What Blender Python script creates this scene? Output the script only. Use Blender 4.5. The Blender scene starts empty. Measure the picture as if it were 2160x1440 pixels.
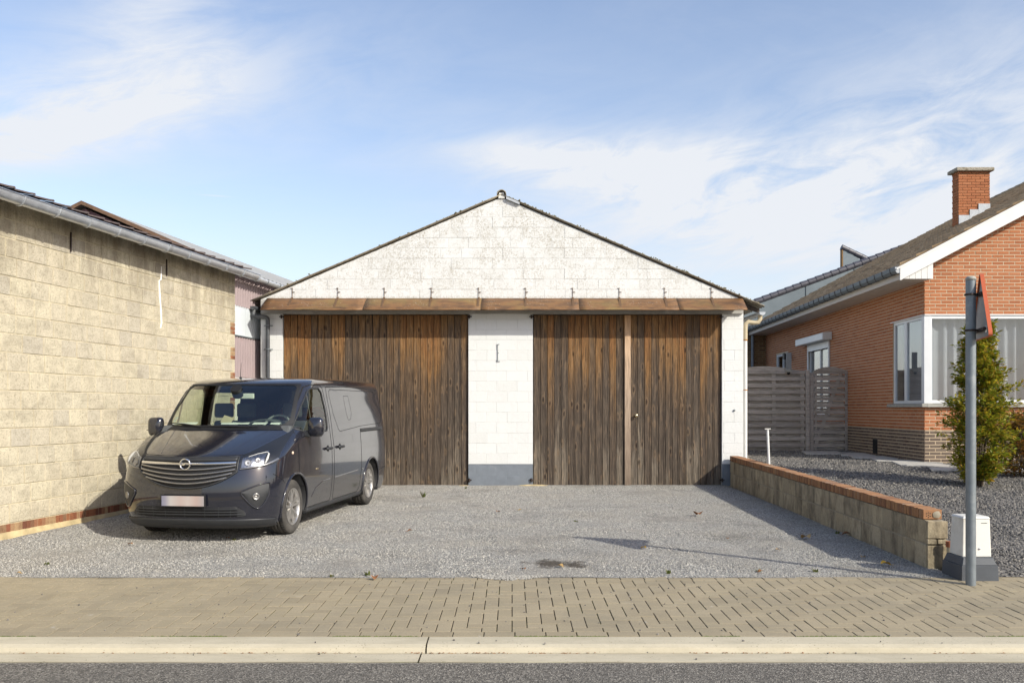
import bpy, bmesh, math, random
from math import radians, sin, cos, pi, sqrt, atan2
from mathutils import Vector, Matrix, noise as mnoise
R = random.Random(7)
scene = bpy.context.scene
COL = scene.collection

# ------------------------------------------------------------------ camera, sky, sun, exposure
F = 1900.0          # focal length in pixels of the 2160 px wide photograph
HZ = 862.0          # horizon row
EYE = 1.5
cam_d = bpy.data.cameras.new("camera")
cam = bpy.data.objects.new("camera", cam_d)
COL.objects.link(cam)
cam.location = (0, 0, EYE)
cam.rotation_euler = (radians(90), 0, 0)
cam_d.sensor_width = 36
cam_d.lens = 36 * F / 2160
cam_d.shift_y = (HZ - 720) / 2160
cam_d.clip_start = 0.1
cam_d.clip_end = 2000
scene.camera = cam

SUN_AZ = atan2(0.77, -0.64)      # clockwise from +Y
SUN_EL = radians(32)
SDIR = Vector((sin(SUN_AZ) * cos(SUN_EL), cos(SUN_AZ) * cos(SUN_EL), sin(SUN_EL)))
sun_d = bpy.data.lights.new("sun", 'SUN')
sun_d.energy = 4.5
sun_d.angle = radians(0.55)
sun_d.color = (1.0, 0.962, 0.85)
sun = bpy.data.objects.new("sun", sun_d)
COL.objects.link(sun)
sun.location = (20, -16, 20)
sun.rotation_euler = SDIR.to_track_quat('Z', 'Y').to_euler()

world = bpy.data.worlds.new("World")
scene.world = world
world.use_nodes = True
scene.view_settings.view_transform = 'Standard'
scene.view_settings.look = 'None'
scene.view_settings.gamma = 1
scene.view_settings.use_curve_mapping = False
scene.view_settings.exposure = 0.12
scene.cycles.max_bounces = 8
scene.cycles.transparent_max_bounces = 12
scene.cycles.use_denoising = True
scene.cycles.use_adaptive_sampling = True
scene.cycles.adaptive_threshold = 0.015


# ------------------------------------------------------------------ node helpers
class T:
    def __init__(self, tree):
        self.t = tree
        self.L = tree.links

    def n(self, kind, **kw):
        nd = self.t.nodes.new(kind)
        for k, v in kw.items():
            setattr(nd, k, v)
        return nd

    def put(self, sock, v):
        if v is None:
            return
        if isinstance(v, bpy.types.NodeSocket):
            self.L.new(v, sock)
        else:
            if isinstance(v, (tuple, list)) and len(v) == 3 and sock.type == 'RGBA':
                v = (*v, 1)
            sock.default_value = v

    def math(self, op, a, b=None, c=None, clamp=False):
        nd = self.n('ShaderNodeMath', operation=op, use_clamp=clamp)
        self.put(nd.inputs[0], a)
        self.put(nd.inputs[1], b)
        self.put(nd.inputs[2], c)
        return nd.outputs[0]

    def vmath(self, op, a, b=None):
        nd = self.n('ShaderNodeVectorMath', operation=op)
        self.put(nd.inputs[0], a)
        self.put(nd.inputs[1], b)
        return nd.outputs[0]

    def noise(self, vec, scale=5, detail=4, rough=0.55, dist=0.0):
        nd = self.n('ShaderNodeTexNoise')
        self.put(nd.inputs['Vector'], vec)
        nd.inputs['Scale'].default_value = scale
        nd.inputs['Detail'].default_value = detail
        nd.inputs['Roughness'].default_value = rough
        nd.inputs['Distortion'].default_value = dist
        return nd.outputs['Fac']

    def vor(self, vec, scale=5, feature='F1', out='Distance'):
        nd = self.n('ShaderNodeTexVoronoi', feature=feature)
        self.put(nd.inputs['Vector'], vec)
        nd.inputs['Scale'].default_value = scale
        return nd.outputs[out]

    def ramp(self, fac, stops, interp='LINEAR'):
        nd = self.n('ShaderNodeValToRGB')
        nd.color_ramp.interpolation = interp
        el = nd.color_ramp.elements
        while len(el) < len(stops):
            el.new(0.5)
        for e, (p, c) in zip(el, stops):
            e.position = p
            if not isinstance(c, (tuple, list)):
                c = (c, c, c)
            e.color = (*c, 1)
        self.put(nd.inputs[0], fac)
        return nd.outputs[0]

    def mix(self, fac, a, b, mode='MIX'):
        nd = self.n('ShaderNodeMix', data_type='RGBA', blend_type=mode)
        nd.clamp_factor = True
        self.put(nd.inputs[0], fac)
        self.put(nd.inputs[6], a)
        self.put(nd.inputs[7], b)
        return nd.outputs[2]

    def sep(self, v):
        nd = self.n('ShaderNodeSeparateXYZ')
        self.put(nd.inputs[0], v)
        return nd.outputs

    def comb(self, x, y, z):
        nd = self.n('ShaderNodeCombineXYZ')
        for i, v in enumerate((x, y, z)):
            self.put(nd.inputs[i], v)
        return nd.outputs[0]

    def bump(self, h, strength=0.3, dist=0.01, normal=None):
        nd = self.n('ShaderNodeBump')
        nd.inputs['Strength'].default_value = strength
        nd.inputs['Distance'].default_value = dist
        self.put(nd.inputs['Height'], h)
        self.put(nd.inputs['Normal'], normal)
        return nd.outputs[0]

    def pos(self):
        return self.n('ShaderNodeNewGeometry').outputs['Position']

    def obj(self):
        return self.n('ShaderNodeTexCoord').outputs['Object']

    def rand(self):
        return self.n('ShaderNodeObjectInfo').outputs['Random']

    def island(self):
        return self.n('ShaderNodeNewGeometry').outputs['Random Per Island']

    def scalev(self, v, s):
        nd = self.n('ShaderNodeMapping')
        self.put(nd.inputs[0], v)
        nd.inputs['Scale'].default_value = s
        return nd.outputs[0]

    def offs(self, v, r, amt=37.0):
        # shift texture space by a random number so that pieces differ
        return self.vmath('ADD', v, self.comb(self.math('MULTIPLY', r, amt), self.math('MULTIPLY', r, amt * 0.7), self.math('MULTIPLY', r, amt * 1.3)))


def mat(name, base=(0.5, 0.5, 0.5), rough=0.8, metal=0.0, spec=0.5):
    m = bpy.data.materials.new(name)
    m.use_nodes = True
    t = T(m.node_tree)
    b = m.node_tree.nodes['Principled BSDF']
    b.inputs['Base Color'].default_value = (*base, 1)
    b.inputs['Roughness'].default_value = rough
    b.inputs['Metallic'].default_value = metal
    b.inputs['Specular IOR Level'].default_value = spec
    return m, t, b


M = {}


def simple(name, base, rough=0.6, metal=0.0, var=0.12, scale=6.0, bstr=0.0, bscale=60, dirt=None, dscale=3.0, dthr=(0.5, 0.75)):
    """a plain surface with uneven colour, optional dirt and fine relief"""
    m, t, b = mat(name, base, rough, metal)
    p = t.offs(t.pos(), t.rand(), 11.0)
    f = t.noise(p, scale, 5, 0.6)
    lo = tuple(c * (1 - var) for c in base)
    hi = tuple(min(1, c * (1 + var)) for c in base)
    c = t.ramp(f, [(0.3, lo), (0.7, hi)])
    if dirt:
        d = t.noise(p, dscale, 6, 0.65)
        c = t.mix(t.ramp(d, [(dthr[0], 0), (dthr[1], 1)]), c, dirt)
    t.put(b.inputs['Base Color'], c)
    t.put(b.inputs['Roughness'], t.ramp(f, [(0.2, max(0.02, rough - 0.08)), (0.8, min(1, rough + 0.08))]))
    if bstr:
        t.put(b.inputs['Normal'], t.bump(t.noise(p, bscale, 4, 0.6), bstr, 0.004))
    M[name] = m
    return m


# ------------------------------------------------------------------ materials
def make_materials():
    # white painted blocks
    m, t, b = mat('white_paint', rough=0.75)
    p = t.pos()
    z = t.sep(p)[2]
    gable = t.ramp(t.math('MULTIPLY', t.math('SUBTRACT', z, 3.3), 0.5), [(0.0, 0.0), (0.35, 0.75), (1, 1)])
    n1 = t.noise(p, 2.2, 8, 0.75)
    n2 = t.noise(t.vmath('ADD', p, (7, 3, 1)), 38, 6, 0.75)
    n3 = t.noise(t.scalev(p, (1, 1, 0.35)), 9, 6, 0.72)
    spot = t.math('MULTIPLY', t.ramp(n2, [(0.47, 0), (0.62, 1)]), t.ramp(n1, [(0.36, 0), (0.52, 1)]))
    veil = t.math('MULTIPLY', t.ramp(n3, [(0.44, 0), (0.74, 0.5)]), t.ramp(n1, [(0.36, 0), (0.58, 1)]))
    dirt = t.math('MULTIPLY', t.math('ADD', spot, veil, clamp=True), t.math('ADD', t.math('MULTIPLY', gable, 0.82), 0.08))
    # grime band right above the canopy
    band = t.math('MULTIPLY', t.ramp(t.math('MULTIPLY', t.math('SUBTRACT', z, 3.64), 4.0), [(0.0, 0), (0.02, 1), (0.25, 0.25), (0.7, 0)]), t.ramp(n2, [(0.40, 0), (0.6, 1)]))
    dirt = t.math('MAXIMUM', dirt, t.math('MULTIPLY', band, 0.8))
    tint = t.ramp(t.rand(), [(0, (0.69, 0.69, 0.67)), (0.5, (0.71, 0.71, 0.69)), (1, (0.67, 0.67, 0.645))])
    t.put(b.inputs['Base Color'], t.mix(dirt, tint, (0.36, 0.325, 0.255)))
    h = t.math('ADD', t.math('MULTIPLY', t.noise(p, 14, 6, 0.7), 0.8), t.math('MULTIPLY', t.noise(p, 70, 3, 0.6), 0.2))
    t.put(b.inputs['Normal'], t.bump(h, 0.55, 0.012))
    M['white_paint'] = m

    m, t, b = mat('white_joint', rough=0.85)
    p = t.pos()
    n2 = t.noise(p, 9, 6, 0.75)
    z = t.sep(p)[2]
    hi = t.ramp(t.math('MULTIPLY', t.math('SUBTRACT', z, 3.3), 0.5), [(0, 0.25), (0.4, 1)])
    t.put(b.inputs['Base Color'], t.mix(t.math('MULTIPLY', t.ramp(n2, [(0.45, 0), (0.7, 1)]), hi), (0.60, 0.60, 0.575), (0.26, 0.225, 0.17)))
    M['white_joint'] = m

    simple('plinth_paint', (0.17, 0.19, 0.215), 0.6, var=0.12, bstr=0.3, bscale=30, dirt=(0.3, 0.29, 0.26), dthr=(0.62, 0.85))

    # tan concrete blocks
    m, t, b = mat('tan_block', rough=0.95, spec=0.2)
    r = t.rand()
    p = t.offs(t.pos(), r)
    base = t.ramp(r, [(0, (0.58, 0.515, 0.38)), (0.3, (0.61, 0.545, 0.40)), (0.5, (0.56, 0.50, 0.38)), (0.7, (0.60, 0.53, 0.39)), (0.88, (0.51, 0.46, 0.365)), (1, (0.62, 0.555, 0.40))])
    n1 = t.noise(p, 7, 6, 0.7)
    n2 = t.noise(p, 45, 5, 0.7)
    c = t.mix(t.ramp(n1, [(0.42, 0), (0.72, 0.5)]), base, (0.33, 0.285, 0.21))
    c = t.mix(t.ramp(n2, [(0.32, 0.6), (0.5, 0)]), c, (0.20, 0.165, 0.115))
    wp = t.pos()
    sm_ = t.noise(t.scalev(t.vmath('ADD', wp, (3, 8, 2)), (1.6, 1.6, 3.2)), 1.5, 6, 0.68)
    c = t.mix(t.ramp(sm_, [(0.50, 0), (0.66, 0.36)]), c, (0.23, 0.20, 0.15))
    # damp streaks below the eaves and grime with a shape of its own
    z = t.sep(wp)[2]
    st = t.noise(t.scalev(wp, (2.2, 2.2, 0.5)), 1.6, 5, 0.65)
    top = t.ramp(t.math('SUBTRACT', z, 2.75), [(0.0, 0), (0.65, 1)])
    c = t.mix(t.math('MULTIPLY', t.ramp(st, [(0.40, 0), (0.60, 0.6)]), t.math('ADD', t.math('MULTIPLY', top, 0.8), 0.10)), c, (0.17, 0.14, 0.10))
    t.put(b.inputs['Base Color'], c)
    t.put(b.inputs['Normal'], t.bump(t.math('ADD', n1, t.math('MULTIPLY', n2, 0.9)), 0.7, 0.018))
    M['tan_block'] = m
    simple('tan_mortar', (0.50, 0.435, 0.30), 0.95, var=0.2, scale=9, bstr=0.5, bscale=50)
    simple('old_mortar', (0.47, 0.37, 0.20), 0.95, var=0.3, scale=6, bstr=0.7, bscale=30, dirt=(0.30, 0.25, 0.17), dthr=(0.55, 0.7))

    def brick(name, cols, rough=0.85):
        m, t, b = mat(name, rough=rough, spec=0.25)
        r = t.math('FRACT', t.math('ADD', t.rand(), t.island()))
        p = t.offs(t.pos(), r)
        k = len(cols) - 1
        c = t.ramp(r, [(i / k, cc) for i, cc in enumerate(cols)])
        n1 = t.noise(p, 25, 5, 0.7)
        c = t.mix(t.ramp(n1, [(0.45, 0), (0.75, 0.5)]), c, tuple(v * 0.6 for v in cols[0]))
        t.put(b.inputs['Base Color'], c)
        t.put(b.inputs['Normal'], t.bump(n1, 0.4, 0.005))
        M[name] = m
    brick('red_brick', [(0.40, 0.145, 0.062), (0.45, 0.175, 0.078), (0.35, 0.125, 0.055), (0.46, 0.19, 0.09), (0.41, 0.15, 0.066)])
    brick('brown_brick', [(0.135, 0.10, 0.078), (0.17, 0.13, 0.10), (0.11, 0.08, 0.065), (0.19, 0.15, 0.115)])
    brick('yellow_brick', [(0.22, 0.13, 0.06), (0.28, 0.17, 0.08), (0.16, 0.09, 0.05), (0.26, 0.16, 0.08)])
    brick('cap_brick', [(0.30, 0.15, 0.075), (0.38, 0.20, 0.095), (0.21, 0.10, 0.055), (0.36, 0.215, 0.12)])
    brick('old_red_brick', [(0.20, 0.075, 0.04), (0.30, 0.125, 0.06), (0.14, 0.055, 0.035), (0.38, 0.26, 0.14), (0.24, 0.09, 0.05)])
    brick('wall_block', [(0.40, 0.325, 0.21), (0.46, 0.38, 0.25), (0.35, 0.29, 0.195), (0.48, 0.40, 0.27)])
    # extra stains on the low wall blocks
    m = M['wall_block']
    t = T(m.node_tree)
    b = m.node_tree.nodes['Principled BSDF']
    prev = b.inputs['Base Color'].links[0].from_socket
    s = t.noise(t.scalev(t.pos(), (1, 1, 0.45)), 5.5, 6, 0.7)
    c = t.mix(t.ramp(s, [(0.45, 0), (0.66, 0.8)]), prev, (0.11, 0.088, 0.060))
    t.put(b.inputs['Base Color'], c)
    t.put(b.inputs['Normal'], t.bump(t.noise(t.pos(), 40, 5, 0.7), 0.8, 0.01))
    simple('light_mortar', (0.52, 0.41, 0.28), 0.95, var=0.1, scale=12, bstr=0.3)
    simple('yellow_mortar', (0.36, 0.31, 0.20), 0.95, var=0.1, scale=12, bstr=0.3)
    simple('grey_mortar', (0.30, 0.26, 0.19), 0.95, var=0.2, scale=12, bstr=0.5)

    # weathered upright boards: warm stain high up, grey and bleached lower down
    m, t, b = mat('door_wood', rough=0.78, spec=0.3)
    r = t.rand()
    wp = t.pos()
    p = t.offs(wp, r, 23.0)
    grain = t.noise(t.scalev(p, (26, 26, 0.9)), 3.0, 8, 0.68, 0.6)
    fine = t.noise(t.scalev(p, (90, 90, 2.2)), 3.0, 4, 0.6)
    z = t.sep(wp)[2]
    zz = t.math('ADD', z, t.math('MULTIPLY', t.math('SUBTRACT', t.noise(t.scalev(p, (5, 5, 0.6)), 1.5, 5, 0.7), 0.5), 2.6))
    zz = t.math('ADD', zz, t.math('MULTIPLY', t.math('SUBTRACT', r, 0.5), 1.7))
    base = t.ramp(t.math('DIVIDE', zz, 3.6), [(0.0, (0.20, 0.165, 0.125)), (0.08, (0.105, 0.083, 0.063)), (0.46, (0.100, 0.074, 0.054)), (0.67, (0.150, 0.094, 0.052)), (0.84, (0.29, 0.15, 0.052)), (1.0, (0.29, 0.125, 0.036))])
    c = t.mix(t.ramp(grain, [(0.36, 0.9), (0.55, 0)]), base, (0.030, 0.020, 0.013))
    c = t.mix(t.ramp(grain, [(0.54, 0), (0.70, 0.6)]), c, (0.36, 0.25, 0.15))
    c = t.mix(t.ramp(fine, [(0.40, 0.45), (0.55, 0)]), c, (0.04, 0.028, 0.02))
    kn = t.n('ShaderNodeTexVoronoi', feature='F1')
    t.put(kn.inputs['Vector'], t.scalev(t.vmath('ADD', p, t.comb(t.math('MULTIPLY', fine, 0.03), 0.0, t.math('MULTIPLY', grain, 0.10))), (7.5, 0.5, 2.6)))
    kn.inputs['Scale'].default_value = 1.0
    kd = kn.outputs['Distance']
    c = t.mix(t.ramp(kd, [(0.05, 0.9), (0.16, 0)]), c, (0.025, 0.014, 0.009))
    c = t.mix(t.ramp(kd, [(0.14, 0), (0.19, 0.28), (0.30, 0)]), c, (0.30, 0.19, 0.10))
    t.put(b.inputs['Base Color'], c)
    hh = t.math('ADD', grain, t.math('MULTIPLY', t.ramp(kd, [(0.08, 1.0), (0.22, 0)]), 0.6))
    t.put(b.inputs['Normal'], t.bump(hh, 0.8, 0.012))
    M['door_wood'] = m

    m, t, b = mat('lath_wood', rough=0.7)
    wp = t.pos()
    grain = t.noise(t.scalev(wp, (30, 30, 1.2)), 3.0, 6, 0.6)
    z = t.sep(wp)[2]
    base = t.ramp(t.math('DIVIDE', z, 3.6), [(0.0, (0.20, 0.15, 0.105)), (0.45, (0.42, 0.31, 0.22)), (0.75, (0.60, 0.41, 0.26)), (1.0, (0.52, 0.26, 0.09))])
    t.put(b.inputs['Base Color'], t.mix(t.ramp(grain, [(0.35, 0.6), (0.55, 0)]), base, (0.09, 0.055, 0.035)))
    t.put(b.inputs['Normal'], t.bump(grain, 0.4, 0.006))
    M['lath_wood'] = m

    m, t, b = mat('fence_wood', rough=0.85, spec=0.3)
    r = t.rand()
    p = t.offs(t.pos(), r, 13.0)
    g = t.noise(t.scalev(p, (1.3, 9, 26)), 3, 6, 0.65, 0.4)
    base = t.ramp(r, [(0, (0.50, 0.45, 0.40)), (0.5, (0.58, 0.52, 0.46)), (1, (0.43, 0.385, 0.345))])
    c = t.mix(t.ramp(g, [(0.35, 0.7), (0.6, 0)]), base, (0.19, 0.16, 0.135))
    c = t.mix(t.ramp(t.noise(p, 2.5, 4, 0.6), [(0.5, 0), (0.75, 0.4)]), c, (0.17, 0.16, 0.09))
    t.put(b.inputs['Base Color'], c)
    t.put(b.inputs['Normal'], t.bump(g, 0.5, 0.006))
    M['fence_wood'] = m

    # rusty sheet
    m, t, b = mat('rusty_sheet', rough=0.62, metal=0.15)
    r = t.rand()
    p = t.offs(t.pos(), r, 5.0)
    n1 = t.noise(t.scalev(p, (1, 3, 3)), 3.0, 7, 0.7)
    n2 = t.noise(p, 40, 4, 0.7)
    c = t.ramp(n1, [(0.30, (0.065, 0.038, 0.023)), (0.44, (0.145, 0.076, 0.034)), (0.56, (0.23, 0.115, 0.044)), (0.70, (0.14, 0.098, 0.045))])
    c = t.mix(t.ramp(t.noise(p, 1.1, 4, 0.6), [(0.5, 0), (0.68, 0.6)]), c, (0.25, 0.19, 0.06))
    sp = t.vor(p, 26)
    c = t.mix(t.math('MULTIPLY', t.ramp(sp, [(0.10, 1), (0.16, 0)]), t.ramp(t.noise(p, 2.3, 3, 0.6), [(0.52, 0), (0.6, 1)])), c, (0.65, 0.63, 0.58))
    c = t.mix(t.ramp(n2, [(0.3, 0.4), (0.5, 0)]), c, (0.09, 0.05, 0.03))
    t.put(b.inputs['Base Color'], c)
    t.put(b.inputs['Normal'], t.bump(n2, 0.25, 0.004))
    M['rusty_sheet'] = m
    simple('rusty_iron', (0.13, 0.075, 0.04), 0.8, 0.2, var=0.4, scale=30, bstr=0.3)
    simple('dark_iron', (0.05, 0.035, 0.03), 0.7, 0.4, var=0.3, scale=30)

    # mossy fibre cement roofing
    m, t, b = mat('roof_sheet', rough=0.95, spec=0.2)
    p = t.pos()
    n1 = t.noise(p, 5, 7, 0.75)
    n2 = t.noise(p, 40, 5, 0.7)
    c = t.ramp(n1, [(0.3, (0.30, 0.265, 0.21)), (0.5, (0.40, 0.36, 0.29)), (0.62, (0.22, 0.185, 0.125)), (0.75, (0.34, 0.30, 0.23))])
    c = t.mix(t.ramp(n2, [(0.5, 0), (0.68, 0.7)]), c, (0.13, 0.10, 0.055))
    t.put(b.inputs['Base Color'], c)
    t.put(b.inputs['Normal'], t.bump(n2, 0.8, 0.015))
    M['roof_sheet'] = m
    simple('moss_clump', (0.12, 0.105, 0.035), 1.0, var=0.5, scale=30, bstr=0.8)
    simple('green_moss', (0.10, 0.12, 0.015), 1.0, var=0.45, scale=40, bstr=0.8)
    simple('timber_brown', (0.17, 0.10, 0.06), 0.8, var=0.3, scale=10, bstr=0.3)
    simple('dark_timber', (0.06, 0.045, 0.035), 0.85, var=0.3, scale=10)
    simple('zinc', (0.60, 0.63, 0.67), 0.36, 0.7, var=0.14, scale=5, dirt=(0.25, 0.26, 0.26), dthr=(0.6, 0.8))
    simple('bright_zinc', (0.75, 0.77, 0.79), 0.40, 0.6, var=0.12, scale=5)
    simple('zinc_dull', (0.14, 0.16, 0.17), 0.55, 0.35, var=0.15, scale=5)
    simple('lead_flashing', (0.44, 0.46, 0.48), 0.6, 0.2, var=0.15, scale=9)
    simple('dark_tile', (0.115, 0.088, 0.082), 0.55, 0.0, var=0.3, scale=12, bstr=0.3)
    simple('capping_tile', (0.075, 0.072, 0.085), 0.45, var=0.2, scale=8)
    # brown pantiles
    m, t, b = mat('brown_tile', rough=0.85, spec=0.3)
    r = t.math('FRACT', t.math('ADD', t.rand(), t.island()))
    p = t.offs(t.pos(), r)
    c = t.ramp(r, [(0, (0.38, 0.27, 0.165)), (0.5, (0.50, 0.37, 0.235)), (1, (0.29, 0.205, 0.125))])
    n1 = t.noise(p, 16, 6, 0.7)
    c = t.mix(t.ramp(n1, [(0.45, 0), (0.7, 0.7)]), c, (0.17, 0.145, 0.08))
    c = t.mix(t.ramp(t.noise(p, 30, 4, 0.7), [(0.58, 0), (0.7, 0.6)]), c, (0.40, 0.37, 0.30))
    t.put(b.inputs['Base Color'], c)
    t.put(b.inputs['Normal'], t.bump(n1, 0.5, 0.008))
    M['brown_tile'] = m
    simple('pink_sheet', (0.30, 0.232, 0.232), 0.6, 0.0, var=0.08, scale=3, dirt=(0.27, 0.17, 0.16), dthr=(0.55, 0.8))
    simple('maroon_sheet', (0.20, 0.10, 0.10), 0.7, 0.0, var=0.15, scale=3, dirt=(0.08, 0.05, 0.05), dthr=(0.5, 0.8))
    simple('pale_sheet', (0.62, 0.66, 0.68), 0.55, 0.0, var=0.05, scale=2)
    simple('grey_roof_sheet', (0.33, 0.33, 0.32), 0.6, 0.1, var=0.15, scale=4)
    simple('grey_cladding', (0.17, 0.20, 0.215), 0.45, 0.1, var=0.1, scale=1.5)
    simple('white_render', (0.72, 0.70, 0.65), 0.85, var=0.1, scale=6, bstr=0.4, bscale=25, dirt=(0.45, 0.42, 0.36))
    simple('lintel_render', (0.42, 0.41, 0.38), 0.85, var=0.12, scale=6, bstr=0.4, bscale=25, dirt=(0.28, 0.26, 0.22))
    simple('pvc_white', (0.68, 0.69, 0.69), 0.35, var=0.03)
    simple('painted_white', (0.70, 0.69, 0.66), 0.5, var=0.05, scale=3)
    simple('soffit_paint', (0.55, 0.50, 0.44), 0.6, var=0.06, scale=3)
    simple('pvc_grey', (0.05, 0.055, 0.062), 0.5, var=0.1, dirt=(0.16, 0.16, 0.15), dthr=(0.5, 0.8))
    simple('pvc_beige', (0.50, 0.42, 0.28), 0.5, var=0.12, scale=8)
    simple('orange_rust', (0.42, 0.17, 0.03), 0.8, var=0.3, scale=20)
    simple('stone_sill', (0.33, 0.32, 0.28), 0.8, var=0.15, scale=12, bstr=0.4)
    simple('cabinet_plastic', (0.68, 0.66, 0.60), 0.5, var=0.06, scale=4, dirt=(0.50, 0.47, 0.40), dthr=(0.52, 0.8), dscale=5)
    simple('cabinet_base', (0.065, 0.072, 0.082), 0.6, var=0.15, scale=8, bstr=0.2, dirt=(0.13, 0.13, 0.13), dthr=(0.55, 0.8))
    simple('galvanised', (0.20, 0.225, 0.24), 0.5, 0.35, var=0.1, scale=12, dirt=(0.32, 0.34, 0.34), dthr=(0.55, 0.8), dscale=8)
    simple('sign_back', (0.26, 0.26, 0.26), 0.45, 0.5, var=0.1)
    simple('sign_red', (0.50, 0.115, 0.045), 0.4, var=0.06)
    simple('sign_white', (0.8, 0.8, 0.78), 0.4, var=0.03)
    simple('pot_clay', (0.30, 0.10, 0.045), 0.8, var=0.15, scale=20)
    simple('terracotta', (0.40, 0.16, 0.08), 0.8, var=0.15, scale=20)
    simple('black_plastic', (0.012, 0.012, 0.013), 0.55, var=0.15)
    simple('lamp_grey', (0.22, 0.23, 0.23), 0.6, var=0.1)
    simple('brass', (0.55, 0.45, 0.28), 0.35, 0.9, var=0.1)
    simple('steel', (0.60, 0.60, 0.60), 0.28, 1.0, var=0.1)
    simple('slab_stone', (0.42, 0.40, 0.36), 0.9, var=0.15, scale=8, bstr=0.4)
    simple('curtain', (0.37, 0.38, 0.40), 0.95, var=0.05, scale=3)
    simple('room_dark', (0.16, 0.155, 0.15), 0.95, var=0.1)
    simple('bark', (0.10, 0.075, 0.05), 0.95, var=0.3, scale=30, bstr=0.6)
    simple('crack_filler', (0.80, 0.79, 0.75), 0.8, var=0.04)
    simple('soil', (0.10, 0.085, 0.06), 1.0, var=0.3, scale=3)
    simple('vent_black', (0.02, 0.02, 0.02), 0.7, var=0.1)

    # paving
    m, t, b = mat('paver', rough=0.92, spec=0.25)
    r = t.math('FRACT', t.math('ADD', t.rand(), t.island()))
    wp = t.pos()
    p = t.offs(wp, r, 9.0)
    c = t.ramp(r, [(0, (0.33, 0.275, 0.18)), (0.5, (0.36, 0.30, 0.20)), (1, (0.305, 0.253, 0.166))])
    n1 = t.noise(p, 90, 5, 0.7)
    big = t.noise(wp, 1.7, 5, 0.6)
    c = t.mix(t.ramp(n1, [(0.3, 0.45), (0.52, 0)]), c, (0.15, 0.13, 0.10))
    c = t.mix(t.ramp(n1, [(0.55, 0), (0.8, 0.4)]), c, (0.42, 0.38, 0.31))
    c = t.mix(t.ramp(big, [(0.4, 0), (0.7, 0.35)]), c, (0.17, 0.155, 0.12))
    w2 = t.noise(t.vmath('ADD', wp, (3.1, 9.2, 0)), 5.5, 5, 0.7)
    c = t.mix(t.ramp(w2, [(0.66, 0), (0.74, 0.55)]), c, (0.48, 0.45, 0.40))
    t.put(b.inputs['Base Color'], c)
    t.put(b.inputs['Normal'], t.bump(n1, 0.35, 0.003))
    M['paver'] = m
    # joint sand with moss
    m, t, b = mat('joint_sand', rough=1.0, spec=0.1)
    p = t.pos()
    g = t.noise(p, 1.6, 5, 0.65)
    c = t.mix(t.ramp(g, [(0.5, 0), (0.6, 0.9)]), (0.045, 0.037, 0.025), (0.06, 0.075, 0.015))
    t.put(b.inputs['Base Color'], t.mix(t.ramp(t.noise(p, 60, 4, 0.7), [(0.3, 0.5), (0.6, 0)]), c, (0.05, 0.042, 0.03)))
    M['joint_sand'] = m
    # kerb concrete
    m, t, b = mat('kerb_concrete', rough=0.9, spec=0.25)
    p = t.pos()
    n1 = t.noise(p, 60, 5, 0.7)
    n2 = t.noise(t.scalev(p, (0.35, 1, 1)), 6, 6, 0.7)
    c = t.mix(t.ramp(n2, [(0.4, 0), (0.75, 0.7)]), (0.50, 0.445, 0.33), (0.34, 0.30, 0.215))
    pit = t.vor(p, 45)
    c = t.mix(t.math('MULTIPLY', t.ramp(pit, [(0.16, 1), (0.24, 0)]), t.ramp(t.noise(p, 8, 4, 0.7), [(0.5, 0), (0.6, 0.8)])), c, (0.20, 0.17, 0.12))
    c = t.mix(t.ramp(n1, [(0.3, 0.3), (0.5, 0)]), c, (0.36, 0.31, 0.22))
    t.put(b.inputs['Base Color'], c)
    t.put(b.inputs['Normal'], t.bump(n1, 0.4, 0.004))
    M['kerb_concrete'] = m
    # asphalt
    m, t, b = mat('asphalt', rough=0.9, spec=0.3)
    p = t.pos()
    v = t.vor(p, 110, out='Color')
    vs = t.n('ShaderNodeSeparateColor')
    t.put(vs.inputs[0], v)
    c = t.ramp(vs.outputs[0], [(0, (0.06, 0.054, 0.046)), (0.45, (0.13, 0.118, 0.10)), (0.8, (0.21, 0.19, 0.16)), (1, (0.36, 0.33, 0.28))])
    c = t.mix(t.ramp(t.noise(p, 2.0, 5, 0.6), [(0.4, 0), (0.7, 0.3)]), c, (0.10, 0.092, 0.083))
    t.put(b.inputs['Base Color'], c)
    t.put(b.inputs['Normal'], t.bump(t.vor(p, 110), 0.8, 0.006))
    M['asphalt'] = m

    # gravel sheets: crushed stone colour by cell, dark oily patch and dusty wheel tracks
    def gravel(name, cols, scale, stones=False, dusty=None, stain=True):
        m, t, b = mat(name, rough=0.9, spec=0.25)
        p = t.pos()
        if stones:
            fac = t.math('FRACT', t.math('ADD', t.rand(), t.island()))
        else:
            v = t.vor(p, scale, out='Color')
            vs = t.n('ShaderNodeSeparateColor')
            t.put(vs.inputs[0], v)
            fac = vs.outputs[0]
        k = len(cols) - 1
        c = t.ramp(fac, [(i / k, cc) for i, cc in enumerate(cols)])
        if dusty:
            big = t.noise(p, 0.9, 6, 0.62)
            c = t.mix(t.ramp(big, [(0.42, 0.0), (0.66, 0.6)]), c, dusty)
            dk = t.noise(t.vmath('ADD', p, (31, 7, 0)), 0.75, 7, 0.68)
            c = t.mix(t.ramp(dk, [(0.52, 0.0), (0.70, 0.42)]), c, (0.13, 0.118, 0.10))
        if stain:
            s = t.sep(p)
            dx = t.math('DIVIDE', t.math('SUBTRACT', s[0], 0.46), 0.34)
            dy = t.math('DIVIDE', t.math('SUBTRACT', s[1], 9.05), 0.26)
            d = t.math('ADD', t.math('MULTIPLY', dx, dx), t.math('MULTIPLY', dy, dy))
            d = t.math('ADD', d, t.math('MULTIPLY', t.math('SUBTRACT', t.noise(p, 7, 5, 0.7), 0.5), 4.5))
            c = t.mix(t.ramp(d, [(0.1, 0.85), (1.0, 0)]), c, (0.055, 0.042, 0.03))
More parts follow.
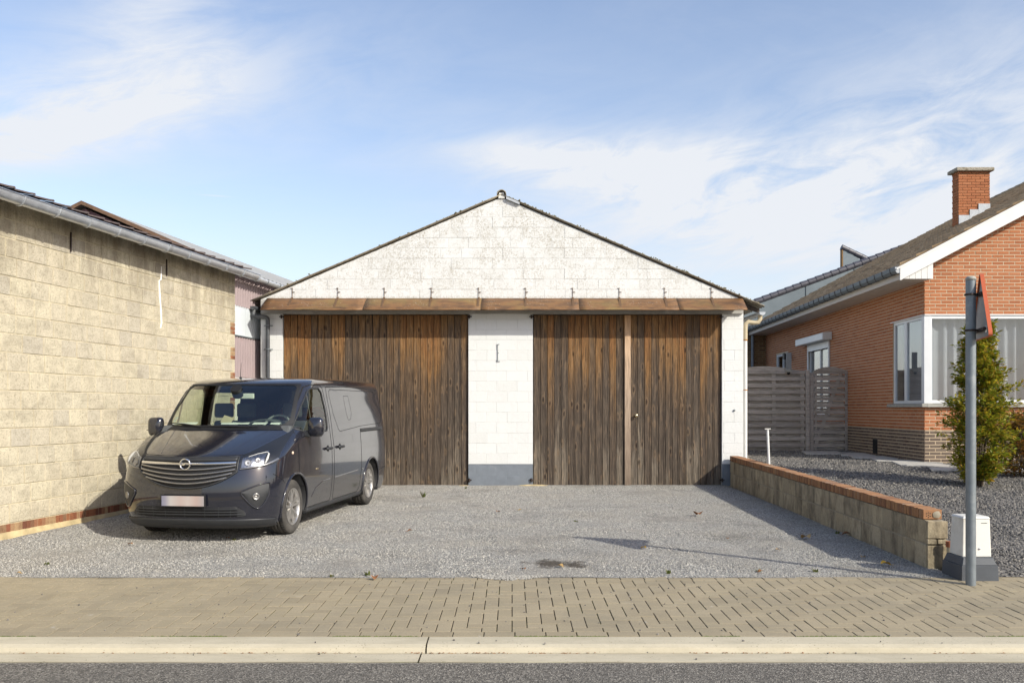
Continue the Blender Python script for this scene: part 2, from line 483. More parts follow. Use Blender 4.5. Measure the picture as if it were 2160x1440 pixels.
        t.put(b.inputs['Base Color'], c)
        if not stones:
            t.put(b.inputs['Normal'], t.bump(t.vor(p, scale), 1.0, 0.02))
        M[name] = m
    gcols = [(0.13, 0.128, 0.123), (0.25, 0.243, 0.228), (0.35, 0.338, 0.312), (0.45, 0.43, 0.385), (0.21, 0.205, 0.195), (0.58, 0.545, 0.48), (0.385, 0.372, 0.345)]
    gravel('gravel', gcols, 75, dusty=(0.33, 0.305, 0.265))
    gravel('gravel_stone', gcols, 60, stones=True, dusty=(0.36, 0.335, 0.29))
    lcols = [(0.06, 0.058, 0.056), (0.115, 0.11, 0.104), (0.18, 0.168, 0.152), (0.09, 0.087, 0.083), (0.24, 0.22, 0.195), (0.145, 0.138, 0.128), (0.33, 0.30, 0.255)]
    gravel('slate_gravel', lcols, 38, stain=False)
    gravel('slate_stone', lcols, 30, stones=True, stain=False)

    # leaves
    def leaf(name, cols, trans=0.45):
        m, t, b = mat(name, rough=0.5, spec=0.4)
        c = t.ramp(t.island(), [(i / (len(cols) - 1), cc) for i, cc in enumerate(cols)])
        t.put(b.inputs['Base Color'], c)
        tr = t.n('ShaderNodeBsdfTranslucent')
        t.put(tr.inputs[0], t.mix(0.5, c, (0.5, 0.5, 0.05), 'MULTIPLY'))
        t.put(tr.inputs[0], c)
        mx = t.n('ShaderNodeMixShader')
        mx.inputs[0].default_value = trans
        out = m.node_tree.nodes['Material Output']
        t.L.new(b.outputs[0], mx.inputs[1])
        t.L.new(tr.outputs[0], mx.inputs[2])
        t.L.new(mx.outputs[0], out.inputs[0])
        M[name] = m
    leaf('bush_leaf', [(0.10, 0.15, 0.015), (0.22, 0.27, 0.02), (0.38, 0.36, 0.03), (0.07, 0.11, 0.014), (0.50, 0.38, 0.03), (0.16, 0.21, 0.02), (0.50, 0.29, 0.03), (0.27, 0.32, 0.03)])
    leaf('hydrangea_leaf', [(0.16, 0.07, 0.02), (0.24, 0.11, 0.025), (0.09, 0.10, 0.02), (0.30, 0.15, 0.03), (0.07, 0.09, 0.02)])
    leaf('grass_blade', [(0.08, 0.12, 0.02), (0.12, 0.16, 0.03), (0.16, 0.14, 0.05)])
    simple('dead_leaf', (0.23, 0.095, 0.03), 0.8, var=0.4, scale=30)
    simple('yellow_leaf', (0.55, 0.32, 0.02), 0.7, var=0.2, scale=30)
    simple('tan_leaf', (0.42, 0.27, 0.10), 0.7, var=0.2, scale=30)

    # ---- van
    m, t, b = mat('van_paint', rough=0.16, spec=0.5)
    o = t.obj()
    s = t.sep(o)
    nrm = t.sep(t.n('ShaderNodeNewGeometry').outputs['Normal'])
    p = t.obj()
    dn = t.noise(p, 3.2, 6, 0.65)
    low = t.ramp(t.math('DIVIDE', s[2], 1.2), [(0.10, 0.9), (0.6, 0.35), (1.0, 0.12)])
    side = t.ramp(s[1], [(0.0, 0.12), (0.18, 0.2), (0.3, 1.0)])
    sv = t.math('DIVIDE', s[1], 5.0)
    side = t.ramp(sv, [(0.0, 0.10), (0.16, 0.2), (0.26, 1.0)])
    dust = t.math('MULTIPLY', t.math('MULTIPLY', low, side), t.ramp(dn, [(0.3, 0.55), (0.7, 1.0)]))
    dust = t.math('MULTIPLY', dust, 0.32)
    t.put(b.inputs['Base Color'], t.mix(dust, (0.012, 0.013, 0.021), (0.20, 0.185, 0.16)))
    b.inputs['Metallic'].default_value = 0.0
    t.put(b.inputs['Roughness'], t.math('ADD', t.math('MULTIPLY', dust, 0.55), 0.10))
    b.inputs['Coat Weight'].default_value = 1.0
    t.put(b.inputs['Coat Roughness'], t.math('ADD', t.math('MULTIPLY', dust, 0.22), 0.025))
    M['van_paint'] = m
    simple('van_trim', (0.028, 0.029, 0.031), 0.5, var=0.2, scale=8)
    simple('van_black', (0.008, 0.008, 0.009), 0.6, var=0.2)
    simple('van_seam', (0.004, 0.004, 0.004), 0.9, var=0.2)
    simple('van_bar', (0.34, 0.33, 0.32), 0.32, 0.85, var=0.1)
    simple('chrome', (0.75, 0.75, 0.76), 0.12, 1.0, var=0.03)
    simple('rim_alloy', (0.55, 0.53, 0.50), 0.32, 0.85, var=0.12, scale=12)
    simple('tyre_rubber', (0.045, 0.041, 0.037), 0.85, var=0.25, scale=12, dirt=(0.11, 0.10, 0.085), dthr=(0.45, 0.8), bstr=0.2)
    simple('seat_cloth', (0.045, 0.047, 0.052), 0.9, var=0.2)
    simple('dash_plastic', (0.085, 0.09, 0.09), 0.7, var=0.15)
    simple('pillar_lining', (0.35, 0.35, 0.32), 0.8, var=0.1)
    simple('paper', (0.78, 0.78, 0.74), 0.8, var=0.03)
    simple('sticker', (0.45, 0.66, 0.66), 0.6, var=0.1, scale=40)
    simple('lamp_reflector', (0.24, 0.25, 0.28), 0.28, 0.9, var=0.2, scale=25, bstr=0.6, bscale=30)
    simple('amber_lens', (0.75, 0.55, 0.40), 0.25, var=0.05)

    # number plate, defaced: white field, blue edge, soft red smear
    m, t, b = mat('plate', rough=0.35)
    x = t.sep(t.obj())[0]
    u = t.math('ADD', t.math('DIVIDE', x, 0.52), 0.5)
    c = t.ramp(u, [(0.0, (0.20, 0.20, 0.27)), (0.10, (0.27, 0.26, 0.32)), (0.22, (0.46, 0.43, 0.41)), (0.45, (0.45, 0.36, 0.33)), (0.62, (0.48, 0.42, 0.39)), (0.82, (0.43, 0.33, 0.30)), (1, (0.36, 0.33, 0.33))])
    t.put(b.inputs['Base Color'], c)
    M['plate'] = m

    def glass(name, tint, rough=0.01, ior=1.5, boost=1.0):
        m = bpy.data.materials.new(name)
        m.use_nodes = True
        t = T(m.node_tree)
        m.node_tree.nodes.remove(m.node_tree.nodes['Principled BSDF'])
        out = m.node_tree.nodes['Material Output']
        tr = t.n('ShaderNodeBsdfTransparent')
        tr.inputs[0].default_value = (*tint, 1)
        gl = t.n('ShaderNodeBsdfGlossy')
        gl.inputs['Roughness'].default_value = rough
        fr = t.n('ShaderNodeFresnel')
        bf = t.n('ShaderNodeNewGeometry').outputs['Backfacing']
        t.put(fr.inputs[0], t.math('ADD', ior, t.math('MULTIPLY', bf, 1.0 / ior - ior)))
        mx = t.n('ShaderNodeMixShader')
        t.put(mx.inputs[0], t.math('MULTIPLY', fr.outputs[0], boost, clamp=True))
        t.L.new(tr.outputs[0], mx.inputs[1])
        t.L.new(gl.outputs[0], mx.inputs[2])
        t.L.new(mx.outputs[0], out.inputs[0])
        M[name] = m
    glass('windscreen_glass', (0.76, 0.84, 0.74), boost=2.8)
    glass('side_glass', (0.80, 0.86, 0.76), boost=1.3)
    glass('lens_glass', (0.92, 0.93, 0.95), boost=1.1)
    glass('window_glass', (0.88, 0.90, 0.91), boost=2.0)


make_materials()


# ------------------------------------------------------------------ sky
def make_sky():
    t = T(world.node_tree)
    bg = world.node_tree.nodes['Background']
    bg.inputs[1].default_value = 0.13
    sky = t.n('ShaderNodeTexSky', sky_type='NISHITA')
    sky.sun_disc = False
    sky.sun_elevation = SUN_EL
    sky.sun_rotation = SUN_AZ
    sky.air_density = 1.0
    sky.dust_density = 1.3
    sky.ozone_density = 1.2
    d = t.n('ShaderNodeTexCoord').outputs['Generated']
    s = t.sep(d)
    az = t.n('ShaderNodeMath', operation='ARCTAN2')
    t.put(az.inputs[0], s[0])
    t.put(az.inputs[1], s[1])
    az = az.outputs[0]
    el = t.math('ARCSINE', s[2])
    # cloud sheet coordinates on a plane high above
    h = t.math('MAXIMUM', t.math('ADD', s[2], 0.12), 0.05)
    px = t.math('DIVIDE', s[0], h)
    py = t.math('DIVIDE', s[1], h)
    P = t.comb(t.math('MULTIPLY', px, 0.55), t.math('MULTIPLY', py, 1.0), 0.0)
    n1 = t.noise(P, 0.9, 8, 0.62, 0.9)
    n2 = t.noise(t.vmath('ADD', P, (4.3, 2.1, 0)), 2.6, 8, 0.66, 1.2)
    base = t.ramp(t.math('ADD', t.math('MULTIPLY', n1, 0.65), t.math('MULTIPLY', n2, 0.35)), [(0.46, 0.0), (0.75, 0.40)])

    # wispy noise in view angles
    A = t.comb(t.math('MULTIPLY', az, 2.0), t.math('MULTIPLY', el, 6.0), 0.0)
    A = t.vmath('ADD', A, t.comb(0.0, t.math('MULTIPLY', az, -1.2), 0.0))
    w1 = t.noise(A, 1.3, 8, 0.58, 0.8)
    w2 = t.noise(t.vmath('ADD', A, (9, 4, 2)), 4.6, 8, 0.66, 0.9)
    wisp = t.math('ADD', t.math('MULTIPLY', w1, 0.62), t.math('MULTIPLY', w2, 0.38))

    def blob(px_, py_, sx, sy, rot=0.0):
        a0 = math.atan((px_ - 1080) / F)
        e0 = math.atan((HZ - py_) / F * cos(a0))
        da = t.math('SUBTRACT', az, a0)
        de = t.math('SUBTRACT', el, e0)
        c_, s_ = cos(rot), sin(rot)
        u = t.math('ADD', t.math('MULTIPLY', da, c_), t.math('MULTIPLY', de, s_))
        v = t.math('SUBTRACT', t.math('MULTIPLY', de, c_), t.math('MULTIPLY', da, s_))
        u = t.math('DIVIDE', u, sx / F)
        v = t.math('DIVIDE', v, sy / F)
        q = t.math('ADD', t.math('MULTIPLY', u, u), t.math('MULTIPLY', v, v))
        return t.math('POWER', 2.718, t.math('MULTIPLY', q, -1.0))
    blobs = [(170, 235, 250, 65, 0.30, 0.95), (60, 300, 200, 50, 0.25, 0.65), (455, 413, 26, 1.6, 0.0, 0.5), (420, 150, 480, 140, 0.1, 0.32),
             (1480, 395, 380, 85, -0.12, 1.35), (1250, 350, 230, 42, -0.10, 1.0), (1700, 470, 420, 120, 0.0, 0.75),
             (2100, 290, 330, 150, 0.1, 0.8), (1900, 350, 480, 200, 0.0, 0.35), (340, 40, 140, 130, 0.9, 0.45)]
    acc = None
    for (x_, y_, sx, sy, rot, k) in blobs:
        bb = t.math('MULTIPLY', blob(x_, y_, sx, sy, rot), k)
        acc = bb if acc is None else t.math('ADD', acc, bb)
    body = t.math('MULTIPLY', acc, t.ramp(wisp, [(0.39, 0.0), (0.60, 1.0)]))
    body = t.math('ADD', body, t.math('MULTIPLY', acc, 0.08))
    horizon = t.ramp(el, [(0.0, 0.62), (0.10, 0.40), (0.22, 0.16), (0.36, 0.06), (0.6, 0.0)])
    mask = t.math('ADD', t.math('ADD', body, t.math('MULTIPLY', base, 0.45)), horizon, clamp=True)
    cloud = (6.0, 6.2, 6.55)
    col = t.mix(t.math('MINIMUM', mask, 0.97), t.mix(1.0, sky.outputs[0], (1.55, 1.46, 1.47), 'MULTIPLY'), cloud)
    t.L.new(col, bg.inputs[0])


make_sky()

# ------------------------------------------------------------------ object helpers
WL = {}      # world (or root frame) location of each object that has children


def tag(o, label=None, cat=None, group=None, kind=None):
    for k, v in (('label', label), ('category', cat), ('group', group), ('kind', kind)):
        if v:
            o[k] = v
    return o


def thing(name, loc, label, cat, group=None):
    o = bpy.data.objects.new(name, None)
    COL.objects.link(o)
    o.location = loc
    o.empty_display_size = 0.2
    WL[o] = Vector(loc)
    return tag(o, label, cat, group)


def place(name, mesh, loc, parent=None, rot=None, scale=None):
    """link an object that may share its mesh; loc is in world (or root) coordinates"""
    o = bpy.data.objects.new(name, mesh)
    COL.objects.link(o)
    loc = Vector(loc)
    WL[o] = loc
    if parent is not None:
        o.parent = parent
        loc = loc - WL[parent]
    o.location = loc
    if rot is not None:
        o.rotation_euler = rot
    if scale is not None:
        o.scale = scale
    return o


class MB:
    def __init__(self):
        self.v = []
        self.f = []
        self.s = []

    def add(self, verts, faces, smooth=False):
        k = len(self.v)
        self.v.extend([tuple(p) for p in verts])
        self.f.extend([tuple(i + k for i in f) for f in faces])
        self.s.extend([smooth] * len(faces))
        return self

    def box(self, x0, x1, y0, y1, z0, z1, mtx=None):
        vs = [Vector((x, y, z)) for z in (z0, z1) for y in (y0, y1) for x in (x0, x1)]
        if mtx:
            vs = [mtx @ p for p in vs]
        return self.add(vs, [(0, 2, 3, 1), (4, 5, 7, 6), (0, 1, 5, 4), (2, 6, 7, 3), (0, 4, 6, 2), (1, 3, 7, 5)])

    def hexa(self, p):   # 8 points: bottom 4 ccw, top 4 ccw
        return self.add(p, [(3, 2, 1, 0), (4, 5, 6, 7), (0, 1, 5, 4), (1, 2, 6, 5), (2, 3, 7, 6), (3, 0, 4, 7)])

    def prism(self, poly, vec):
        """planar polygon (3D points) swept by vec"""
        n = len(poly)
        vec = Vector(vec)
        a = [Vector(p) for p in poly]
        b = [p + vec for p in a]
        fs = [tuple(range(n))[::-1], tuple(range(n, 2 * n))]
        for i in range(n):
            j = (i + 1) % n
            fs.append((i, j, j + n, i + n))
        return self.add(a + b, fs)

    def tube(self, pts, r, seg=10, caps=True, closed=False, smooth=True):
        pts = [Vector(p) for p in pts]
        n = len(pts)
        rs = r if isinstance(r, (list, tuple)) else [r] * n
        vs, fs = [], []
        up = None
        for i, p in enumerate(pts):
            if closed:
                d = (pts[(i + 1) % n] - pts[i - 1])
            else:
                d = (pts[min(i + 1, n - 1)] - pts[max(i - 1, 0)])
            d.normalize()
            if up is None:
                up = Vector((0, 0, 1)) if abs(d.z) < 0.9 else Vector((0, 1, 0))
            a = d.cross(up)
            if a.length < 1e-4:
                a = d.cross(Vector((1, 0, 0)))
            a.normalize()
            b = a.cross(d).normalized()
            up = b
            for k in range(seg):
                an = 2 * pi * k / seg
                vs.append(p + a * (cos(an) * rs[i]) + b * (sin(an) * rs[i]))
        m = n if closed else n - 1
        for i in range(m):
            for k in range(seg):
                k2 = (k + 1) % seg
                i2 = (i + 1) % n
                fs.append((i * seg + k, i * seg + k2, i2 * seg + k2, i2 * seg + k))
        self.add(vs, fs, smooth)
        if caps and not closed:
            self.add([vs[k] for k in range(seg)], [tuple(range(seg))])
            self.add([vs[(n - 1) * seg + k] for k in range(seg)], [tuple(range(seg))[::-1]])
        return self

    def lathe(self, prof, origin=(0, 0, 0), axis='Z', seg=32, smooth=True):
        """prof: list of (r, h)"""
        o = Vector(origin)
        vs, fs = [], []
        for (r, h) in prof:
            for k in range(seg):
                a = 2 * pi * k / seg
                if axis == 'Z':
                    p = Vector((r * cos(a), r * sin(a), h))
                elif axis == 'X':
                    p = Vector((h, r * cos(a), r * sin(a)))
                else:
                    p = Vector((r * cos(a), h, r * sin(a)))
                vs.append(o + p)
        for i in range(len(prof) - 1):
            for k in range(seg):
                k2 = (k + 1) % seg
                fs.append((i * seg + k, i * seg + k2, (i + 1) * seg + k2, (i + 1) * seg + k))
        return self.add(vs, fs, smooth)

    def grid(self, pts, smooth=True):
        """pts[i][j] 3D points"""
        ni, nj = len(pts), len(pts[0])
        vs = [p for row in pts for p in row]
        fs = [(i * nj + j, i * nj + j + 1, (i + 1) * nj + j + 1, (i + 1) * nj + j) for i in range(ni - 1) for j in range(nj - 1)]
        return self.add(vs, fs, smooth)

    def mesh(self, name, mat_, fixn=True, origin=(0, 0, 0)):
        me = bpy.data.meshes.new(name)
        ox, oy, oz = origin
        me.from_pydata([(a - ox, b - oy, c - oz) for a, b, c in self.v], [], self.f)
        me.polygons.foreach_set('use_smooth', self.s)
        if mat_ is not None:
            me.materials.append(M[mat_] if isinstance(mat_, str) else mat_)
        if fixn:
            bm = bmesh.new()
            bm.from_mesh(me)
            bmesh.ops.recalc_face_normals(bm, faces=bm.faces)
            bm.to_mesh(me)
            bm.free()
        me.update()
        return me

    def build(self, name, mat_, parent=None, bevel=0.0, seg=1, solid=0.0, keep=False, fixn=True):
        xs = [p[0] for p in self.v]
        ys = [p[1] for p in self.v]
        zs = [p[2] for p in self.v]
        if keep and parent is not None:
            org = WL[parent]
        else:
            org = Vector(((min(xs) + max(xs)) / 2, (min(ys) + max(ys)) / 2, min(zs)))
        me = self.mesh(name, mat_, fixn, org)
        if bevel:
            bm = bmesh.new()
            bm.from_mesh(me)
            bmesh.ops.bevel(bm, geom=bm.edges[:], offset=bevel, segments=seg, profile=0.6, affect='EDGES', clamp_overlap=True)
            bm.to_mesh(me)
            bm.free()
        o = place(name, me, org, parent)
        if solid:
            md = o.modifiers.new('solid', 'SOLIDIFY')
            md.thickness = solid
            md.offset = 0
        return o


def unit_box(name, mat_, bevel_frac=(0.012, 0.012, 0.012), size=(1, 1, 1), seed=0, rough=0.0):
    """a bevelled box centred on x, from y=0..size y, z=0..size z; slightly uneven when rough"""
    bm = bmesh.new()
    r = bmesh.ops.create_cube(bm, size=1)
    for v in bm.verts:
        v.co.x *= size[0]
        v.co.y = (v.co.y + 0.5) * size[1]
        v.co.z = (v.co.z + 0.5) * size[2]
    bmesh.ops.bevel(bm, geom=bm.edges[:], offset=bevel_frac[0], segments=1, affect='EDGES')
    if rough:
        rr = random.Random(seed)
        for v in bm.verts:
            v.co += Vector((rr.uniform(-1, 1), rr.uniform(-1, 1), rr.uniform(-1, 1))) * rough
    me = bpy.data.meshes.new(name)
    bm.to_mesh(me)
    bm.free()
    me.materials.append(M[mat_])
    return me


def P(x, y, Y):
    """point of the photograph (pixel x, y) at distance Y"""
    return Vector(((x - 1080) * Y / F, Y, EYE + (HZ - y) * Y / F))


def wrot(yaw):
    return Matrix.Rotation(yaw, 4, 'Z')


# ------------------------------------------------------------------ ground
WA = Vector((-5.69, 10.015, 0))       # left wall line
WB = Vector((-4.79, 15.58, 0))
WD = (WB - WA).normalized()
WN = Vector((WD.y, -WD.x, 0))       # towards the drive


def sm(a, b, x):
    t_ = max(0.0, min(1.0, (x - a) / (b - a)))
    return t_ * t_ * (3 - 2 * t_)


def drive_z(x, y):
    z = -0.065 + (y - 8.38) / (17.43 - 8.38) * 0.088
    d = (Vector((x, y, 0)) - WA).dot(WN)       # distance from the left wall
    z += 0.095 * (1 - sm(0.0, 0.6, d)) * sm(8.4, 9.6, y) * (1 - sm(15.0, 16.2, y))
    return z


def garden_z(x, y):
    pts = [(8.3, -0.075), (9.0, -0.03), (12.0, 0.20), (15.0, 0.42), (16.7, 0.50), (21.0, 0.53), (32, 0.55)]
    for (a, b), (c, d) in zip(pts, pts[1:]):
        if y <= c:
            return b + (d - b) * max(0.0, (y - a)) / (c - a)
    return pts[-1][1]


def sheet(name, mat_, x0, x1, y0, y1, step, zf, amp=0.0, ext=None):
    nx = max(2, int((x1 - x0) / step))
    ny = max(2, int((y1 - y0) / step))
    b = MB()
    rows = []
    for j in range(ny + 1):
        row = []
        for i in range(nx + 1):
            x = x0 + (x1 - x0) * i / nx
            y = y0 + (y1 - y0) * j / ny
            z = zf(x, y)
            if amp:
                z += amp * (mnoise.noise(Vector((x * 1.4, y * 1.4, 0))) + 0.6 * mnoise.noise(Vector((x * 5, y * 5, 3))))
            row.append((x, y, z))
        rows.append(row)
    b.grid(rows)
    o = b.build(name, mat_, None, fixn=False)
    return tag(o, kind='structure')


# far ground under everything
b = MB()
b.add([(-300, -300, -0.42), (300, -300, -0.42), (300, 500, -0.42), (-300, 500, -0.42)], [(0, 1, 2, 3)])
tag(b.build('ground', 'soil'), kind='structure')

EXG = (1010, 1130)
drive = sheet('gravel_drive', 'gravel', -14, 4.15, 8.36, 26.0, 0.12, drive_z, 0.006)
garden = sheet('garden_gravel', 'slate_gravel', 4.22, 22.0, 8.42, 34.0, 0.15, garden_z, 0.010)

# road, gutter strip, kerb
b = MB()
b.grid([[(x, y, -0.1595) for x in (-60, -20, 0, 20, 60)] for y in (-3.0, 0, 3, 5.8925)])
tag(b.build('road', 'asphalt'), kind='structure')


def strip(name, mat_, prof, joints, x0=-60, x1=60, gap=0.006):
    """long cast strip with a (y, z) profile, cut at the joints"""
    xs = [x0] + joints + [x1]
    root = None
    for a, c in zip(xs, xs[1:]):
        q = MB()
        a2, c2 = a + gap, c - gap
        n = max(1, int((c2 - a2) / 0.4)) if abs(a) < 20 or abs(c) < 20 else 4
        n = min(n, 60)
        rows = []
        for i in range(n + 1):
            x = a2 + (c2 - a2) * i / n
            rows.append([(x, y, z + 0.0022 * mnoise.noise(Vector((x * 2.2, k * 0.7, 5)))) for k, (y, z) in enumerate(prof)])
        q.grid(rows, smooth=False)
        k = len(prof)
        q.add(rows[0], [tuple(range(k))])
        q.add(rows[-1], [tuple(range(k))[::-1]])
        o = q.build(name, mat_)
        tag(o, kind='structure')


KJ = (905 - 1080) / 300.0
strip('kerb', 'kerb_concrete', [(6.335, -0.30), (6.335, -0.100), (6.30, -0.094), (6.15, -0.103), (6.115, -0.118), (6.10, -0.150), (6.098, -0.30)], [-6.6, KJ, 5.2])
strip('gutter_strip', 'kerb_concrete', [(6.088, -0.30), (6.088, -0.152), (6.05, -0.150), (5.91, -0.154), (5.893, -0.161), (5.893, -0.30)], [-6.9, KJ - 0.03, 5.0])
b = MB()
b.box(-60, 60, 5.90, 6.36, -0.40, -0.156)
tag(b.build('gutter_joint', 'joint_sand'), kind='structure')

# pavement: herringbone clay pavers bedded in sand
PZ0, PY0 = -0.100, 6.345
PZ1, PY1 = -0.066, 8.40


def pave_z(y):
    return PZ0 + (PZ1 - PZ0) * (y - PY0) / (PY1 - PY0)


b = MB()
b.hexa([(-60, PY0, -0.4), (60, PY0, -0.4), (60, PY1, -0.4), (-60, PY1, -0.4), (-60, PY0, PZ0 - 0.0052), (60, PY0, PZ0 - 0.0052), (60, PY1, PZ1 - 0.0052), (-60, PY1, PZ1 - 0.0052)])
pavement = tag(b.build('pavement', 'joint_sand'), kind='structure')
rects = []
W_ = 0.11
y_in0, y_in1 = PY0 + 0.125, PY0 + 0.125 + 16 * W_ + 0.035
x = -60.0
XR = 9.0
i0 = int(-XR / W_)
for i in range(i0, -i0):
    for j in range(0, 17):
        k = (i - j) % 4
        if k == 0:
            rects.append((i * W_, (i + 2) * W_, y_in0 + j * W_, y_in0 + (j + 1) * W_))
        elif k == 3:
            rects.append((i * W_, (i + 1) * W_, y_in0 + j * W_, y_in0 + (j + 2) * W_))
out = []
for (a, c, d, e) in rects:
    e = min(e, y_in1)
    if e - d > 0.03:
        out.append((a, c, d, e))
# rows of stretchers along both edges
xx = -XR
while xx < XR:
    out.append((xx, xx + 0.22, PY0 + 0.004, y_in0))
    out.append((xx + 0.1, xx + 0.32, y_in1, PY1))
    xx += 0.22
for j in range(0, 17):      # cells left open where a vertical paver would start below the field
    pass
for i in range(i0, -i0):
    if (i - (-1)) % 4 == 3:
        out.append((i * W_, (i + 1) * W_, y_in0, y_in0 + W_))


def paver_geo(a, c, d, e, rr):
    g = 0.0036
    a += g
    c -= g
    d += g
    e -= g
    dz = rr.uniform(-0.0016, 0.0016)
    tl = rr.uniform(-0.0012, 0.0012)
    bv = 0.0018
    z0 = pave_z(d) + dz
    z1 = pave_z(e) + dz + tl
    dn = 0.018
    low = [(a, d, z0 - dn), (c, d, z0 - dn), (c, e, z1 - dn), (a, e, z1 - dn)]
    mid = [(a, d, z0 - bv), (c, d, z0 - bv), (c, e, z1 - bv), (a, e, z1 - bv)]
    top = [(a + bv, d + bv, z0), (c - bv, d + bv, z0), (c - bv, e - bv, z1), (a + bv, e - bv, z1)]
    fs = []
    for base in (0, 4):
        for q in range(4):
            fs.append((base + q, base + (q + 1) % 4, base + 4 + (q + 1) % 4, base + 4 + q))
    fs.append((8, 9, 10, 11))
    return low + mid + top, fs


def spill(a, c, d, e):
    return False


view = [r for r in out if abs((r[0] + r[1]) / 2) < (r[2] + r[3]) / 2 * 0.575]
view.sort(key=lambda r: (r[2] + r[3]))
near = set(view[:300])
rest = MB()
rr = random.Random(3)
for r in out:
    vs, fs = paver_geo(*r, rr)
    if r in near:
        q = MB()
        q.add(vs, fs)
        q.build('paver', 'paver', pavement, fixn=False)
    else:
        rest.add(vs, fs)
o = rest.build('paver_field', 'paver', pavement, fixn=False)
o['kind'] = 'stuff'
# the pavement runs on out of view as one plain sheet each way
for sx in (-1, 1):
    q = MB()
    a, c = (XR + 0.3, 60) if sx > 0 else (-60, -XR - 0.05)
    q.hexa([(a, PY0 + .004, -0.4), (c, PY0 + .004, -0.4), (c, PY1, -0.4), (a, PY1, -0.4), (a, PY0 + .004, PZ0), (c, PY0 + .004, PZ0), (c, PY1, PZ1), (a, PY1, PZ1)])
    tag(q.build('pavement_beyond', 'paver'), kind='structure')

# moss along the kerb joint
b = MB()
rr = random.Random(5)
x = -5.0
while x < 5.0:
    if mnoise.noise(Vector((x * 1.5, 0, 0))) > 0.02:
        for _ in range(3):
            cx = x + rr.uniform(-0.02, 0.02)
            cy = 6.342 + rr.uniform(-0.010, 0.010)
            r_ = rr.uniform(0.006, 0.014)
            vs = [(cx + r_ * cos(a_ * pi / 3), cy + r_ * 0.8 * sin(a_ * pi / 3), -0.102) for a_ in range(6)] + [(cx, cy, -0.102 + r_ * 0.55)]
            b.add(vs, [(q, (q + 1) % 6, 6) for q in range(6)], True)
    x += 0.016
tag(b.build('kerb_moss', 'green_moss'), 'thin strip of green moss along the kerb joint', None, None, 'stuff')

# loose stones: gravel as real crushed pieces
def stones(name, mat_, x0, x1, y0, y1, zf, density, size, seed, skip=None, lift=0.0):
    q = MB()
    st = 0.12
    nx = int((x1 - x0) / st)
    ny = int((y1 - y0) / st)
    rows = []
    idx = {}
    vs, fs = [], []
    for j in range(ny + 1):
        for i in range(nx + 1):
            x = x0 + (x1 - x0) * i / nx
            y = y0 + (y1 - y0) * j / ny
            idx[(i, j)] = len(vs)
            vs.append((x, y, zf(x, y) + lift))
    for j in range(ny):
        for i in range(nx):
            cx = x0 + (x1 - x0) * (i + .5) / nx
            cy = y0 + (y1 - y0) * (j + .5) / ny
            if skip and skip(cx, cy):
                continue
            if abs(cx) > 0.60 * cy + 0.6:
                continue
            fs.append((idx[(i, j)], idx[(i + 1, j)], idx[(i + 1, j + 1)], idx[(i, j + 1)]))
    q.add(vs, fs)
    o = q.build(name, mat_, None, fixn=False)
    o['kind'] = 'stuff'
    ng = bpy.data.node_groups.new(name + '_scatter', 'GeometryNodeTree')
    ng.interface.new_socket('Geometry', in_out='INPUT', socket_type='NodeSocketGeometry')
    ng.interface.new_socket('Geometry', in_out='OUTPUT', socket_type='NodeSocketGeometry')
    N = ng.nodes
    Lk = ng.links
    gi = N.new('NodeGroupInput')
    go = N.new('NodeGroupOutput')
    dp = N.new('GeometryNodeDistributePointsOnFaces')
    dp.inputs['Density'].default_value = density
    dp.inputs['Seed'].default_value = seed
    ico = N.new('GeometryNodeMeshIcoSphere')
    ico.inputs['Radius'].default_value = 0.5
    ico.inputs['Subdivisions'].default_value = 1
    sp = N.new('GeometryNodeSetPosition')
    nt_ = N.new('ShaderNodeTexNoise')
    nt_.inputs['Scale'].default_value = 1.7
    su = N.new('ShaderNodeVectorMath')
    su.operation = 'SUBTRACT'
    su.inputs[1].default_value = (0.5, 0.5, 0.5)
    sc = N.new('ShaderNodeVectorMath')
    sc.operation = 'SCALE'
    sc.inputs['Scale'].default_value = 0.9
    Lk.new(nt_.outputs['Color'], su.inputs[0])
    Lk.new(su.outputs[0], sc.inputs[0])
    Lk.new(sc.outputs[0], sp.inputs['Offset'])
    Lk.new(ico.outputs[0], sp.inputs[0])
    sh = N.new('GeometryNodeSetShadeSmooth')
    sh.inputs['Shade Smooth'].default_value = False
    Lk.new(sp.outputs[0], sh.inputs[0])
    sm_ = N.new('GeometryNodeSetMaterial')
    sm_.inputs['Material'].default_value = M[mat_]
    Lk.new(sh.outputs[0], sm_.inputs[0])
    ip = N.new('GeometryNodeInstanceOnPoints')
    rv = N.new('FunctionNodeRandomValue')
    rv.data_type = 'FLOAT_VECTOR'
    rv.inputs[0].default_value = (0, 0, 0)
    rv.inputs[1].default_value = (6.28, 6.28, 6.28)
    rs = N.new('FunctionNodeRandomValue')
    rs.data_type = 'FLOAT_VECTOR'
    rs.inputs[0].default_value = (size * 0.55, size * 0.45, size * 0.35)
    rs.inputs[1].default_value = (size * 1.5, size * 1.25, size * 0.9)
    Lk.new(gi.outputs[0], dp.inputs[0])
    Lk.new(dp.outputs['Points'], ip.inputs['Points'])
    Lk.new(sm_.outputs[0], ip.inputs['Instance'])
    Lk.new(rv.outputs[0], ip.inputs['Rotation'])
    Lk.new(rs.outputs[0], ip.inputs['Scale'])
    Lk.new(ip.outputs[0], go.inputs[0])
    md = o.modifiers.new('scatter', 'NODES')
    md.node_group = ng
    return o


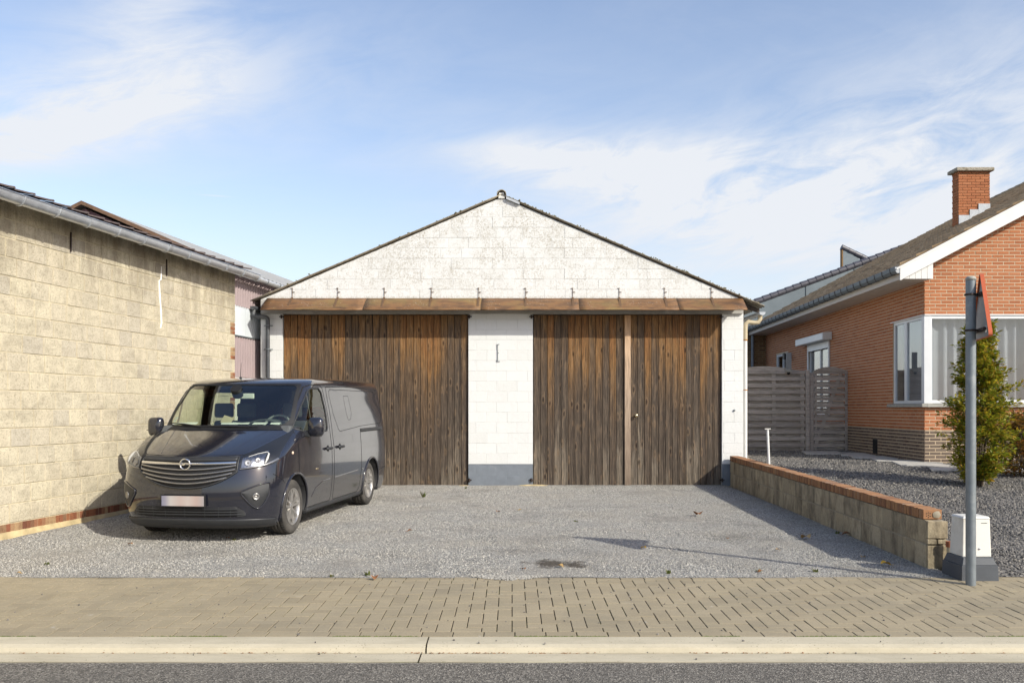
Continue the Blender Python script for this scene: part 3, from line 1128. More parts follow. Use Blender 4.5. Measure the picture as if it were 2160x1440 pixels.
tag(stones('gravel_stones', 'gravel_stone', -7.6, 4.1, 8.40, 17.35, drive_z, 1700, 0.014, 1, skip=lambda x, y: (Vector((x, y, 0)) - WA).dot(WN) < 0.06 and 8.5 < y < 15.7), 'loose crushed grey stones covering the drive')
tag(stones('garden_stones', 'slate_stone', 4.38, 11.6, 8.46, 13.4, garden_z, 900, 0.034, 3), 'loose dark slate chippings in the near garden bed')
tag(stones('garden_stones_far', 'slate_stone', 4.55, 12.5, 13.4, 20.9, garden_z, 420, 0.036, 4, skip=lambda x, y: x > 7.58 + 0.042 * (y - 16.67) and y > 16.6), 'loose dark slate chippings between the fence and the house')


def spill_z(x, y):
    return pave_z(y) + 0.003 if y < PY1 else drive_z(x, y)


def not_spill(x, y):
    c = 8.42 - 0.17 * max(0.0, 1 - ((x + 0.03) / 0.34) ** 2) * (1 + 0.25 * mnoise.noise(Vector((x * 9, 1, 1)))) - 0.012
    return y < c


# the gravel that has spilled over the back row of pavers
_x0, _x1 = -0.40, 0.36
q_ = MB()
pts = []
rr = random.Random(12)
for i in range(1500):
    x = rr.uniform(_x0, _x1)
    y = rr.uniform(8.20, 8.46)
    if not_spill(x, y):
        continue
    s_ = rr.uniform(0.005, 0.011)
    z = pave_z(min(y, PY1)) + s_ * 0.5
    c = Vector((x, y, z))
    m_ = Matrix.Rotation(rr.uniform(0, 6), 3, Vector((rr.uniform(-1, 1), rr.uniform(-1, 1), 1)).normalized())
    dirs = [(1, 0, 0), (-1, 0, 0), (0, 1, 0), (0, -1, 0), (0, 0, 0.8), (0, 0, -0.8)]
    vs = [c + (m_ @ Vector(d)) * s_ * rr.uniform(0.7, 1.2) for d in dirs]
    q_.add(vs, [(0, 2, 4), (2, 1, 4), (1, 3, 4), (3, 0, 4), (2, 0, 5), (1, 2, 5), (3, 1, 5), (0, 3, 5)])
sp_ = q_.build('spilled_gravel', 'gravel_stone', None, fixn=False)
tag(sp_, 'loose gravel spilled over the back edge of the pavers', None, None, 'stuff')
# stray chips on the pavement and the kerb
q_ = MB()
for i in range(150):
    y = rr.uniform(5.92, 8.38)
    x = rr.gauss(0.3, 2.0) if rr.random() < 0.6 else rr.uniform(-5, 5)
    z = pave_z(y) if y > 6.345 else (-0.099 if y > 6.13 else -0.151)
    s_ = rr.uniform(0.004, 0.011)
    c = Vector((x, y, z + s_ * 0.4))
    m_ = Matrix.Rotation(rr.uniform(0, 6), 3, Vector((rr.uniform(-1, 1), rr.uniform(-1, 1), 1)).normalized())
    vs = [c + (m_ @ Vector(d)) * s_ * rr.uniform(0.7, 1.2) for d in [(1, 0, 0), (-1, 0, 0), (0, 1, 0), (0, -1, 0), (0, 0, 0.8), (0, 0, -0.8)]]
    q_.add(vs, [(0, 2, 4), (2, 1, 4), (1, 3, 4), (3, 0, 4), (2, 0, 5), (1, 2, 5), (3, 1, 5), (0, 3, 5)])
tag(q_.build('stray_chips', 'slate_stone', None, fixn=False), 'stray dark stone chips on the pavement and kerb', None, None, 'stuff')
# crumbs and bits of leaf in the gutter groove
q_ = MB()
for i in range(260):
    x = rr.gauss(0.0, 1.6) if rr.random() < 0.5 else rr.uniform(-4, 4)
    y = 6.093 + rr.uniform(-0.012, 0.006)
    s_ = rr.uniform(0.003, 0.010)
    if mnoise.noise(Vector((x * 1.8, 4, 0))) < -0.05:
        continue
    a_ = rr.uniform(0, 6.28)
    vs = [(x + s_ * 1.6 * cos(a_), y + s_ * 0.6 * sin(a_), -0.150), (x - s_ * 1.6 * cos(a_), y - s_ * 0.6 * sin(a_), -0.149), (x + s_ * 0.5 * sin(a_), y, -0.150 + s_ * 0.7), (x - s_ * 0.5 * sin(a_), y + s_ * .5, -0.149 + s_ * 0.3)]
    q_.add(vs, [(0, 2, 1), (0, 3, 2), (1, 2, 3), (0, 1, 3)])
tag(q_.build('gutter_litter', 'dead_leaf', None, fixn=False), 'crumbs of brown leaf lying in the gutter groove', None, None, 'stuff')


# ------------------------------------------------------------------ brickwork helper
def coursed(parent, name, org, ux, nx_, length_fn, z0, z1, bl, bh, depth, joint, mat_, shared, max_parts, part_pool, offset=0.5, jit=0.0, proud=0.0, seg=None):
    pass


def brick_piece(b, o, u, n, a0, a1, z0, z1, depth, bv, dz=0.0):
    """a piece of masonry from distance a0 to a1 along u, facing n, its face at o + n*dz; front edges chamfered"""
    o = Vector(o)
    u = Vector(u)
    n = Vector(n)

    def q(a, d, z):
        p = o + u * a + n * d
        return (p.x, p.y, z)
    back = [q(a0, -depth, z0), q(a1, -depth, z0), q(a1, -depth, z1), q(a0, -depth, z1)]
    mid = [q(a0, dz - bv, z0), q(a1, dz - bv, z0), q(a1, dz - bv, z1), q(a0, dz - bv, z1)]
    fr = [q(a0 + bv, dz, z0 + bv), q(a1 - bv, dz, z0 + bv), q(a1 - bv, dz, z1 - bv), q(a0 + bv, dz, z1 - bv)]
    fs = []
    for base in (0, 4):
        for k in range(4):
            fs.append((base + k, base + (k + 1) % 4, base + 4 + (k + 1) % 4, base + 4 + k))
    fs.append((8, 9, 10, 11))
    return back + mid + fr, fs


def clip_poly(poly, zt):
    """clip a polygon in (a, z) against a list of half planes (p, q, r): keep p*a+q*z<=r"""
    for (p, q, r) in zt:
        res = []
        for i in range(len(poly)):
            A_, B_ = poly[i], poly[(i + 1) % len(poly)]
            da = p * A_[0] + q * A_[1] - r
            db = p * B_[0] + q * B_[1] - r
            if da <= 0:
                res.append(A_)
            if (da < 0 < db) or (db < 0 < da):
                k = da / (da - db)
                res.append((A_[0] + (B_[0] - A_[0]) * k, A_[1] + (B_[1] - A_[1]) * k))
        poly = res
        if len(poly) < 3:
            return None
    return poly


def poly_piece(o, u, n, poly, depth, dz):
    o = Vector(o)
    u = Vector(u)
    n = Vector(n)
    vs = []
    for (a, z) in poly:
        p = o + u * a + n * dz
        vs.append((p.x, p.y, z))
    for (a, z) in poly:
        p = o + u * a - n * depth
        vs.append((p.x, p.y, z))
    k = len(poly)
    fs = [tuple(range(k)), tuple(range(k, 2 * k))[::-1]]
    for i in range(k):
        j = (i + 1) % k
        fs.append((i, i + k, j + k, j))
    return vs, fs


def poly_area(p):
    return abs(sum(p[i][0] * p[(i + 1) % len(p)][1] - p[(i + 1) % len(p)][0] * p[i][1] for i in range(len(p)))) / 2


def masonry(parent, name, o, u, n, a0, a1, z0, z1, L, H, j, mat_, clips=(), holes=(), offset=0.5, depth=0.05, bv=0.003, jit=0.0, limit=300, rank=None, seed=0, phase=0.0, odd=0.0):
    """lay pieces L x H with joints j; up to `limit` of them as parts named `name`, the others joined as one stuff part"""
    rr = random.Random(seed)
    pcs = []
    row = 0
    z = z0
    while z < z1 - 0.01:
        zt = min(z + H - j, z1)
        a = a0 - (L * offset if row % 2 else 0) - phase
        while a < a1:
            l_ = L * (1 + rr.uniform(-odd, odd))
            s0, s1 = max(a, a0), min(a + l_ - j, a1)
            if s1 - s0 > 0.02:
                segs = [(s0, s1)]
                for (h0, h1, hz0, hz1) in holes:
                    if zt > hz0 + 0.01 and z < hz1 - 0.01:
                        ns = []
                        for (p0, p1) in segs:
                            if p1 <= h0 or p0 >= h1:
                                ns.append((p0, p1))
                            else:
                                if h0 - p0 > 0.02:
                                    ns.append((p0, h0))
                                if p1 - h1 > 0.02:
                                    ns.append((h1, p1))
                        segs = ns
                for (p0, p1) in segs:
                    dz = rr.uniform(-jit, jit)
                    poly = [(p0, z), (p1, z), (p1, zt), (p0, zt)]
                    cl = clip_poly(poly, clips) if clips else poly
                    if not cl or poly_area(cl) < 0.15 * (p1 - p0) * (zt - z) * 0.3:
                        continue
                    if len(cl) == 4 and abs(poly_area(cl) - (p1 - p0) * (zt - z)) < 1e-6:
                        g = brick_piece(None, o, u, n, p0, p1, z, zt, depth, bv, dz)
                    else:
                        g = poly_piece(o, u, n, cl, depth, dz)
                    c = Vector(o) + Vector(u) * ((p0 + p1) / 2)
                    pcs.append((g, Vector((c.x, c.y, (z + zt) / 2))))
            a += l_
        z += H
        row += 1
    if rank is None:
        def rank(c):
            vis = abs(c.x) < c.y * 0.575
            return (0 if vis else 1, c.length)
    order = sorted(range(len(pcs)), key=lambda i: rank(pcs[i][1]))
    near_ = set(order[:limit])
    rest_ = MB()
    made = []
    for i, (g, c) in enumerate(pcs):
        if i in near_:
            q = MB()
            q.add(*g)
            made.append(q.build(name, mat_, parent, fixn=False))
        else:
            rest_.add(*g)
    if rest_.v:
        ro = rest_.build(name + '_field', mat_, parent, fixn=False)
        ro['kind'] = 'stuff'
    return made


# ------------------------------------------------------------------ left building: tan block wall, gutter, tiled roof
def left_building():
    root = thing('block_building', (WA.x, WA.y, 0.1), 'long tan concrete block building with a zinc gutter at the left edge', 'building')
    L0, L1 = -5.0, (WB - WA).length
    core = MB()
    inner = -WN

    def wp(a, d, z):
        p = WA + WD * a + WN * d
        return (p.x, p.y, z)
    # wall core (mortar) with its thickness, then the rest of the shell
    core.hexa([wp(L0, -0.007, -0.1), wp(L1 - 0.004, -0.007, -0.1), wp(L1 - 0.004, -0.25, -0.1), wp(L0, -0.25, -0.1), wp(L0, -0.007, 3.843), wp(L1 - 0.004, -0.007, 3.843), wp(L1 - 0.004, -0.25, 3.843), wp(L0, -0.25, 3.843)])
    wall = core.build('wall', 'tan_mortar', root)
    sh = MB()
    sh.hexa([wp(L0, -0.26, -0.1), wp(L1, -0.26, -0.1), wp(L1, -6.5, -0.1), wp(L0, -6.5, -0.1), wp(L0, -0.26, 3.747), wp(L1, -0.26, 3.747), wp(L1, -6.5, 3.747), wp(L0, -6.5, 3.747)])
    sh.build('rear_walls', 'tan_block', root)
    # quoin bricks at the far end, every other course
    holes = []
    for k in range(-6, 11):
        z = 1.5 + 0.214 * k
        if k in (6, 4, 2, 0, -2):
            holes.append((L1 - 0.17, L1 + 1, z - 0.005, z + 0.203))
            zz = z
            for r_ in range(3):
                zb = zz + 0.0685 * r_
                if r_ % 2 == 0:
                    cuts = [(L1 - 0.165, L1 - 0.088), (L1 - 0.078, L1)]
                else:
                    cuts = [(L1 - 0.165, L1)]
                for (c0, c1) in cuts:
                    q = MB()
                    q.add(*brick_piece(None, WA, WD, WN, c0, c1, zb, zb + 0.059, 0.05, 0.003, 0.001))
                    q.build('brick', 'old_red_brick', wall, fixn=False)
    masonry(wall, 'block', WA, WD, WN, L0, L1, 0.216, 3.843, 0.32, 0.214, 0.010, 'tan_block', holes=holes, offset=0.45, depth=0.06, bv=0.004, jit=0.0035, limit=300, seed=4, odd=0.12)
    # soldier course of red brick at the foot, old mortar below
    rr = random.Random(8)
    a = -1.2
    while a < L1:
        w = 0.066 + rr.uniform(-0.004, 0.004)
        q = MB()
        q.add(*brick_piece(None, WA, WD, WN, a, a + w - 0.006, 0.115, 0.205, 0.05, 0.003, rr.uniform(-0.003, 0.004)))
        q.build('foot_brick', 'old_red_brick', wall, fixn=False)
        a += w
    q = MB()
    rows = []
    for i in range(90):
        a = L0 + (L1 - L0) * i / 89
        rows.append([wp(a, 0.0, 0.118), wp(a, 0.012 + 0.008 * mnoise.noise(Vector((a * 4, 0, 0))), 0.103), wp(a, 0.03 + 0.02 * mnoise.noise(Vector((a * 3, 5, 0))), 0.04), wp(a, 0.05 + 0.02 * mnoise.noise(Vector((a * 2, 7, 0))), -0.1)])
    q.grid(rows)
    q.build('footing', 'old_mortar', root)
    # gutter
    go, gz = 0.32, 3.817
    q = MB()
    prof = [(go + 0.073 * cos(an), gz - 0.091 * sin(an)) for an in [pi * k / 10 for k in range(11)]]
    prof = [(go + 0.087, gz + 0.004), (go + 0.083, gz + 0.012), (go + 0.073, gz + 0.006)] + prof[0:] 
    prof2 = prof + [(go - 0.066, gz + 0.03)] + [(go + 0.067 * cos(an), gz - 0.084 * sin(an)) for an in [pi * (10 - k) / 10 for k in range(11)]]
    ga, gb = L0, L1 + 0.18
    rows = []
    for i in range(40):
        a = ga + (gb - ga) * i / 39
        rows.append([wp(a, d, z) for (d, z) in prof2])
    q.grid(rows)
    gut = q.build('gutter', 'zinc', root)
    # end cap
    q = MB()
    q.add([wp(gb, go + 0.073 * cos(pi * k / 10), gz - 0.091 * sin(pi * k / 10)) for k in range(11)], [tuple(range(11))])
    q.build('gutter_end', 'zinc', root)
    # brackets
    a = L0 + 0.17
    while a < gb:
        q = MB()
        q.tube([wp(a, go + 0.079 * cos(an), gz - 0.098 * sin(an)) for an in [pi * k / 8 for k in range(9)]], 0.008, 6)
        q.build('gutter_bracket', 'zinc', gut)
        a += 0.59
    q = MB()
    a = 6.445
    # roof deck and fascia
    pitch = radians(11.5)
    e0 = 0.29
    zt = 3.855

    def rp(a, s, h):      # s metres up the slope from the eave
        return wp(a, e0 - s * cos(pitch) - h * sin(pitch) * -1 * 0, zt + s * sin(pitch) + h)
    q = MB()
    q.hexa([rp(L0, 0.0, -0.07), rp(L1 + 0.05, 0.0, -0.07), rp(L1 + 0.05, 6.0, -0.07), rp(L0, 6.0, -0.07), rp(L0, 0.0, -0.02), rp(L1 + 0.05, 0.0, -0.02), rp(L1 + 0.05, 6.0, -0.02), rp(L0, 6.0, -0.02)])
    q.build('roof_deck', 'dark_timber', root)
    # tiles
    rr = random.Random(2)
    tilew = 0.32
    n = int((L1 + 0.15 - L0) / tilew)
    rest_ = MB()
    for r_ in range(6):
        for i in range(n):
            a = L0 + i * tilew
            s0 = r_ * 0.33 - 0.05
            s1 = s0 + 0.37
            h0 = 0.022 + rr.uniform(-0.003, 0.003)
            lift = 0.020
            pts = []
            for (hh, th) in ((0.0, 0), (0.016, 1)):
                for (aa, ss, k) in ((a, s0, 0), (a + tilew + 0.01, s0, 1), (a + tilew + 0.01, s1, 1), (a, s1, 0)):
                    up = lift * k + h0 + hh - 0.02 * (ss - s0) / (s1 - s0)
                    pts.append(rp(aa, ss, up))
            q = MB()
            q.hexa(pts)
            # rolled rib at the far side
            q.tube([rp(a + tilew - 0.012, s0 - 0.004, h0 + lift + 0.008), rp(a + tilew - 0.012, s1, h0 + lift)], 0.013, 6)
            if r_ == 0 and True:
                q.build('roof_tile', 'dark_tile', root)
            else:
                rest_.add(q.v, q.f)
    o = rest_.build('roof_tile_field', 'dark_tile', root)
    o['kind'] = 'stuff'
    # rusty wall anchors
    for (px, y0, y1) in ((148, 490, 531), (350, 547, 582)):
        # point on the wall at this column
        k = (1080 - px) / F
        Y = (WA.dot(WN)) / (WN.x * -k + WN.y)
        c = Vector((-k * Y, Y, 0)) + WN * 0.012
        s = F / Y
        q = MB()
        zt_, zb_ = EYE + (HZ - y0) / s, EYE + (HZ - y1) / s
        q.tube([(c.x, c.y, zt_), (c.x, c.y, zb_)], 0.011, 6)
        q.build('wall_anchor', 'dark_iron', root)
    # white filler in the crack
    pts = []
    for (px, py) in ((340, 562), (339, 590), (335, 592), (336, 620), (338, 645), (340, 680), (338, 692)):
        k = (1080 - px) / F
        Y = (WA.dot(WN)) / (WN.x * -k + WN.y)
        c = Vector((-k * Y, Y, 0)) + WN * 0.003
        pts.append((c.x, c.y, EYE + (HZ - py) * Y / F))
    q = MB()
    q.tube(pts, [0.007, 0.011, 0.010, 0.016, 0.014, 0.015, 0.010], 6)
    q.build('crack_filler', 'crack_filler', root)


left_building()


# ------------------------------------------------------------------ pink corrugated building
def corrugated(o, u, n, a0, a1, z0, z1, pitch, amp, name, mat_, parent, flat=False):
    q = MB()
    o = Vector(o)
    u = Vector(u)
    n = Vector(n)
    steps = max(2, int((a1 - a0) / pitch * 6))
    rows = []
    for i in range(steps + 1):
        a = a0 + (a1 - a0) * i / steps
        ph = (a / pitch) % 1.0
        # trapezoid profile
        d = amp * (1 if 0.0 <= ph < 0.45 else -1) if not flat else 0
        if not flat:
            d = amp * max(-1, min(1, 1.8 * sin(2 * pi * a / pitch)))
        p = o + u * a + n * d
        rows.append([(p.x, p.y, z0), (p.x, p.y, z1)])
    q.grid(rows, smooth=False)
    return q.build(name, mat_, parent, solid=0.002)


def pink_building():
    G = 16.2
    c0 = Vector((-5.21, G, 0))
    u = Vector((0.135, 1, 0)).normalized()
    n = Vector((u.y, -u.x, 0))
    root = thing('corrugated_shed', (-7.5, G, 0), 'far shed clad in pink corrugated sheet with a pale band, left of the barn', 'shed')
    Ln = 11.3
    core = MB()

    def w(a, d, z):
        p = c0 + u * a + n * d
        return (p.x, p.y, z)
    half = 2.64
    core.hexa([w(0, -0.06, -.1), w(Ln, -0.06, -.1), w(Ln, -2 * half, -.1), w(0, -2 * half, -.1), w(0, -0.06, 3.9), w(Ln, -0.06, 3.9), w(Ln, -2 * half, 3.9), w(0, -2 * half, 3.9)])
    core.build('frame_walls', 'dark_timber', root)
    q = MB()
    q.box(0, 1, 0, 1, 0, 1)
    q = MB()
    q.hexa([w(0, -0.05, -.1), w(3.4, -0.05, -.1), w(3.4, 0.03, -.1), w(0, 0.03, -.1), w(0, -0.05, 2.09), w(3.4, -0.05, 2.09), w(3.4, 0.03, 2.09), w(0, 0.03, 2.09)])
    q.build('base_wall', 'white_render', root)
    corrugated(c0, u, n, 0, 3.4, 2.10, 2.85, 0.11, 0.024, 'lower_sheet', 'pink_sheet', root)
    corrugated(c0, u, n, 0, 3.4, 3.42, 3.98, 0.11, 0.024, 'upper_sheet', 'pink_sheet', root)
    q = MB()
    for (a, c) in ((0, 0.98), (0.99, 1.28), (1.29, 3.4)):
        q.hexa([w(a, -0.03, 2.875), w(c, -0.03, 2.875), w(c, 0.002, 2.875), w(a, 0.002, 2.875), w(a, -0.03, 3.43), w(c, -0.03, 3.43), w(c, 0.002, 3.43), w(a, 0.002, 3.43)])
    q.build('pale_band', 'pale_sheet', root)
    q = MB()
    q.hexa([w(0, -0.03, 2.85), w(3.4, -0.03, 2.85), w(3.4, 0.035, 2.85), w(0, 0.035, 2.85), w(0, -0.03, 2.873), w(3.4, -0.03, 2.873), w(3.4, 0.035, 2.873), w(0, 0.035, 2.873)])
    q.build('drip_rail', 'zinc_dull', root)
    # front gable in maroon ribbed sheet
    pk = P(166, 428, G)
    ez = EYE + (HZ - 563) * G / F
    q = MB()
    steps = 60
    rows = []
    for i in range(steps * 4 + 1):
        d = -2 * half * i / (steps * 4)
        ph = (d / 0.24) % 1.0
        off = 0.018 if ph < 0.3 else -0.018
        top = ez + (pk.z - ez) * (1 - abs(d + half) / half)
        p = c0 + n * d - u * (0.05 + off)
        rows.append([(p.x, p.y, 3.0), (p.x, p.y, top - 0.03)])
    q.grid(rows, smooth=False)
    q.build('gable_sheet', 'maroon_sheet', root, solid=0.002)
    # roof slopes, ribs running down the slope
    for sgn in (0, 1):
        q = MB()
        rows = []
        nst = 230
        for i in range(nst + 1):
            a = -0.12 + (Ln + 0.12) * i / nst
            rib = 0.022 if (a / 0.2) % 1.0 < 0.35 else 0.0
            row = []
            for k in (0, 1):
                if sgn == 0:
                    d = 0.18 if k == 0 else -half
                    z = (ez - 0.02) if k == 0 else pk.z + 0.04
                else:
                    d = -2 * half - 0.15 if k == 0 else -half
                    z = (ez - 0.02) if k == 0 else pk.z + 0.04
                p = w(a, d, z + rib)
                row.append(p)
            rows.append(row)
        q.grid(rows, smooth=False)
        q.build('roof_slope', 'grey_roof_sheet', root, solid=0.01)
    # barge boards
    q = MB()
    for (d0, d1) in ((0.18, -half), (-2 * half - 0.15, -half)):
        a = Vector(w(-0.15, d0, ez - 0.05))
        c = Vector(w(-0.15, d1, pk.z + 0.02))
        t_ = Vector((0, 0, 0.07))
        v_ = -u * 0.03
        q.hexa([a, c, c - v_, a - v_, a + t_, c + t_, c - v_ + t_, a - v_ + t_])
    q.build('barge_board', 'timber_brown', root)
    # solar panels row high on the roof (dark edge boxes)
    # gutter
    q = MB()
    rows = []
    gz = ez - 0.05
    for i in range(30):
        a = -0.1 + 6.0 * i / 29
        rows.append([w(a, 0.22 + 0.065 * cos(pi * k / 8), gz - 0.075 * sin(pi * k / 8)) for k in range(9)])
    q.grid(rows)
    g = q.build('gutter', 'bright_zinc', root, solid=0.003)
    for i in range(8):
        a = 0.2 + i * 0.6
        q = MB()
        q.tube([w(a, 0.22 + 0.072 * cos(pi * k / 8), gz - 0.082 * sin(pi * k / 8)) for k in range(9)], 0.007, 6)
        q.build('gutter_bracket', 'zinc_dull', g)


pink_building()

# ------------------------------------------------------------------ the white barn
BY = 17.43
S = F / BY


def bx_(px):
    return (px - 1080) / S


def bz_(py):
    return EYE + (HZ - py) / S


def barn():
    root = thing('barn', (-0.2, BY, 0.0), 'low white painted block barn with two big wooden double doors and a rusty canopy', 'barn')
    xl, xr = bx_(550), bx_(1568)
    g0 = 0.0
    xrdg, zrdg = bx_(1058), bz_(412)
    zel, zer = bz_(637), bz_(647)
    xel, xer = bx_(527), bx_(1612)
    sl = (zrdg - zel) / (xrdg - xel)
    sr = (zrdg - zer) / (xer - xrdg)
    d1 = (bx_(596), bx_(988))
    d2 = (bx_(1124), bx_(1523))
    zd = bz_(662)
    zb = bz_(1023)
    back = BY + 5.6

    def rz(x):
        return zrdg - (xrdg - x) * sl if x < xrdg else zrdg - (x - xrdg) * sr
    # wall core with the two openings left free
    q = MB()

    def vbox(x0, x1, z0, z1):
        q.box(x0, x1, BY + 0.003, BY + 0.2, z0, z1)
    vbox(xl, d1[0], -0.2, zd)
    vbox(d1[1], d2[0], -0.2, zd)
    vbox(d2[1], xr, -0.2, zd)
    q.prism([(xl, BY + 0.003, zd), (xr, BY + 0.003, zd), (xr, BY + 0.003, rz(xr) - 0.04), (xrdg, BY + 0.003, zrdg - 0.04), (xl, BY + 0.003, rz(xl) - 0.04)], (0, 0.197, 0))
    wall = q.build('front_wall', 'white_joint', root)
    o = (0, BY, 0)
    u = (1, 0, 0)
    n = (0, -1, 0)
    clips = [(-sl, 1, zrdg - sl * xrdg - 0.055), (sr, 1, zrdg + sr * xrdg - 0.055)]
    zc = bz_(660)
    # blocks of the gable
    masonry(wall, 'block', o, u, n, xl, xr, bz_(632), zrdg, 0.40, 0.20, 0.004, 'white_paint', clips=clips, depth=0.0028, bv=0.003, jit=0.003, limit=400, seed=3, offset=0.5, phase=0.13, odd=0.03)
    zp = bz_(978)
    # hidden course behind the canopy, then piers
    q = MB()
    q.box(xl, xr, BY - 0.002, BY + 0.0025, bz_(660), bz_(632) - 0.006)
    q.build('lintel', 'lintel_render', root)
    for k, (a, c, ph) in enumerate(((xl, d1[0], 0.1), (d1[1], d2[0], 0.05), (d2[1], xr, 0.16))):
        masonry(wall, 'block', o, u, n, a, c, zp, bz_(661), 0.40, 0.20, 0.004, 'white_paint', depth=0.0028, bv=0.003, jit=0.002, limit=100, seed=10 + k, phase=ph, odd=0.02)
        masonry(wall, 'plinth_block', o, u, n, a, c, zb - 0.03, zp - 0.006, 0.40, 0.21, 0.006, 'plinth_paint', depth=0.0028, bv=0.003, jit=0.002, limit=30, seed=20 + k, phase=ph)
    q = MB()
    for (a, c) in ((xl, d1[0]), (d1[1], d2[0]), (d2[1], xr)):
        q.box(a, c, BY + 0.0012, BY + 0.0024, zb - 0.03, zp - 0.003)
    q.build('plinth_backing', 'plinth_paint', root)
    # side and rear walls
    q = MB()
    q.box(xl, xl + 0.2, BY + 0.2, back, -0.2, rz(xl) - 0.05)
    q.box(xr - 0.2, xr, BY + 0.2, back, -0.2, rz(xr) - 0.05)
    q.prism([(xl + 0.2, back - 0.2, -0.2), (xr - 0.2, back - 0.2, -0.2), (xr - 0.2, back - 0.2, rz(xr) - 0.1), (xrdg, back - 0.2, zrdg - 0.1), (xl + 0.2, back - 0.2, rz(xl) - 0.1)], (0, 0.2, 0))
    q.build('side_walls', 'white_render', root)
    # roof slopes: corrugated fibre cement, waves across, ridges running down the slope (front to back repeat)
    for side in (0, 1):
        q = MB()
        rows = []
        nst = 200
        for i in range(nst + 1):
            y = BY - 0.05 + (back + 0.15 - BY) * i / nst
            wv = 0.014 * sin(2 * pi * y / 0.177 + 1.0)
            row = []
            for k in range(13):
                f = k / 12
                if side == 0:
                    x = xel + (xrdg - xel) * f
                    z = zel + (zrdg - zel) * f
                else:
                    x = xer + (xrdg - xer) * f
                    z = zer + (zrdg - zer) * f
                lap = 0.006 * ((k % 4) == 3)
                row.append((x, y, z + wv + lap + 0.008 * mnoise.noise(Vector((x * 1.3, 2, 0))) + 0.004))
            rows.append(row)
        q.grid(rows, smooth=True)
        q.build('roof_sheet', 'roof_sheet', root, solid=0.008)
    # ridge cap
    q = MB()
    rows = []
    for i in range(12):
        y = BY - 0.07 + (back + 0.2 - BY) * i / 11
        rows.append([(xrdg + 0.085 * cos(a_) + 0.01 * 0, y, zrdg + 0.015 + 0.075 * sin(a_)) for a_ in [pi * k / 8 - 0.15 + 0.3 * k / 8 * 1 for k in range(9)]])
    q.grid(rows)
    q.build('ridge_cap', 'roof_sheet', root, solid=0.016)
    q = MB()
    q.prism([(xrdg - 0.06, BY - 0.03, zrdg - 0.06), (xrdg + 0.06, BY - 0.03, zrdg - 0.06), (xrdg + 0.045, BY - 0.03, zrdg + 0.05), (xrdg - 0.045, BY - 0.03, zrdg + 0.05)], (0, 0.05, 0))
    q.build('ridge_infill', 'white_render', root)
    # verge: thin metal edge on the right slope, moss clumps on both
    q = MB()
    for (xa, xb) in ((xrdg + 0.09, bx_(1096)),):
        za, zb2 = rz(xa) - 0.012, rz(xb) - 0.012
        q.hexa([(xa, BY - 0.056, za - 0.03), (xb, BY - 0.056, zb2 - 0.03), (xb, BY - 0.005, zb2 - 0.03), (xa, BY - 0.005, za - 0.03), (xa, BY - 0.056, za + 0.015), (xb, BY - 0.056, zb2 + 0.015), (xb, BY - 0.005, zb2 + 0.015), (xa, BY - 0.005, za + 0.015)])
    q.build('verge_trim', 'lead_flashing', root)
    rr = random.Random(6)
    q = MB()
    for i in range(240):
        x = rr.uniform(xel + 0.05, xer - 0.05) if rr.random() < 0.45 else rr.uniform(xrdg, xer)
        z = rz(x) + rr.uniform(0.02, 0.045)
        y = BY - 0.05 + rr.uniform(0, 0.15)
        r_ = rr.uniform(0.008, 0.03)
        c = Vector((x, y, z))
        vs = [c + Vector((rr.uniform(.6, 1.2) * r_ * cos(k * pi / 3), r_ * sin(k * pi / 3), -0.3 * r_)) for k in range(6)] + [c + Vector((0, 0, r_ * 0.7))]
        q.add(vs, [(k, (k + 1) % 6, 6) for k in range(6)])
    mo = q.build('roof_moss', 'moss_clump', root)
    mo['kind'] = 'stuff'
    # rafter ends / purlins beneath the right eave
    q = MB()
    for k in range(5):
        y = BY + 0.15 + k * 1.2
        q.hexa([(xr + 0.0, y, rz(xr) - 0.16), (xer - 0.05, y, zer - 0.10), (xer - 0.05, y + 0.06, zer - 0.10), (xr, y + 0.06, rz(xr) - 0.16), (xr, y, rz(xr) - 0.03), (xer - 0.05, y, zer - 0.03), (xer - 0.05, y + 0.06, zer - 0.03), (xr, y + 0.06, rz(xr) - 0.03)])
        q.hexa([(xel + 0.04, y, zel - 0.10), (xl, y, rz(xl) - 0.16), (xl, y + 0.06, rz(xl) - 0.16), (xel + 0.04, y + 0.06, zel - 0.10), (xel + 0.04, y, zel - 0.03), (xl, y, rz(xl) - 0.03), (xl, y + 0.06, rz(xl) - 0.03), (xel + 0.04, y + 0.06, zel - 0.03)])
    q.build('rafter_ends', 'dark_timber', root)
    # ---- canopy
    zw, zl = bz_(629), EYE + (HZ - 652) * (BY - 0.45) / F
    yo = BY - 0.45
    so = F / yo
    tx0, tx1 = bx_(563), bx_(1566)
    bx0, bx1 = (548 - 1080) / so, (1577 - 1080) / so
    joints = [0.0, 0.21, 0.452, 0.655, 0.86, 1.0]
    for a, c in zip(joints, joints[1:]):
        q = MB()
        rows = []
        for i in range(13):
            f = a + (c - a) * i / 12 + (0.0006 if i == 0 else 0)
            sag = 0.010 * mnoise.noise(Vector((f * 9, 1, 0))) + 0.006 * mnoise.noise(Vector((f * 40, 3, 0)))
            t0 = Vector((tx0 + (tx1 - tx0) * f, BY - 0.004, zw))
            t1 = Vector((bx0 + (bx1 - bx0) * f, yo, zl + sag))
            rows.append([tuple(t0 + (t1 - t0) * k / 4 + Vector((0, 0, 0.004 * sin(k) + (0.002 if i in (0, 12) else 0)))) for k in range(5)] + [tuple(t1 + Vector((0, 0.004, -0.018)))])
        q.grid(rows)
        q.build('canopy_sheet', 'rusty_sheet', root, solid=0.003)
    # soffit strip behind the lip and the lintel board over the doors
    q = MB()
    q.box(xl + 0.02, xr - 0.02, BY - 0.06, BY - 0.003, bz_(662), bz_(650))
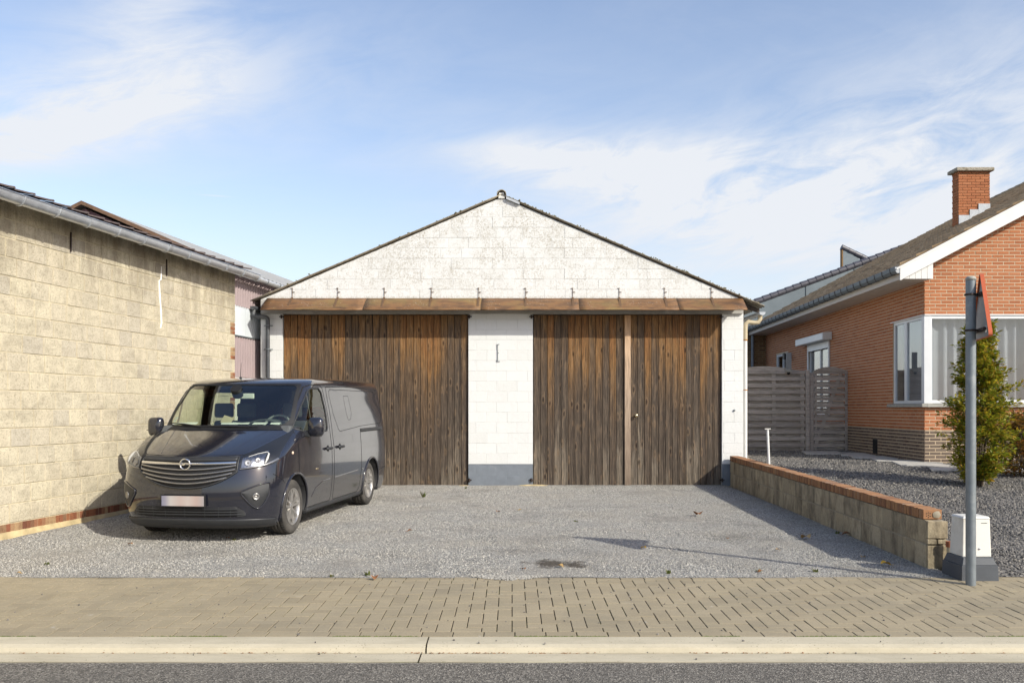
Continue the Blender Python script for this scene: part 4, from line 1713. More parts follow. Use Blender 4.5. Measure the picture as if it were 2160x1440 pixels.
    q.build('canopy_rail', 'lintel_render', root)
    q = MB()
    # closed triangular ends of the canopy
    # strap hangers
    for k, px in enumerate((617, 713, 811, 910, 1010, 1109, 1208, 1306, 1402, 1500)):
        f = (bx_(px) - tx0) / (tx1 - tx0)
        top = Vector((bx_(px), BY - 0.012, bz_(607)))
        elb = Vector((bx_(px) + 0.02, BY - 0.02, zw + 0.02))
        lo = Vector((bx0 + (bx1 - bx0) * f, yo + 0.1, zl + 0.055))
        q = MB()
        q.tube([top, Vector((top.x, BY - 0.014, zw + 0.03))], 0.0045, 6)
        w = 0.02
        a_ = Vector((top.x, BY - 0.02, zw + 0.014))
        q.hexa([a_ + Vector((-w, 0, 0)), a_ + Vector((w, 0, 0)), lo + Vector((w, 0, 0)), lo + Vector((-w, 0, 0)), a_ + Vector((-w, 0, .008)), a_ + Vector((w, 0, .008)), lo + Vector((w, 0, .008)), lo + Vector((-w, 0, .008))])
        q.box(top.x - 0.004, top.x + 0.045, BY - 0.018, BY - 0.003, bz_(616) - 0.004, bz_(616) + 0.004)
        q.box(top.x - 0.03, top.x + 0.008, BY - 0.018, BY - 0.003, bz_(608) - 0.004, bz_(608) + 0.004)
        q.build('canopy_strap', 'rusty_iron', root)
    # ---- doors
    rr = random.Random(11)
    for di, ((a, c), split, lath) in enumerate((((d1[0], d1[1]), bx_(785), False), ((d2[0], d2[1]), bx_(1330), True))):
        for leaf_i, (p0, p1) in enumerate(((a + 0.012, split - 0.004), (split + 0.004, c - 0.012))):
            q = MB()
            q.box(p0, p1, BY + 0.075, BY + 0.10, 0.015, zd - 0.012)
            lf = q.build('door', 'dark_timber', root)
            lf['label'] = ('weathered brown plank door leaf', 'weathered brown plank door leaf', 'plank door leaf meeting the pale lath', 'plank door leaf carrying the round knob')[di * 2 + leaf_i]
            nb = max(1, round((p1 - p0) / 0.134))
            bw = (p1 - p0) / nb
            for i in range(nb):
                x0 = p0 + i * bw + 0.0038
                x1 = p0 + (i + 1) * bw - 0.0038
                dz_ = rr.uniform(-0.006, 0.006)
                q = MB()
                zb_ = 0.012 + rr.uniform(0, 0.008)
                q.add(*brick_piece(None, (0, BY + 0.05, 0), u, n, x0, x1, zb_, zd - 0.012, 0.024, 0.004, dz_))
                # thin overlapping edge lath on each board
                q.add(*brick_piece(None, (0, BY + 0.05, 0), u, n, x1 - 0.022, x1 - 0.004, zb_, zd - 0.012, 0.0, 0.002, dz_ + 0.006))
                q.build('plank', 'door_wood', lf, fixn=False)
            if di == 1 and leaf_i == 0:
                q = MB()
                q.box(bx_(1318), bx_(1330.5), BY + 0.012, BY + 0.035, 0.02, zd - 0.02)
                q.build('lath', 'lath_wood', lf, bevel=0.003)
            if di == 1 and leaf_i == 1:
                q = MB()
                kx, kz = bx_(1342), bz_(876)
                q.lathe([(0.0, 0.0), (0.03, -0.002), (0.032, -0.008), (0.012, -0.012), (0.012, -0.035), (0.030, -0.045), (0.036, -0.062), (0.028, -0.078), (0.0, -0.082)], (kx, BY + 0.046, kz), 'Y', 20)
                q.build('knob', 'brass', lf)
    # hinge pintles at the door heads and feet
    for (px, py) in ((594, 668), (990, 668), (1121, 668), (1521, 668), (990, 1012), (1121, 1012), (1523, 1012)):
        q = MB()
        x, z = bx_(px), bz_(py)
        q.tube([(x, BY - 0.02, z - 0.035), (x, BY - 0.02, z + 0.035)], 0.017, 8)
        q.box(x - 0.045, x + 0.045, BY - 0.018, BY + 0.02, z - 0.008, z + 0.012)
        q.build('hinge', 'dark_iron', root)
    # iron wall tie on the middle pier
    q = MB()
    x = bx_(1050)
    q.tube([(x, BY - 0.016, bz_(726)), (x, BY - 0.016, bz_(762))], 0.006, 6)
    for (py, dx) in ((726, 0.03), (744, 0.02), (761, -0.03), (762, 0.04), (727, -0.02)):
        q.tube([(x, BY - 0.016, bz_(py)), (x + dx, BY - 0.006, bz_(py) - 0.002)], 0.007, 6)
    q.build('wall_tie', 'galvanised', root)
    q = MB()
    q.lathe([(0.0, 0.0), (0.02, 0.0), (0.02, -0.02), (0.0, -0.022)], (bx_(1549), BY - 0.001, bz_(865)), 'Y', 12)
    q.build('wall_bolt', 'galvanised', root)
    # threshold and broken concrete in front of the doors
    q = MB()
    q.box(xl, xr, BY - 0.03, BY + 0.19, -0.2, 0.012)
    q.build('threshold', 'old_mortar', root)
    # gutter and downpipe, left (grey) ----------------------------------
    q = MB()
    gx, gz = xel + 0.085, zel - 0.09
    rows = []
    for i in range(12):
        y = BY - 0.12 + 5.5 * i / 11
        rows.append([(gx + 0.055 * cos(pi * k / 8), y, gz - 0.07 * sin(pi * k / 8)) for k in range(9)])
    q.grid(rows)
    q.add([(gx + 0.062 * cos(pi * k / 8), BY - 0.12, gz - 0.07 * sin(pi * k / 8)) for k in range(9)], [tuple(range(9))])
    q.build('gutter', 'pvc_grey', root, solid=0.004)
    px1 = bx_(567)
    q = MB()
    q.tube([(gx, BY - 0.03, gz - 0.05), (gx, BY - 0.06, gz - 0.13)] + [(gx + 0.05 * (1 - cos(a_)), BY - 0.07, gz - 0.14 - 0.05 * sin(a_)) for a_ in (0.3, 0.7, 1.1, 1.57)] + [(px1 - 0.06, BY - 0.07, gz - 0.205)] + [(px1 - 0.06 + 0.06 * sin(a_), BY - 0.07, gz - 0.205 - 0.06 * (1 - cos(a_))) for a_ in (0.4, 0.8, 1.2, 1.57)] + [(px1, BY - 0.07, gz - 0.6), (px1, BY - 0.07, 0.02)], 0.040, 12)
    q.build('downpipe', 'pvc_grey', root)
    for py in (687, 737, 830, 930):
        q = MB()
        q.tube([(px1 + 0.045 * cos(a_), BY - 0.07 + 0.045 * sin(a_), bz_(py)) for a_ in [2 * pi * k / 12 for k in range(12)]], 0.008, 6, closed=True)
        q.box(px1 - 0.085, px1 + 0.085, BY - 0.035, BY - 0.027, bz_(py) - 0.010, bz_(py) + 0.010)
        q.build('pipe_clip', 'galvanised', root)
    # right: gutter with beige outlet and white pipe --------------------
    q = MB()
    gx2, gz2 = xer - 0.04, zer - 0.10
    rows = []
    for i in range(12):
        y = BY - 0.02 + 5.4 * i / 11
        rows.append([(gx2 + 0.06 * cos(pi * k / 8), y, gz2 - 0.065 * sin(pi * k / 8)) for k in range(9)])
    q.grid(rows)
    q.add([(gx2 + 0.06 * cos(pi * k / 8), BY - 0.02, gz2 - 0.065 * sin(pi * k / 8)) for k in range(9)], [tuple(range(9))])
    q.build('gutter', 'lead_flashing', root, solid=0.004)
    xp = bx_(1575)
    q = MB()
    yp = BY + 0.10
    q.tube([(gx2 - 0.01, yp, gz2 - 0.05), (gx2 - 0.01, yp, gz2 - 0.12), (gx2 - 0.05, yp, gz2 - 0.19), (gx2 - 0.12, yp, gz2 - 0.20), (xp + 0.06, yp, gz2 - 0.18), (xp + 0.01, yp, gz2 - 0.22), (xp, yp, gz2 - 0.30), (xp, yp, bz_(716))], 0.043, 12)
    q.build('pipe_bend', 'pvc_beige', root)
    q = MB()
    q.tube([(xp, yp, bz_(718)), (xp, yp, 0.3)], 0.038, 12)
    q.build('downpipe', 'painted_white', root)
    for py in (716, 822):
        q = MB()
        q.tube([(xp, yp, bz_(py) - 0.008), (xp, yp, bz_(py) + 0.008)], 0.044, 12)
        q.build('pipe_ring', 'orange_rust', root)
    # broken concrete lumps at the pier foot
    rr = random.Random(9)
    for (px0, px1_, hgt) in ((958, 1000, 0.03), (1085, 1165, 0.045)):
        q = MB()
        xa, xb = bx_(px0), bx_(px1_)
        nn = 14
        rows = []
        for i in range(nn + 1):
            f = i / nn
            x = xa + (xb - xa) * f
            e_ = sin(pi * f) ** 0.5
            dpt = (0.16 + 0.08 * mnoise.noise(Vector((x * 7, 2, 0)))) * e_
            rows.append([(x, BY - 0.035, 0.0 + hgt * e_), (x, BY - 0.035 - dpt * 0.7, 0.0 + hgt * e_ * (0.9 + 0.3 * mnoise.noise(Vector((x * 20, 0, 0))))), (x, BY - 0.04 - dpt, 0.01 - 0.02), (x, BY - 0.05 - dpt, -0.03)])
        q.grid(rows, smooth=False)
        q.build('broken_concrete', 'old_mortar', root)


barn()


# ------------------------------------------------------------------ low retaining wall
def low_wall():
    A = Vector((4.066, 8.85, 0))
    B = Vector((4.205, 17.36, 0))
    u = (B - A).normalized()
    n = Vector((-u.y, u.x, 0))      # towards the drive (left)
    Ln = (B - A).length
    root = thing('retaining_wall', (A.x, A.y, -0.06), 'low retaining wall of stained blocks with a red brick coping, right of the drive', 'wall')
    th = 0.195
    gs = (0.088) / Ln       # the wall climbs with the drive
    def w(a, d, z):
        p = A + u * a - n * d
        return (p.x, p.y, z + gs * a)
    q = MB()
    z0, z1 = -0.20, 0.405
    q.hexa([w(0.008, 0.008, z0), w(Ln, 0.008, z0), w(Ln, th - 0.008, z0), w(0.008, th - 0.008, z0), w(0.008, 0.008, z1 - 0.004), w(Ln, 0.008, z1 - 0.004), w(Ln, th - 0.008, z1 - 0.004), w(0.008, th - 0.008, z1 - 0.004)])
    wall = q.build('core', 'grey_mortar', root)
    # blocks: two courses and a bit
    rr = random.Random(21)
    for row, (za, zb) in enumerate(((-0.19, 0.165), (0.18, 0.402))):
        a = 0.0 if row == 0 else -0.12
        while a < Ln - 0.05:
            l_ = 0.29 * (1 + rr.uniform(-0.08, 0.08))
            a0, a1 = max(a, 0.0), min(a + l_ - 0.011, Ln)
            if a1 - a0 > 0.03:
                q = MB()
                d = rr.uniform(-0.005, 0.003)
                j = rr.uniform(-0.004, 0.004)
                q.hexa([w(a0, -d, za + j), w(a1, -d, za + j), w(a1, 0.09, za), w(a0, 0.09, za), w(a0, -d, zb + j), w(a1, -d, zb + j), w(a1, 0.09, zb), w(a0, 0.09, zb)])
                q.build('block', 'wall_block', root, bevel=0.006)
                q = MB()
                q.hexa([w(a0, 0.095, za), w(a1, 0.095, za), w(a1, th, za), w(a0, th, za), w(a0, 0.095, zb - .002), w(a1, 0.095, zb - .002), w(a1, th, zb - .002), w(a0, th, zb - .002)])
                if row == 1 or a0 < 0.4:
                    q.build('block', 'wall_block', root, bevel=0.006)
            a += l_
    # end face blocks at the pavement
    for (za, zb, c0, c1) in ((-0.19, 0.162, 0.0, th), (0.175, 0.225, 0.0, 0.09), (0.178, 0.222, 0.10, th), (0.232, 0.402, 0.0, th + 0.004)):
        q = MB()
        q.hexa([w(-0.035, c0, za), w(-0.004, c0, za), w(-0.004, c1, za), w(-0.035, c1, za), w(-0.035, c0, zb), w(-0.004, c0, zb), w(-0.004, c1, zb), w(-0.035, c1, zb)])
        q.build('end_block', 'wall_block', root, bevel=0.005)
    # brick-on-edge coping
    q = MB()
    zc0, zc1 = 0.410, 0.505
    q.hexa([w(0.06, 0.004, zc0), w(Ln, 0.004, zc0), w(Ln, th - 0.02, zc0), w(0.06, th - 0.02, zc0), w(0.06, 0.004, zc1 - 0.003), w(Ln, 0.004, zc1 - 0.003), w(Ln, th - 0.02, zc1 - 0.003), w(0.06, th - 0.02, zc1 - 0.003)])
    q.build('coping_bed', 'grey_mortar', root)
    a = 0.05
    while a < Ln - 0.02:
        w_ = 0.058
        q = MB()
        d = rr.uniform(-0.005, 0.003)
        j = rr.uniform(-0.0035, 0.0035)
        e = rr.uniform(-0.006, 0.006)
        q.hexa([w(a, -0.004 - d, zc0), w(a + w_ - 0.008, -0.004 - d, zc0), w(a + w_ - 0.008, th - 0.022 + e, zc0), w(a, th - 0.022 + e, zc0), w(a, -0.004 - d, zc1 + j), w(a + w_ - 0.008, -0.004 - d, zc1 + j), w(a + w_ - 0.008, th - 0.022 + e, zc1 + j), w(a, th - 0.022 + e, zc1 + j)])
        o = q.build('coping_brick', 'cap_brick', root, bevel=0.003)
        a += w_
    # cored end brick with its holes, partly covered by mortar
    q = MB()
    cz = 0.455
    for (dx, dz) in ((0.030, 0.012), (0.030, -0.012), (0.048, 0.020), (0.048, -0.004), (0.066, 0.012), (0.066, -0.014), (0.048, -0.026)):
        c = Vector(w(0.047, dx, cz + dz))
        q.lathe([(0.0, 0.0), (0.0052, 0.0), (0.0052, 0.002)], c, 'Y', 8)
    q.build('brick_holes', 'vent_black', root)
    q = MB()
    c = Vector(w(0.045, 0.128, cz))
    vs = []
    for k in range(12):
        an = 2 * pi * k / 12
        r_ = 0.036 * (1 + 0.25 * mnoise.noise(Vector((k * 1.7, 0, 0))))
        vs.append(c + Vector((r_ * 1.15 * cos(an), 0, r_ * sin(an))))
    vs.append(c + Vector((0, -0.016, 0)))
    q.add(vs, [(k, (k + 1) % 12, 12) for k in range(12)], True)
    q.build('mortar_dab', 'grey_mortar', root)


low_wall()


# ------------------------------------------------------------------ red brick house on the right
HX, HY = 7.63, 16.67
HU = Vector((0.042, 1, 0)).normalized()      # along the side wall, away from the street
HN = Vector((-HU.y, HU.x, 0))                # outward normal of the side wall (towards the barn)
HL = 12.3                                     # length of side wall


def house():
    root = thing('brick_house', (HX + 3, HY + 3, 0.45), 'red brick house with a dark brick plinth, corner window and brown tiled roof', 'house')
    C = Vector((HX, HY, 0))

    def w(a, d, z):     # side wall frame: a along, d outward
        p = C + HU * a + HN * d
        return Vector((p.x, p.y, z))
    fx1 = 21.0
    ztop = 4.02
    zpl = EYE + (HZ - 906.5) / 114.0
    # windows -----------------------------------------------------------
    wz0, wz1 = EYE + (HZ - 850) / 114.0, EYE + (HZ - 665) / 114.0
    sa1 = 1.53          # side window runs from the corner to here
    fa1 = 2.05          # front window right end (x from corner)
    b1 = (22.3 - HY, 24.1 - HY, 1.35, 3.22)
    b2 = (26.2 - HY, 27.6 - HY, 1.7, 3.14)
    bh = 0.065
    z_b = zpl - 11 * bh - 0.005

    # side wall core pieces (with openings)
    q = MB()
    D0, D1 = -0.004, -0.20

    def core(a0, a1, z0, z1):
        q.hexa([w(a0, D1, z0), w(a1, D1, z0), w(a1, D0, z0), w(a0, D0, z0), w(a0, D1, z1), w(a1, D1, z1), w(a1, D0, z1), w(a0, D0, z1)])
    core(0.03, sa1, -0.1, wz0 - 0.06)
    core(0.03, sa1, wz1, ztop)
    core(sa1, b1[0], -0.1, ztop)
    core(b1[0], b1[1], -0.1, b1[2])
    core(b1[0], b1[1], b1[3], ztop)
    core(b1[1], b2[0], -0.1, ztop)
    core(b2[0], b2[1], -0.1, b2[2])
    core(b2[0], b2[1], b2[3], ztop)
    core(b2[1], HL, -0.1, ztop)
    sw = q.build('side_wall', 'light_mortar', root)
    # the plinth course of the core is darker mortar: thin face
    holes = [(-1, sa1, wz0 - 0.06, wz1), (b1[0], b1[1], b1[2], b1[3]), (b2[0], b2[1], b2[2], b2[3])]
    masonry(sw, 'brick', C, HU, HN, 0.0, HL, zpl, ztop, 0.21, bh, 0.014, 'red_brick', holes=holes, depth=0.0038, bv=0.002, jit=0.0015, limit=300, seed=31)
    masonry(sw, 'plinth_brick', C, HU, HN, 0.0, HL, z_b, zpl - 0.008, 0.21, bh, 0.015, 'brown_brick', depth=0.0038, bv=0.002, jit=0.0015, limit=200, seed=32)
    # front gable wall
    pitch = 0.527
    xe = 7.05           # eave x at the verge plane
    ze = 4.05
    vy = HY - 0.33
    q = MB()
    fy = HY

    def roofz(x):
        return ze + (x - xe) * pitch
    fw_x1 = fx1
    xr_ = HX + 0.014
    apex = xe + 7.3

    def fz(x):
        return (roofz(x) if x < apex else roofz(apex) - (x - apex) * pitch) - 0.16
    q.box(xr_, fw_x1, fy + 0.004, fy + 0.2, -0.1, wz0 - 0.06)
    q.box(HX + fa1, fw_x1, fy + 0.004, fy + 0.2, wz0 - 0.06, wz1)
    q.prism([(xr_, fy + 0.004, wz1), (fw_x1, fy + 0.004, wz1), (fw_x1, fy + 0.004, fz(fw_x1)), (apex, fy + 0.004, fz(apex)), (xr_, fy + 0.004, fz(xr_))], (0, 0.196, 0))
    fw = q.build('front_wall', 'light_mortar', root)
    clips = [(-pitch, 1, ze - pitch * xe - 0.17)]
    nfr = (0, -1, 0)
    masonry(fw, 'brick', (HX, fy, 0), (1, 0, 0), nfr, 0.0, 5.0, zpl, 6.9, 0.21, bh, 0.014, 'red_brick', clips=[(-pitch, 1, ze - pitch * (xe - HX) - 0.17)], holes=[(-1, fa1, wz0 - 0.06, wz1)], depth=0.0038, bv=0.002, jit=0.0015, limit=300, seed=33, phase=0.1)
    masonry(fw, 'plinth_brick', (HX, fy, 0), (1, 0, 0), nfr, 0.0, 5.0, z_b, zpl - 0.008, 0.21, bh, 0.015, 'brown_brick', depth=0.0038, bv=0.002, jit=0.0015, limit=100, seed=34, phase=0.1)
    # back and far walls
    q = MB()
    q.box(HX + 0.7, fw_x1, HY + HL - 0.2, HY + HL, -0.1, 4.0)
    q.box(fw_x1 - 0.2, fw_x1, HY + 0.2, HY + HL - 0.2, -0.1, 3.6)
    q.build('rear_walls', 'red_brick', root)
    # ---- roof deck and tiles
    def eave(y, up, off=0.0):       # point up the slope: `up` metres horizontally from the eave line
        x = xe + 0.042 * (y - vy) + up
        return Vector((x, y, ze + up * pitch + off))
    yb = HY + HL + 0.25
    q = MB()
    q.hexa([eave(vy + .03, 0.02, -0.12), eave(yb, 0.02, -0.12), eave(yb, 7.3, -0.12), eave(vy + .03, 7.3, -0.12), eave(vy + .03, 0.02, -0.03), eave(yb, 0.02, -0.03), eave(yb, 7.3, -0.03), eave(vy + .03, 7.3, -0.03)])
    p_ = [eave(vy + .03, 7.3, -0.12), eave(yb, 7.3, -0.12)]
    q2 = [Vector((p.x + 7.3, p.y, ze - 0.12)) for p in p_]
    q.hexa([p_[0], p_[1], q2[1], q2[0], p_[0] + Vector((0, 0, .1)), p_[1] + Vector((0, 0, .1)), q2[1] + Vector((0, 0, .1)), q2[0] + Vector((0, 0, .1))])
    q.build('roof_deck', 'dark_timber', root)
    tw, tl = 0.225, 0.33
    cosp = 1 / sqrt(1 + pitch * pitch)
    # one shared tile mesh: S profile across (along y), sloping up in x
    def tile_geo(y0, up0):
        vs = []
        NS = 7
        run = (tl + 0.06) * cosp
        for k in range(2):
            for i in range(NS):
                f = i / (NS - 1)
                y = y0 + f * (tw + 0.012)
                prof = 0.034 * cos(2 * pi * f * 0.93 + 0.2) + 0.024
                up = up0 + (run if k else -0.012)
                lift = (0.004 if k else 0.050)
                p = eave(y, up, prof + lift)
                vs.append(p)
        for i in range(NS):     # butt edge
            v = vs[i] - Vector((0, 0, 0.034))
            vs.append(v)
        fs = []
        for i in range(NS - 1):
            fs.append((i, i + 1, NS + i + 1, NS + i))
            fs.append((2 * NS + i, 2 * NS + i + 1, i + 1, i))
        return vs, fs
    tiles = []
    ny = int((yb - vy) / tw)
    nr = int(7.3 / (tl * cosp))
    for r_ in range(nr):
        for i in range(ny):
            y0 = vy + i * tw
            up0 = r_ * tl * cosp
            c = eave(y0, up0)
            if 0.0 < up0 and c.x - 10.2 > 0.0 and c.x < 10.88 and 20.6 < c.y + 0.1 and c.y < 21.3 and False:
                continue
            tiles.append((y0, up0, c))

    def rank(i):
        c = tiles[i][2]
        vis = abs(c.x / c.y) < 0.58
        return (0 if vis else 1, c.length)
    order = sorted(range(len(tiles)), key=rank)
    near_ = set(order[:300])
    rest_ = MB()
    roof = None
    for i, (y0, up0, c) in enumerate(tiles):
        vs, fs = tile_geo(y0, up0)
        if i in near_:
            q = MB()
            q.add(vs, fs, True)
            q.build('roof_tile', 'brown_tile', root, fixn=False)
        else:
            rest_.add(vs, fs, True)
    o = rest_.build('roof_tile_field', 'brown_tile', root, fixn=False)
    o['kind'] = 'stuff'
    q = MB()
    for i in range(int((yb - vy) / 0.4)):
        y = vy + i * 0.4
        a = eave(y, 7.3, 0.02)
        c = eave(y + 0.42, 7.3, 0.035)
        q.tube([a, c], 0.10, 10)
    q.build('ridge_tiles', 'brown_tile', root)
    # verge board (white) up the gable
    q = MB()
    for (x0, dz0, dz1, y0, y1) in ((xe - 0.02, -0.215, 0.025, vy - 0.03, vy - 0.003), (xe - 0.09, 0.012, 0.045, vy - 0.045, vy + 0.02)):
        a = Vector((x0, y0, roofz(x0)))
        c = Vector((apex, y0, roofz(apex)))
        dv = Vector((0, y1 - y0, 0))
        q.hexa([a + Vector((0, 0, dz0)), c + Vector((0, 0, dz0)), c + dv + Vector((0, 0, dz0)), a + dv + Vector((0, 0, dz0)), a + Vector((0, 0, dz1)), c + Vector((0, 0, dz1)), c + dv + Vector((0, 0, dz1)), a + dv + Vector((0, 0, dz1))])
    q.build('verge_board', 'painted_white', root)
    # brown timber under the verge
    q = MB()
    a = Vector((HX + 0.05, vy + 0.0, roofz(HX + 0.05) - 0.20))
    c = Vector((apex, vy + 0.0, roofz(apex) - 0.20))
    dv = Vector((0, 0.33, 0))
    q.hexa([a, c, c + dv, a + dv, a + Vector((0, 0, .03)), c + Vector((0, 0, .03)), c + dv + Vector((0, 0, .03)), a + dv + Vector((0, 0, .03))])
    q.build('verge_soffit', 'timber_brown', root)
    # boxed eave end (white cladding) seen from the street
    q = MB()
    zb_ = ze - 0.19
    nslat = 5
    for i in range(nslat):
        x0 = xe + 0.06 + i * 0.108
        x1 = x0 + 0.102
        q.prism([(x0, vy + 0.012, zb_), (x1, vy + 0.012, zb_), (x1, vy + 0.012, roofz(x1) - 0.1), (x0, vy + 0.012, roofz(x0) - 0.1)], (0, 0.02, 0))
    q.build('eave_end', 'painted_white', root)
    # soffit boards along the side
    for i in range(5):
        q = MB()
        u0 = 0.04 + i * 0.107
        u1 = u0 + 0.100
        q.hexa([eave(vy + .035, u0, 0) * 1, eave(yb, u0, 0), eave(yb, u1, 0), eave(vy + .035, u1, 0), eave(vy + .035, u0, 0), eave(yb, u0, 0), eave(yb, u1, 0), eave(vy + .035, u1, 0)])
        for k in range(8):
            v = list(q.v[k])
            v[2] = zb_ - 0.004 + (0.014 if k > 3 else 0)
            q.v[k] = tuple(v)
        q.build('soffit_board', 'soffit_paint', root)
    q = MB()
    q.hexa([eave(vy + .035, 0.012, 0), eave(yb, 0.012, 0), eave(yb, 0.038, 0), eave(vy + .035, 0.038, 0), eave(vy + .035, 0.012, 0), eave(yb, 0.012, 0), eave(yb, 0.038, 0), eave(vy + .035, 0.038, 0)])
    for k in range(8):
        v = list(q.v[k])
        v[2] = (ze - 0.02) if k > 3 else zb_ - 0.004
        q.v[k] = tuple(v)
    q.build('fascia', 'soffit_paint', root)
    # gutter: box section zinc on brackets
    q = MB()
    def gp(y, d, z):
        p = eave(y, 0, 0)
        return (p.x - d, y, z)
    gz = ze + 0.015
    prof = [(-0.005, gz), (-0.005, gz - 0.085), (0.02, gz - 0.105), (0.075, gz - 0.105), (0.105, gz - 0.06), (0.112, gz), (0.10, gz + 0.012), (0.095, gz)]
    q.grid([[gp(y, d, z) for (d, z) in prof] for y in [vy - 0.02 + (yb - vy + 0.02) * i / 30 for i in range(31)]], smooth=False)
    gut = q.build('gutter', 'zinc_dull', root, solid=0.003)
    q = MB()
    q.add([gp(vy - 0.02, d, z) for (d, z) in prof[:6]], [tuple(range(6))])
    q.build('gutter_end', 'lead_flashing', root, solid=0.003)
    y = vy + 0.22
    while y < yb:
        q = MB()
        q.tube([gp(y, d, z) for (d, z) in [(0.0, gz - 0.09), (0.02, gz - 0.110), (0.077, gz - 0.110), (0.11, gz - 0.062), (0.118, gz + 0.01)]], 0.006, 5)
        q.build('gutter_bracket', 'dark_iron', gut)
        y += 0.40
    # ---- chimney
    cy = 20.6
    s = F / cy
    cx0, cx1 = (2022 - 1080) / s, (2088 - 1080) / s
    cz0, cz1 = 5.3, EYE + (HZ - 362) / s
    q = MB()
    q.box(cx0 + 0.012, cx1 - 0.012, cy + 0.012, cy + 0.30, cz0, cz1)
    ch = q.build('chimney', 'old_mortar', root)
    def chrank(c):
        return 0
    masonry(ch, 'chimney_brick', (cx0, cy, 0), (1, 0, 0), (0, -1, 0), 0, cx1 - cx0, cz0, cz1, 0.20, 0.063, 0.009, 'red_brick', depth=0.0118, bv=0.002, jit=0.002, limit=150, seed=41)
    masonry(ch, 'chimney_brick', (cx0, cy, 0), (0, 1, 0), (-1, 0, 0), 0.0005, 0.31, cz0, cz1, 0.20, 0.063, 0.009, 'red_brick', depth=0.0118, bv=0.002, jit=0.002, limit=80, seed=42, phase=0.1)
    masonry(ch, 'chimney_brick', (cx1, cy, 0), (0, 1, 0), (1, 0, 0), 0.0005, 0.31, cz0, cz1, 0.20, 0.063, 0.009, 'red_brick', depth=0.0118, bv=0.002, jit=0.002, limit=0, seed=43, phase=0.1)
    q = MB()
    q.box(cx0 - 0.08, cx1 + 0.07, cy - 0.08, cy + 0.38, cz1 + 0.002, cz1 + 0.085)
    q.build('chimney_cap', 'roof_sheet', ch, bevel=0.02, seg=2)
    # stepped lead flashing
    for i, (a, c, t_, bt) in enumerate(((0.0, 0.27, 454, 472), (0.25, 0.52, 442, 462), (0.45, 0.72, 430, 450))):
        q = MB()
        zt_ = EYE + (HZ - t_) / s
        x0, x1 = cx0 + a * (cx1 - cx0) / 0.72, cx0 + c * (cx1 - cx0) / 0.72
        q.prism([(x0, cy - 0.018 - i * 0.002, roofz(x0 - 0.17) + 0.0), (x1, cy - 0.018 - i * 0.002, roofz(x1 - 0.17) + 0.0), (x1, cy - 0.018 - i * 0.002, zt_), (x0, cy - 0.018 - i * 0.002, zt_)], (0, 0.012, 0))
        q.build('flashing', 'lead_flashing', ch)
    # ---- side window with corner post
    def frame(parent, name, pts4, bar, dpt, fn, mat_='pvc_white'):
        """pts4 = (a0,a1,z0,z1) in a wall frame fn(a,d,z); a rectangular frame of width bar"""
        a0, a1, z0, z1 = pts4
        q = MB()
        for (x0, x1, y0, y1) in ((a0, a1, z0, z0 + bar), (a0, a1, z1 - bar, z1), (a0, a0 + bar, z0 + bar, z1 - bar), (a1 - bar, a1, z0 + bar, z1 - bar)):
            q.hexa([fn(x0, dpt[0], y0), fn(x1, dpt[0], y0), fn(x1, dpt[1], y0), fn(x0, dpt[1], y0), fn(x0, dpt[0], y1), fn(x1, dpt[0], y1), fn(x1, dpt[1], y1), fn(x0, dpt[1], y1)])
        return q.build(name, mat_, parent)

    def pane(parent, a0, a1, z0, z1, d, fn, mat_='window_glass'):
        q = MB()
        q.hexa([fn(a0, d, z0), fn(a1, d, z0), fn(a1, d - 0.006, z0), fn(a0, d - 0.006, z0), fn(a0, d, z1), fn(a1, d, z1), fn(a1, d - 0.006, z1), fn(a0, d - 0.006, z1)])
        return q.build('pane', mat_, parent)
    zi = wz0 - 0.002
    am = 17.62 - HY
    fr = frame(root, 'side_window', (am - 0.02, sa1 - 0.003, zi, wz1), 0.055, (-0.02, -0.075), w)
    pane(fr, am + 0.03, sa1 - 0.055, zi + 0.05, wz1 - 0.05, -0.045, w)
    fr2 = frame(root, 'side_window', (0.12, am - 0.024, zi, wz1), 0.055, (-0.02, -0.075), w)
    pane(fr2, 0.17, am - 0.075, zi + 0.05, wz1 - 0.05, -0.045, w)
    # corner post
    q = MB()
    q.hexa([w(0.0, 0.0, zi), w(0.118, 0.0, zi), w(0.118, -0.12, zi), w(0.0, -0.12, zi), w(0.0, 0.0, wz1), w(0.118, 0.0, wz1), w(0.118, -0.12, wz1), w(0.0, -0.12, wz1)])
    q.build('corner_post', 'pvc_white', root)

    def ff(a, d, z):     # front wall frame
        return Vector((HX + a, HY - d, z))
    fr3 = frame(root, 'front_window', (0.085, fa1 - 0.005, zi, wz1), 0.06, (0.0, -0.07), ff)
    pane(fr3, 0.18, fa1 - 0.06, zi + 0.055, wz1 - 0.055, -0.035, ff)
    q = MB()
    q.box(HX + 0.0, HX + fa1, HY - 0.02, HY + 0.03, wz1 + 0.001, wz1 + 0.022)
    q.hexa([w(0.05, 0.02, wz1 + 0.001), w(sa1 + 0.1, 0.02, wz1 + 0.001), w(sa1 + 0.1, -0.03, wz1 + 0.001), w(0.05, -0.03, wz1 + 0.001), w(0.05, 0.02, wz1 + 0.02), w(sa1 + 0.1, 0.02, wz1 + 0.02), w(sa1 + 0.1, -0.03, wz1 + 0.02), w(0.05, -0.03, wz1 + 0.02)])
    q.build('window_trim', 'painted_white', root)
    # stone sills
    q = MB()
    q.hexa([w(-0.07, 0.07, wz0 - 0.075), w(sa1 + 0.14, 0.07, wz0 - 0.075), w(sa1 + 0.14, -0.13, wz0 - 0.075), w(-0.07, -0.13, wz0 - 0.075), w(-0.07, 0.07, wz0 - 0.01), w(sa1 + 0.14, 0.07, wz0 - 0.01), w(sa1 + 0.14, -0.13, wz0 - 0.004), w(-0.07, -0.13, wz0 - 0.004)])
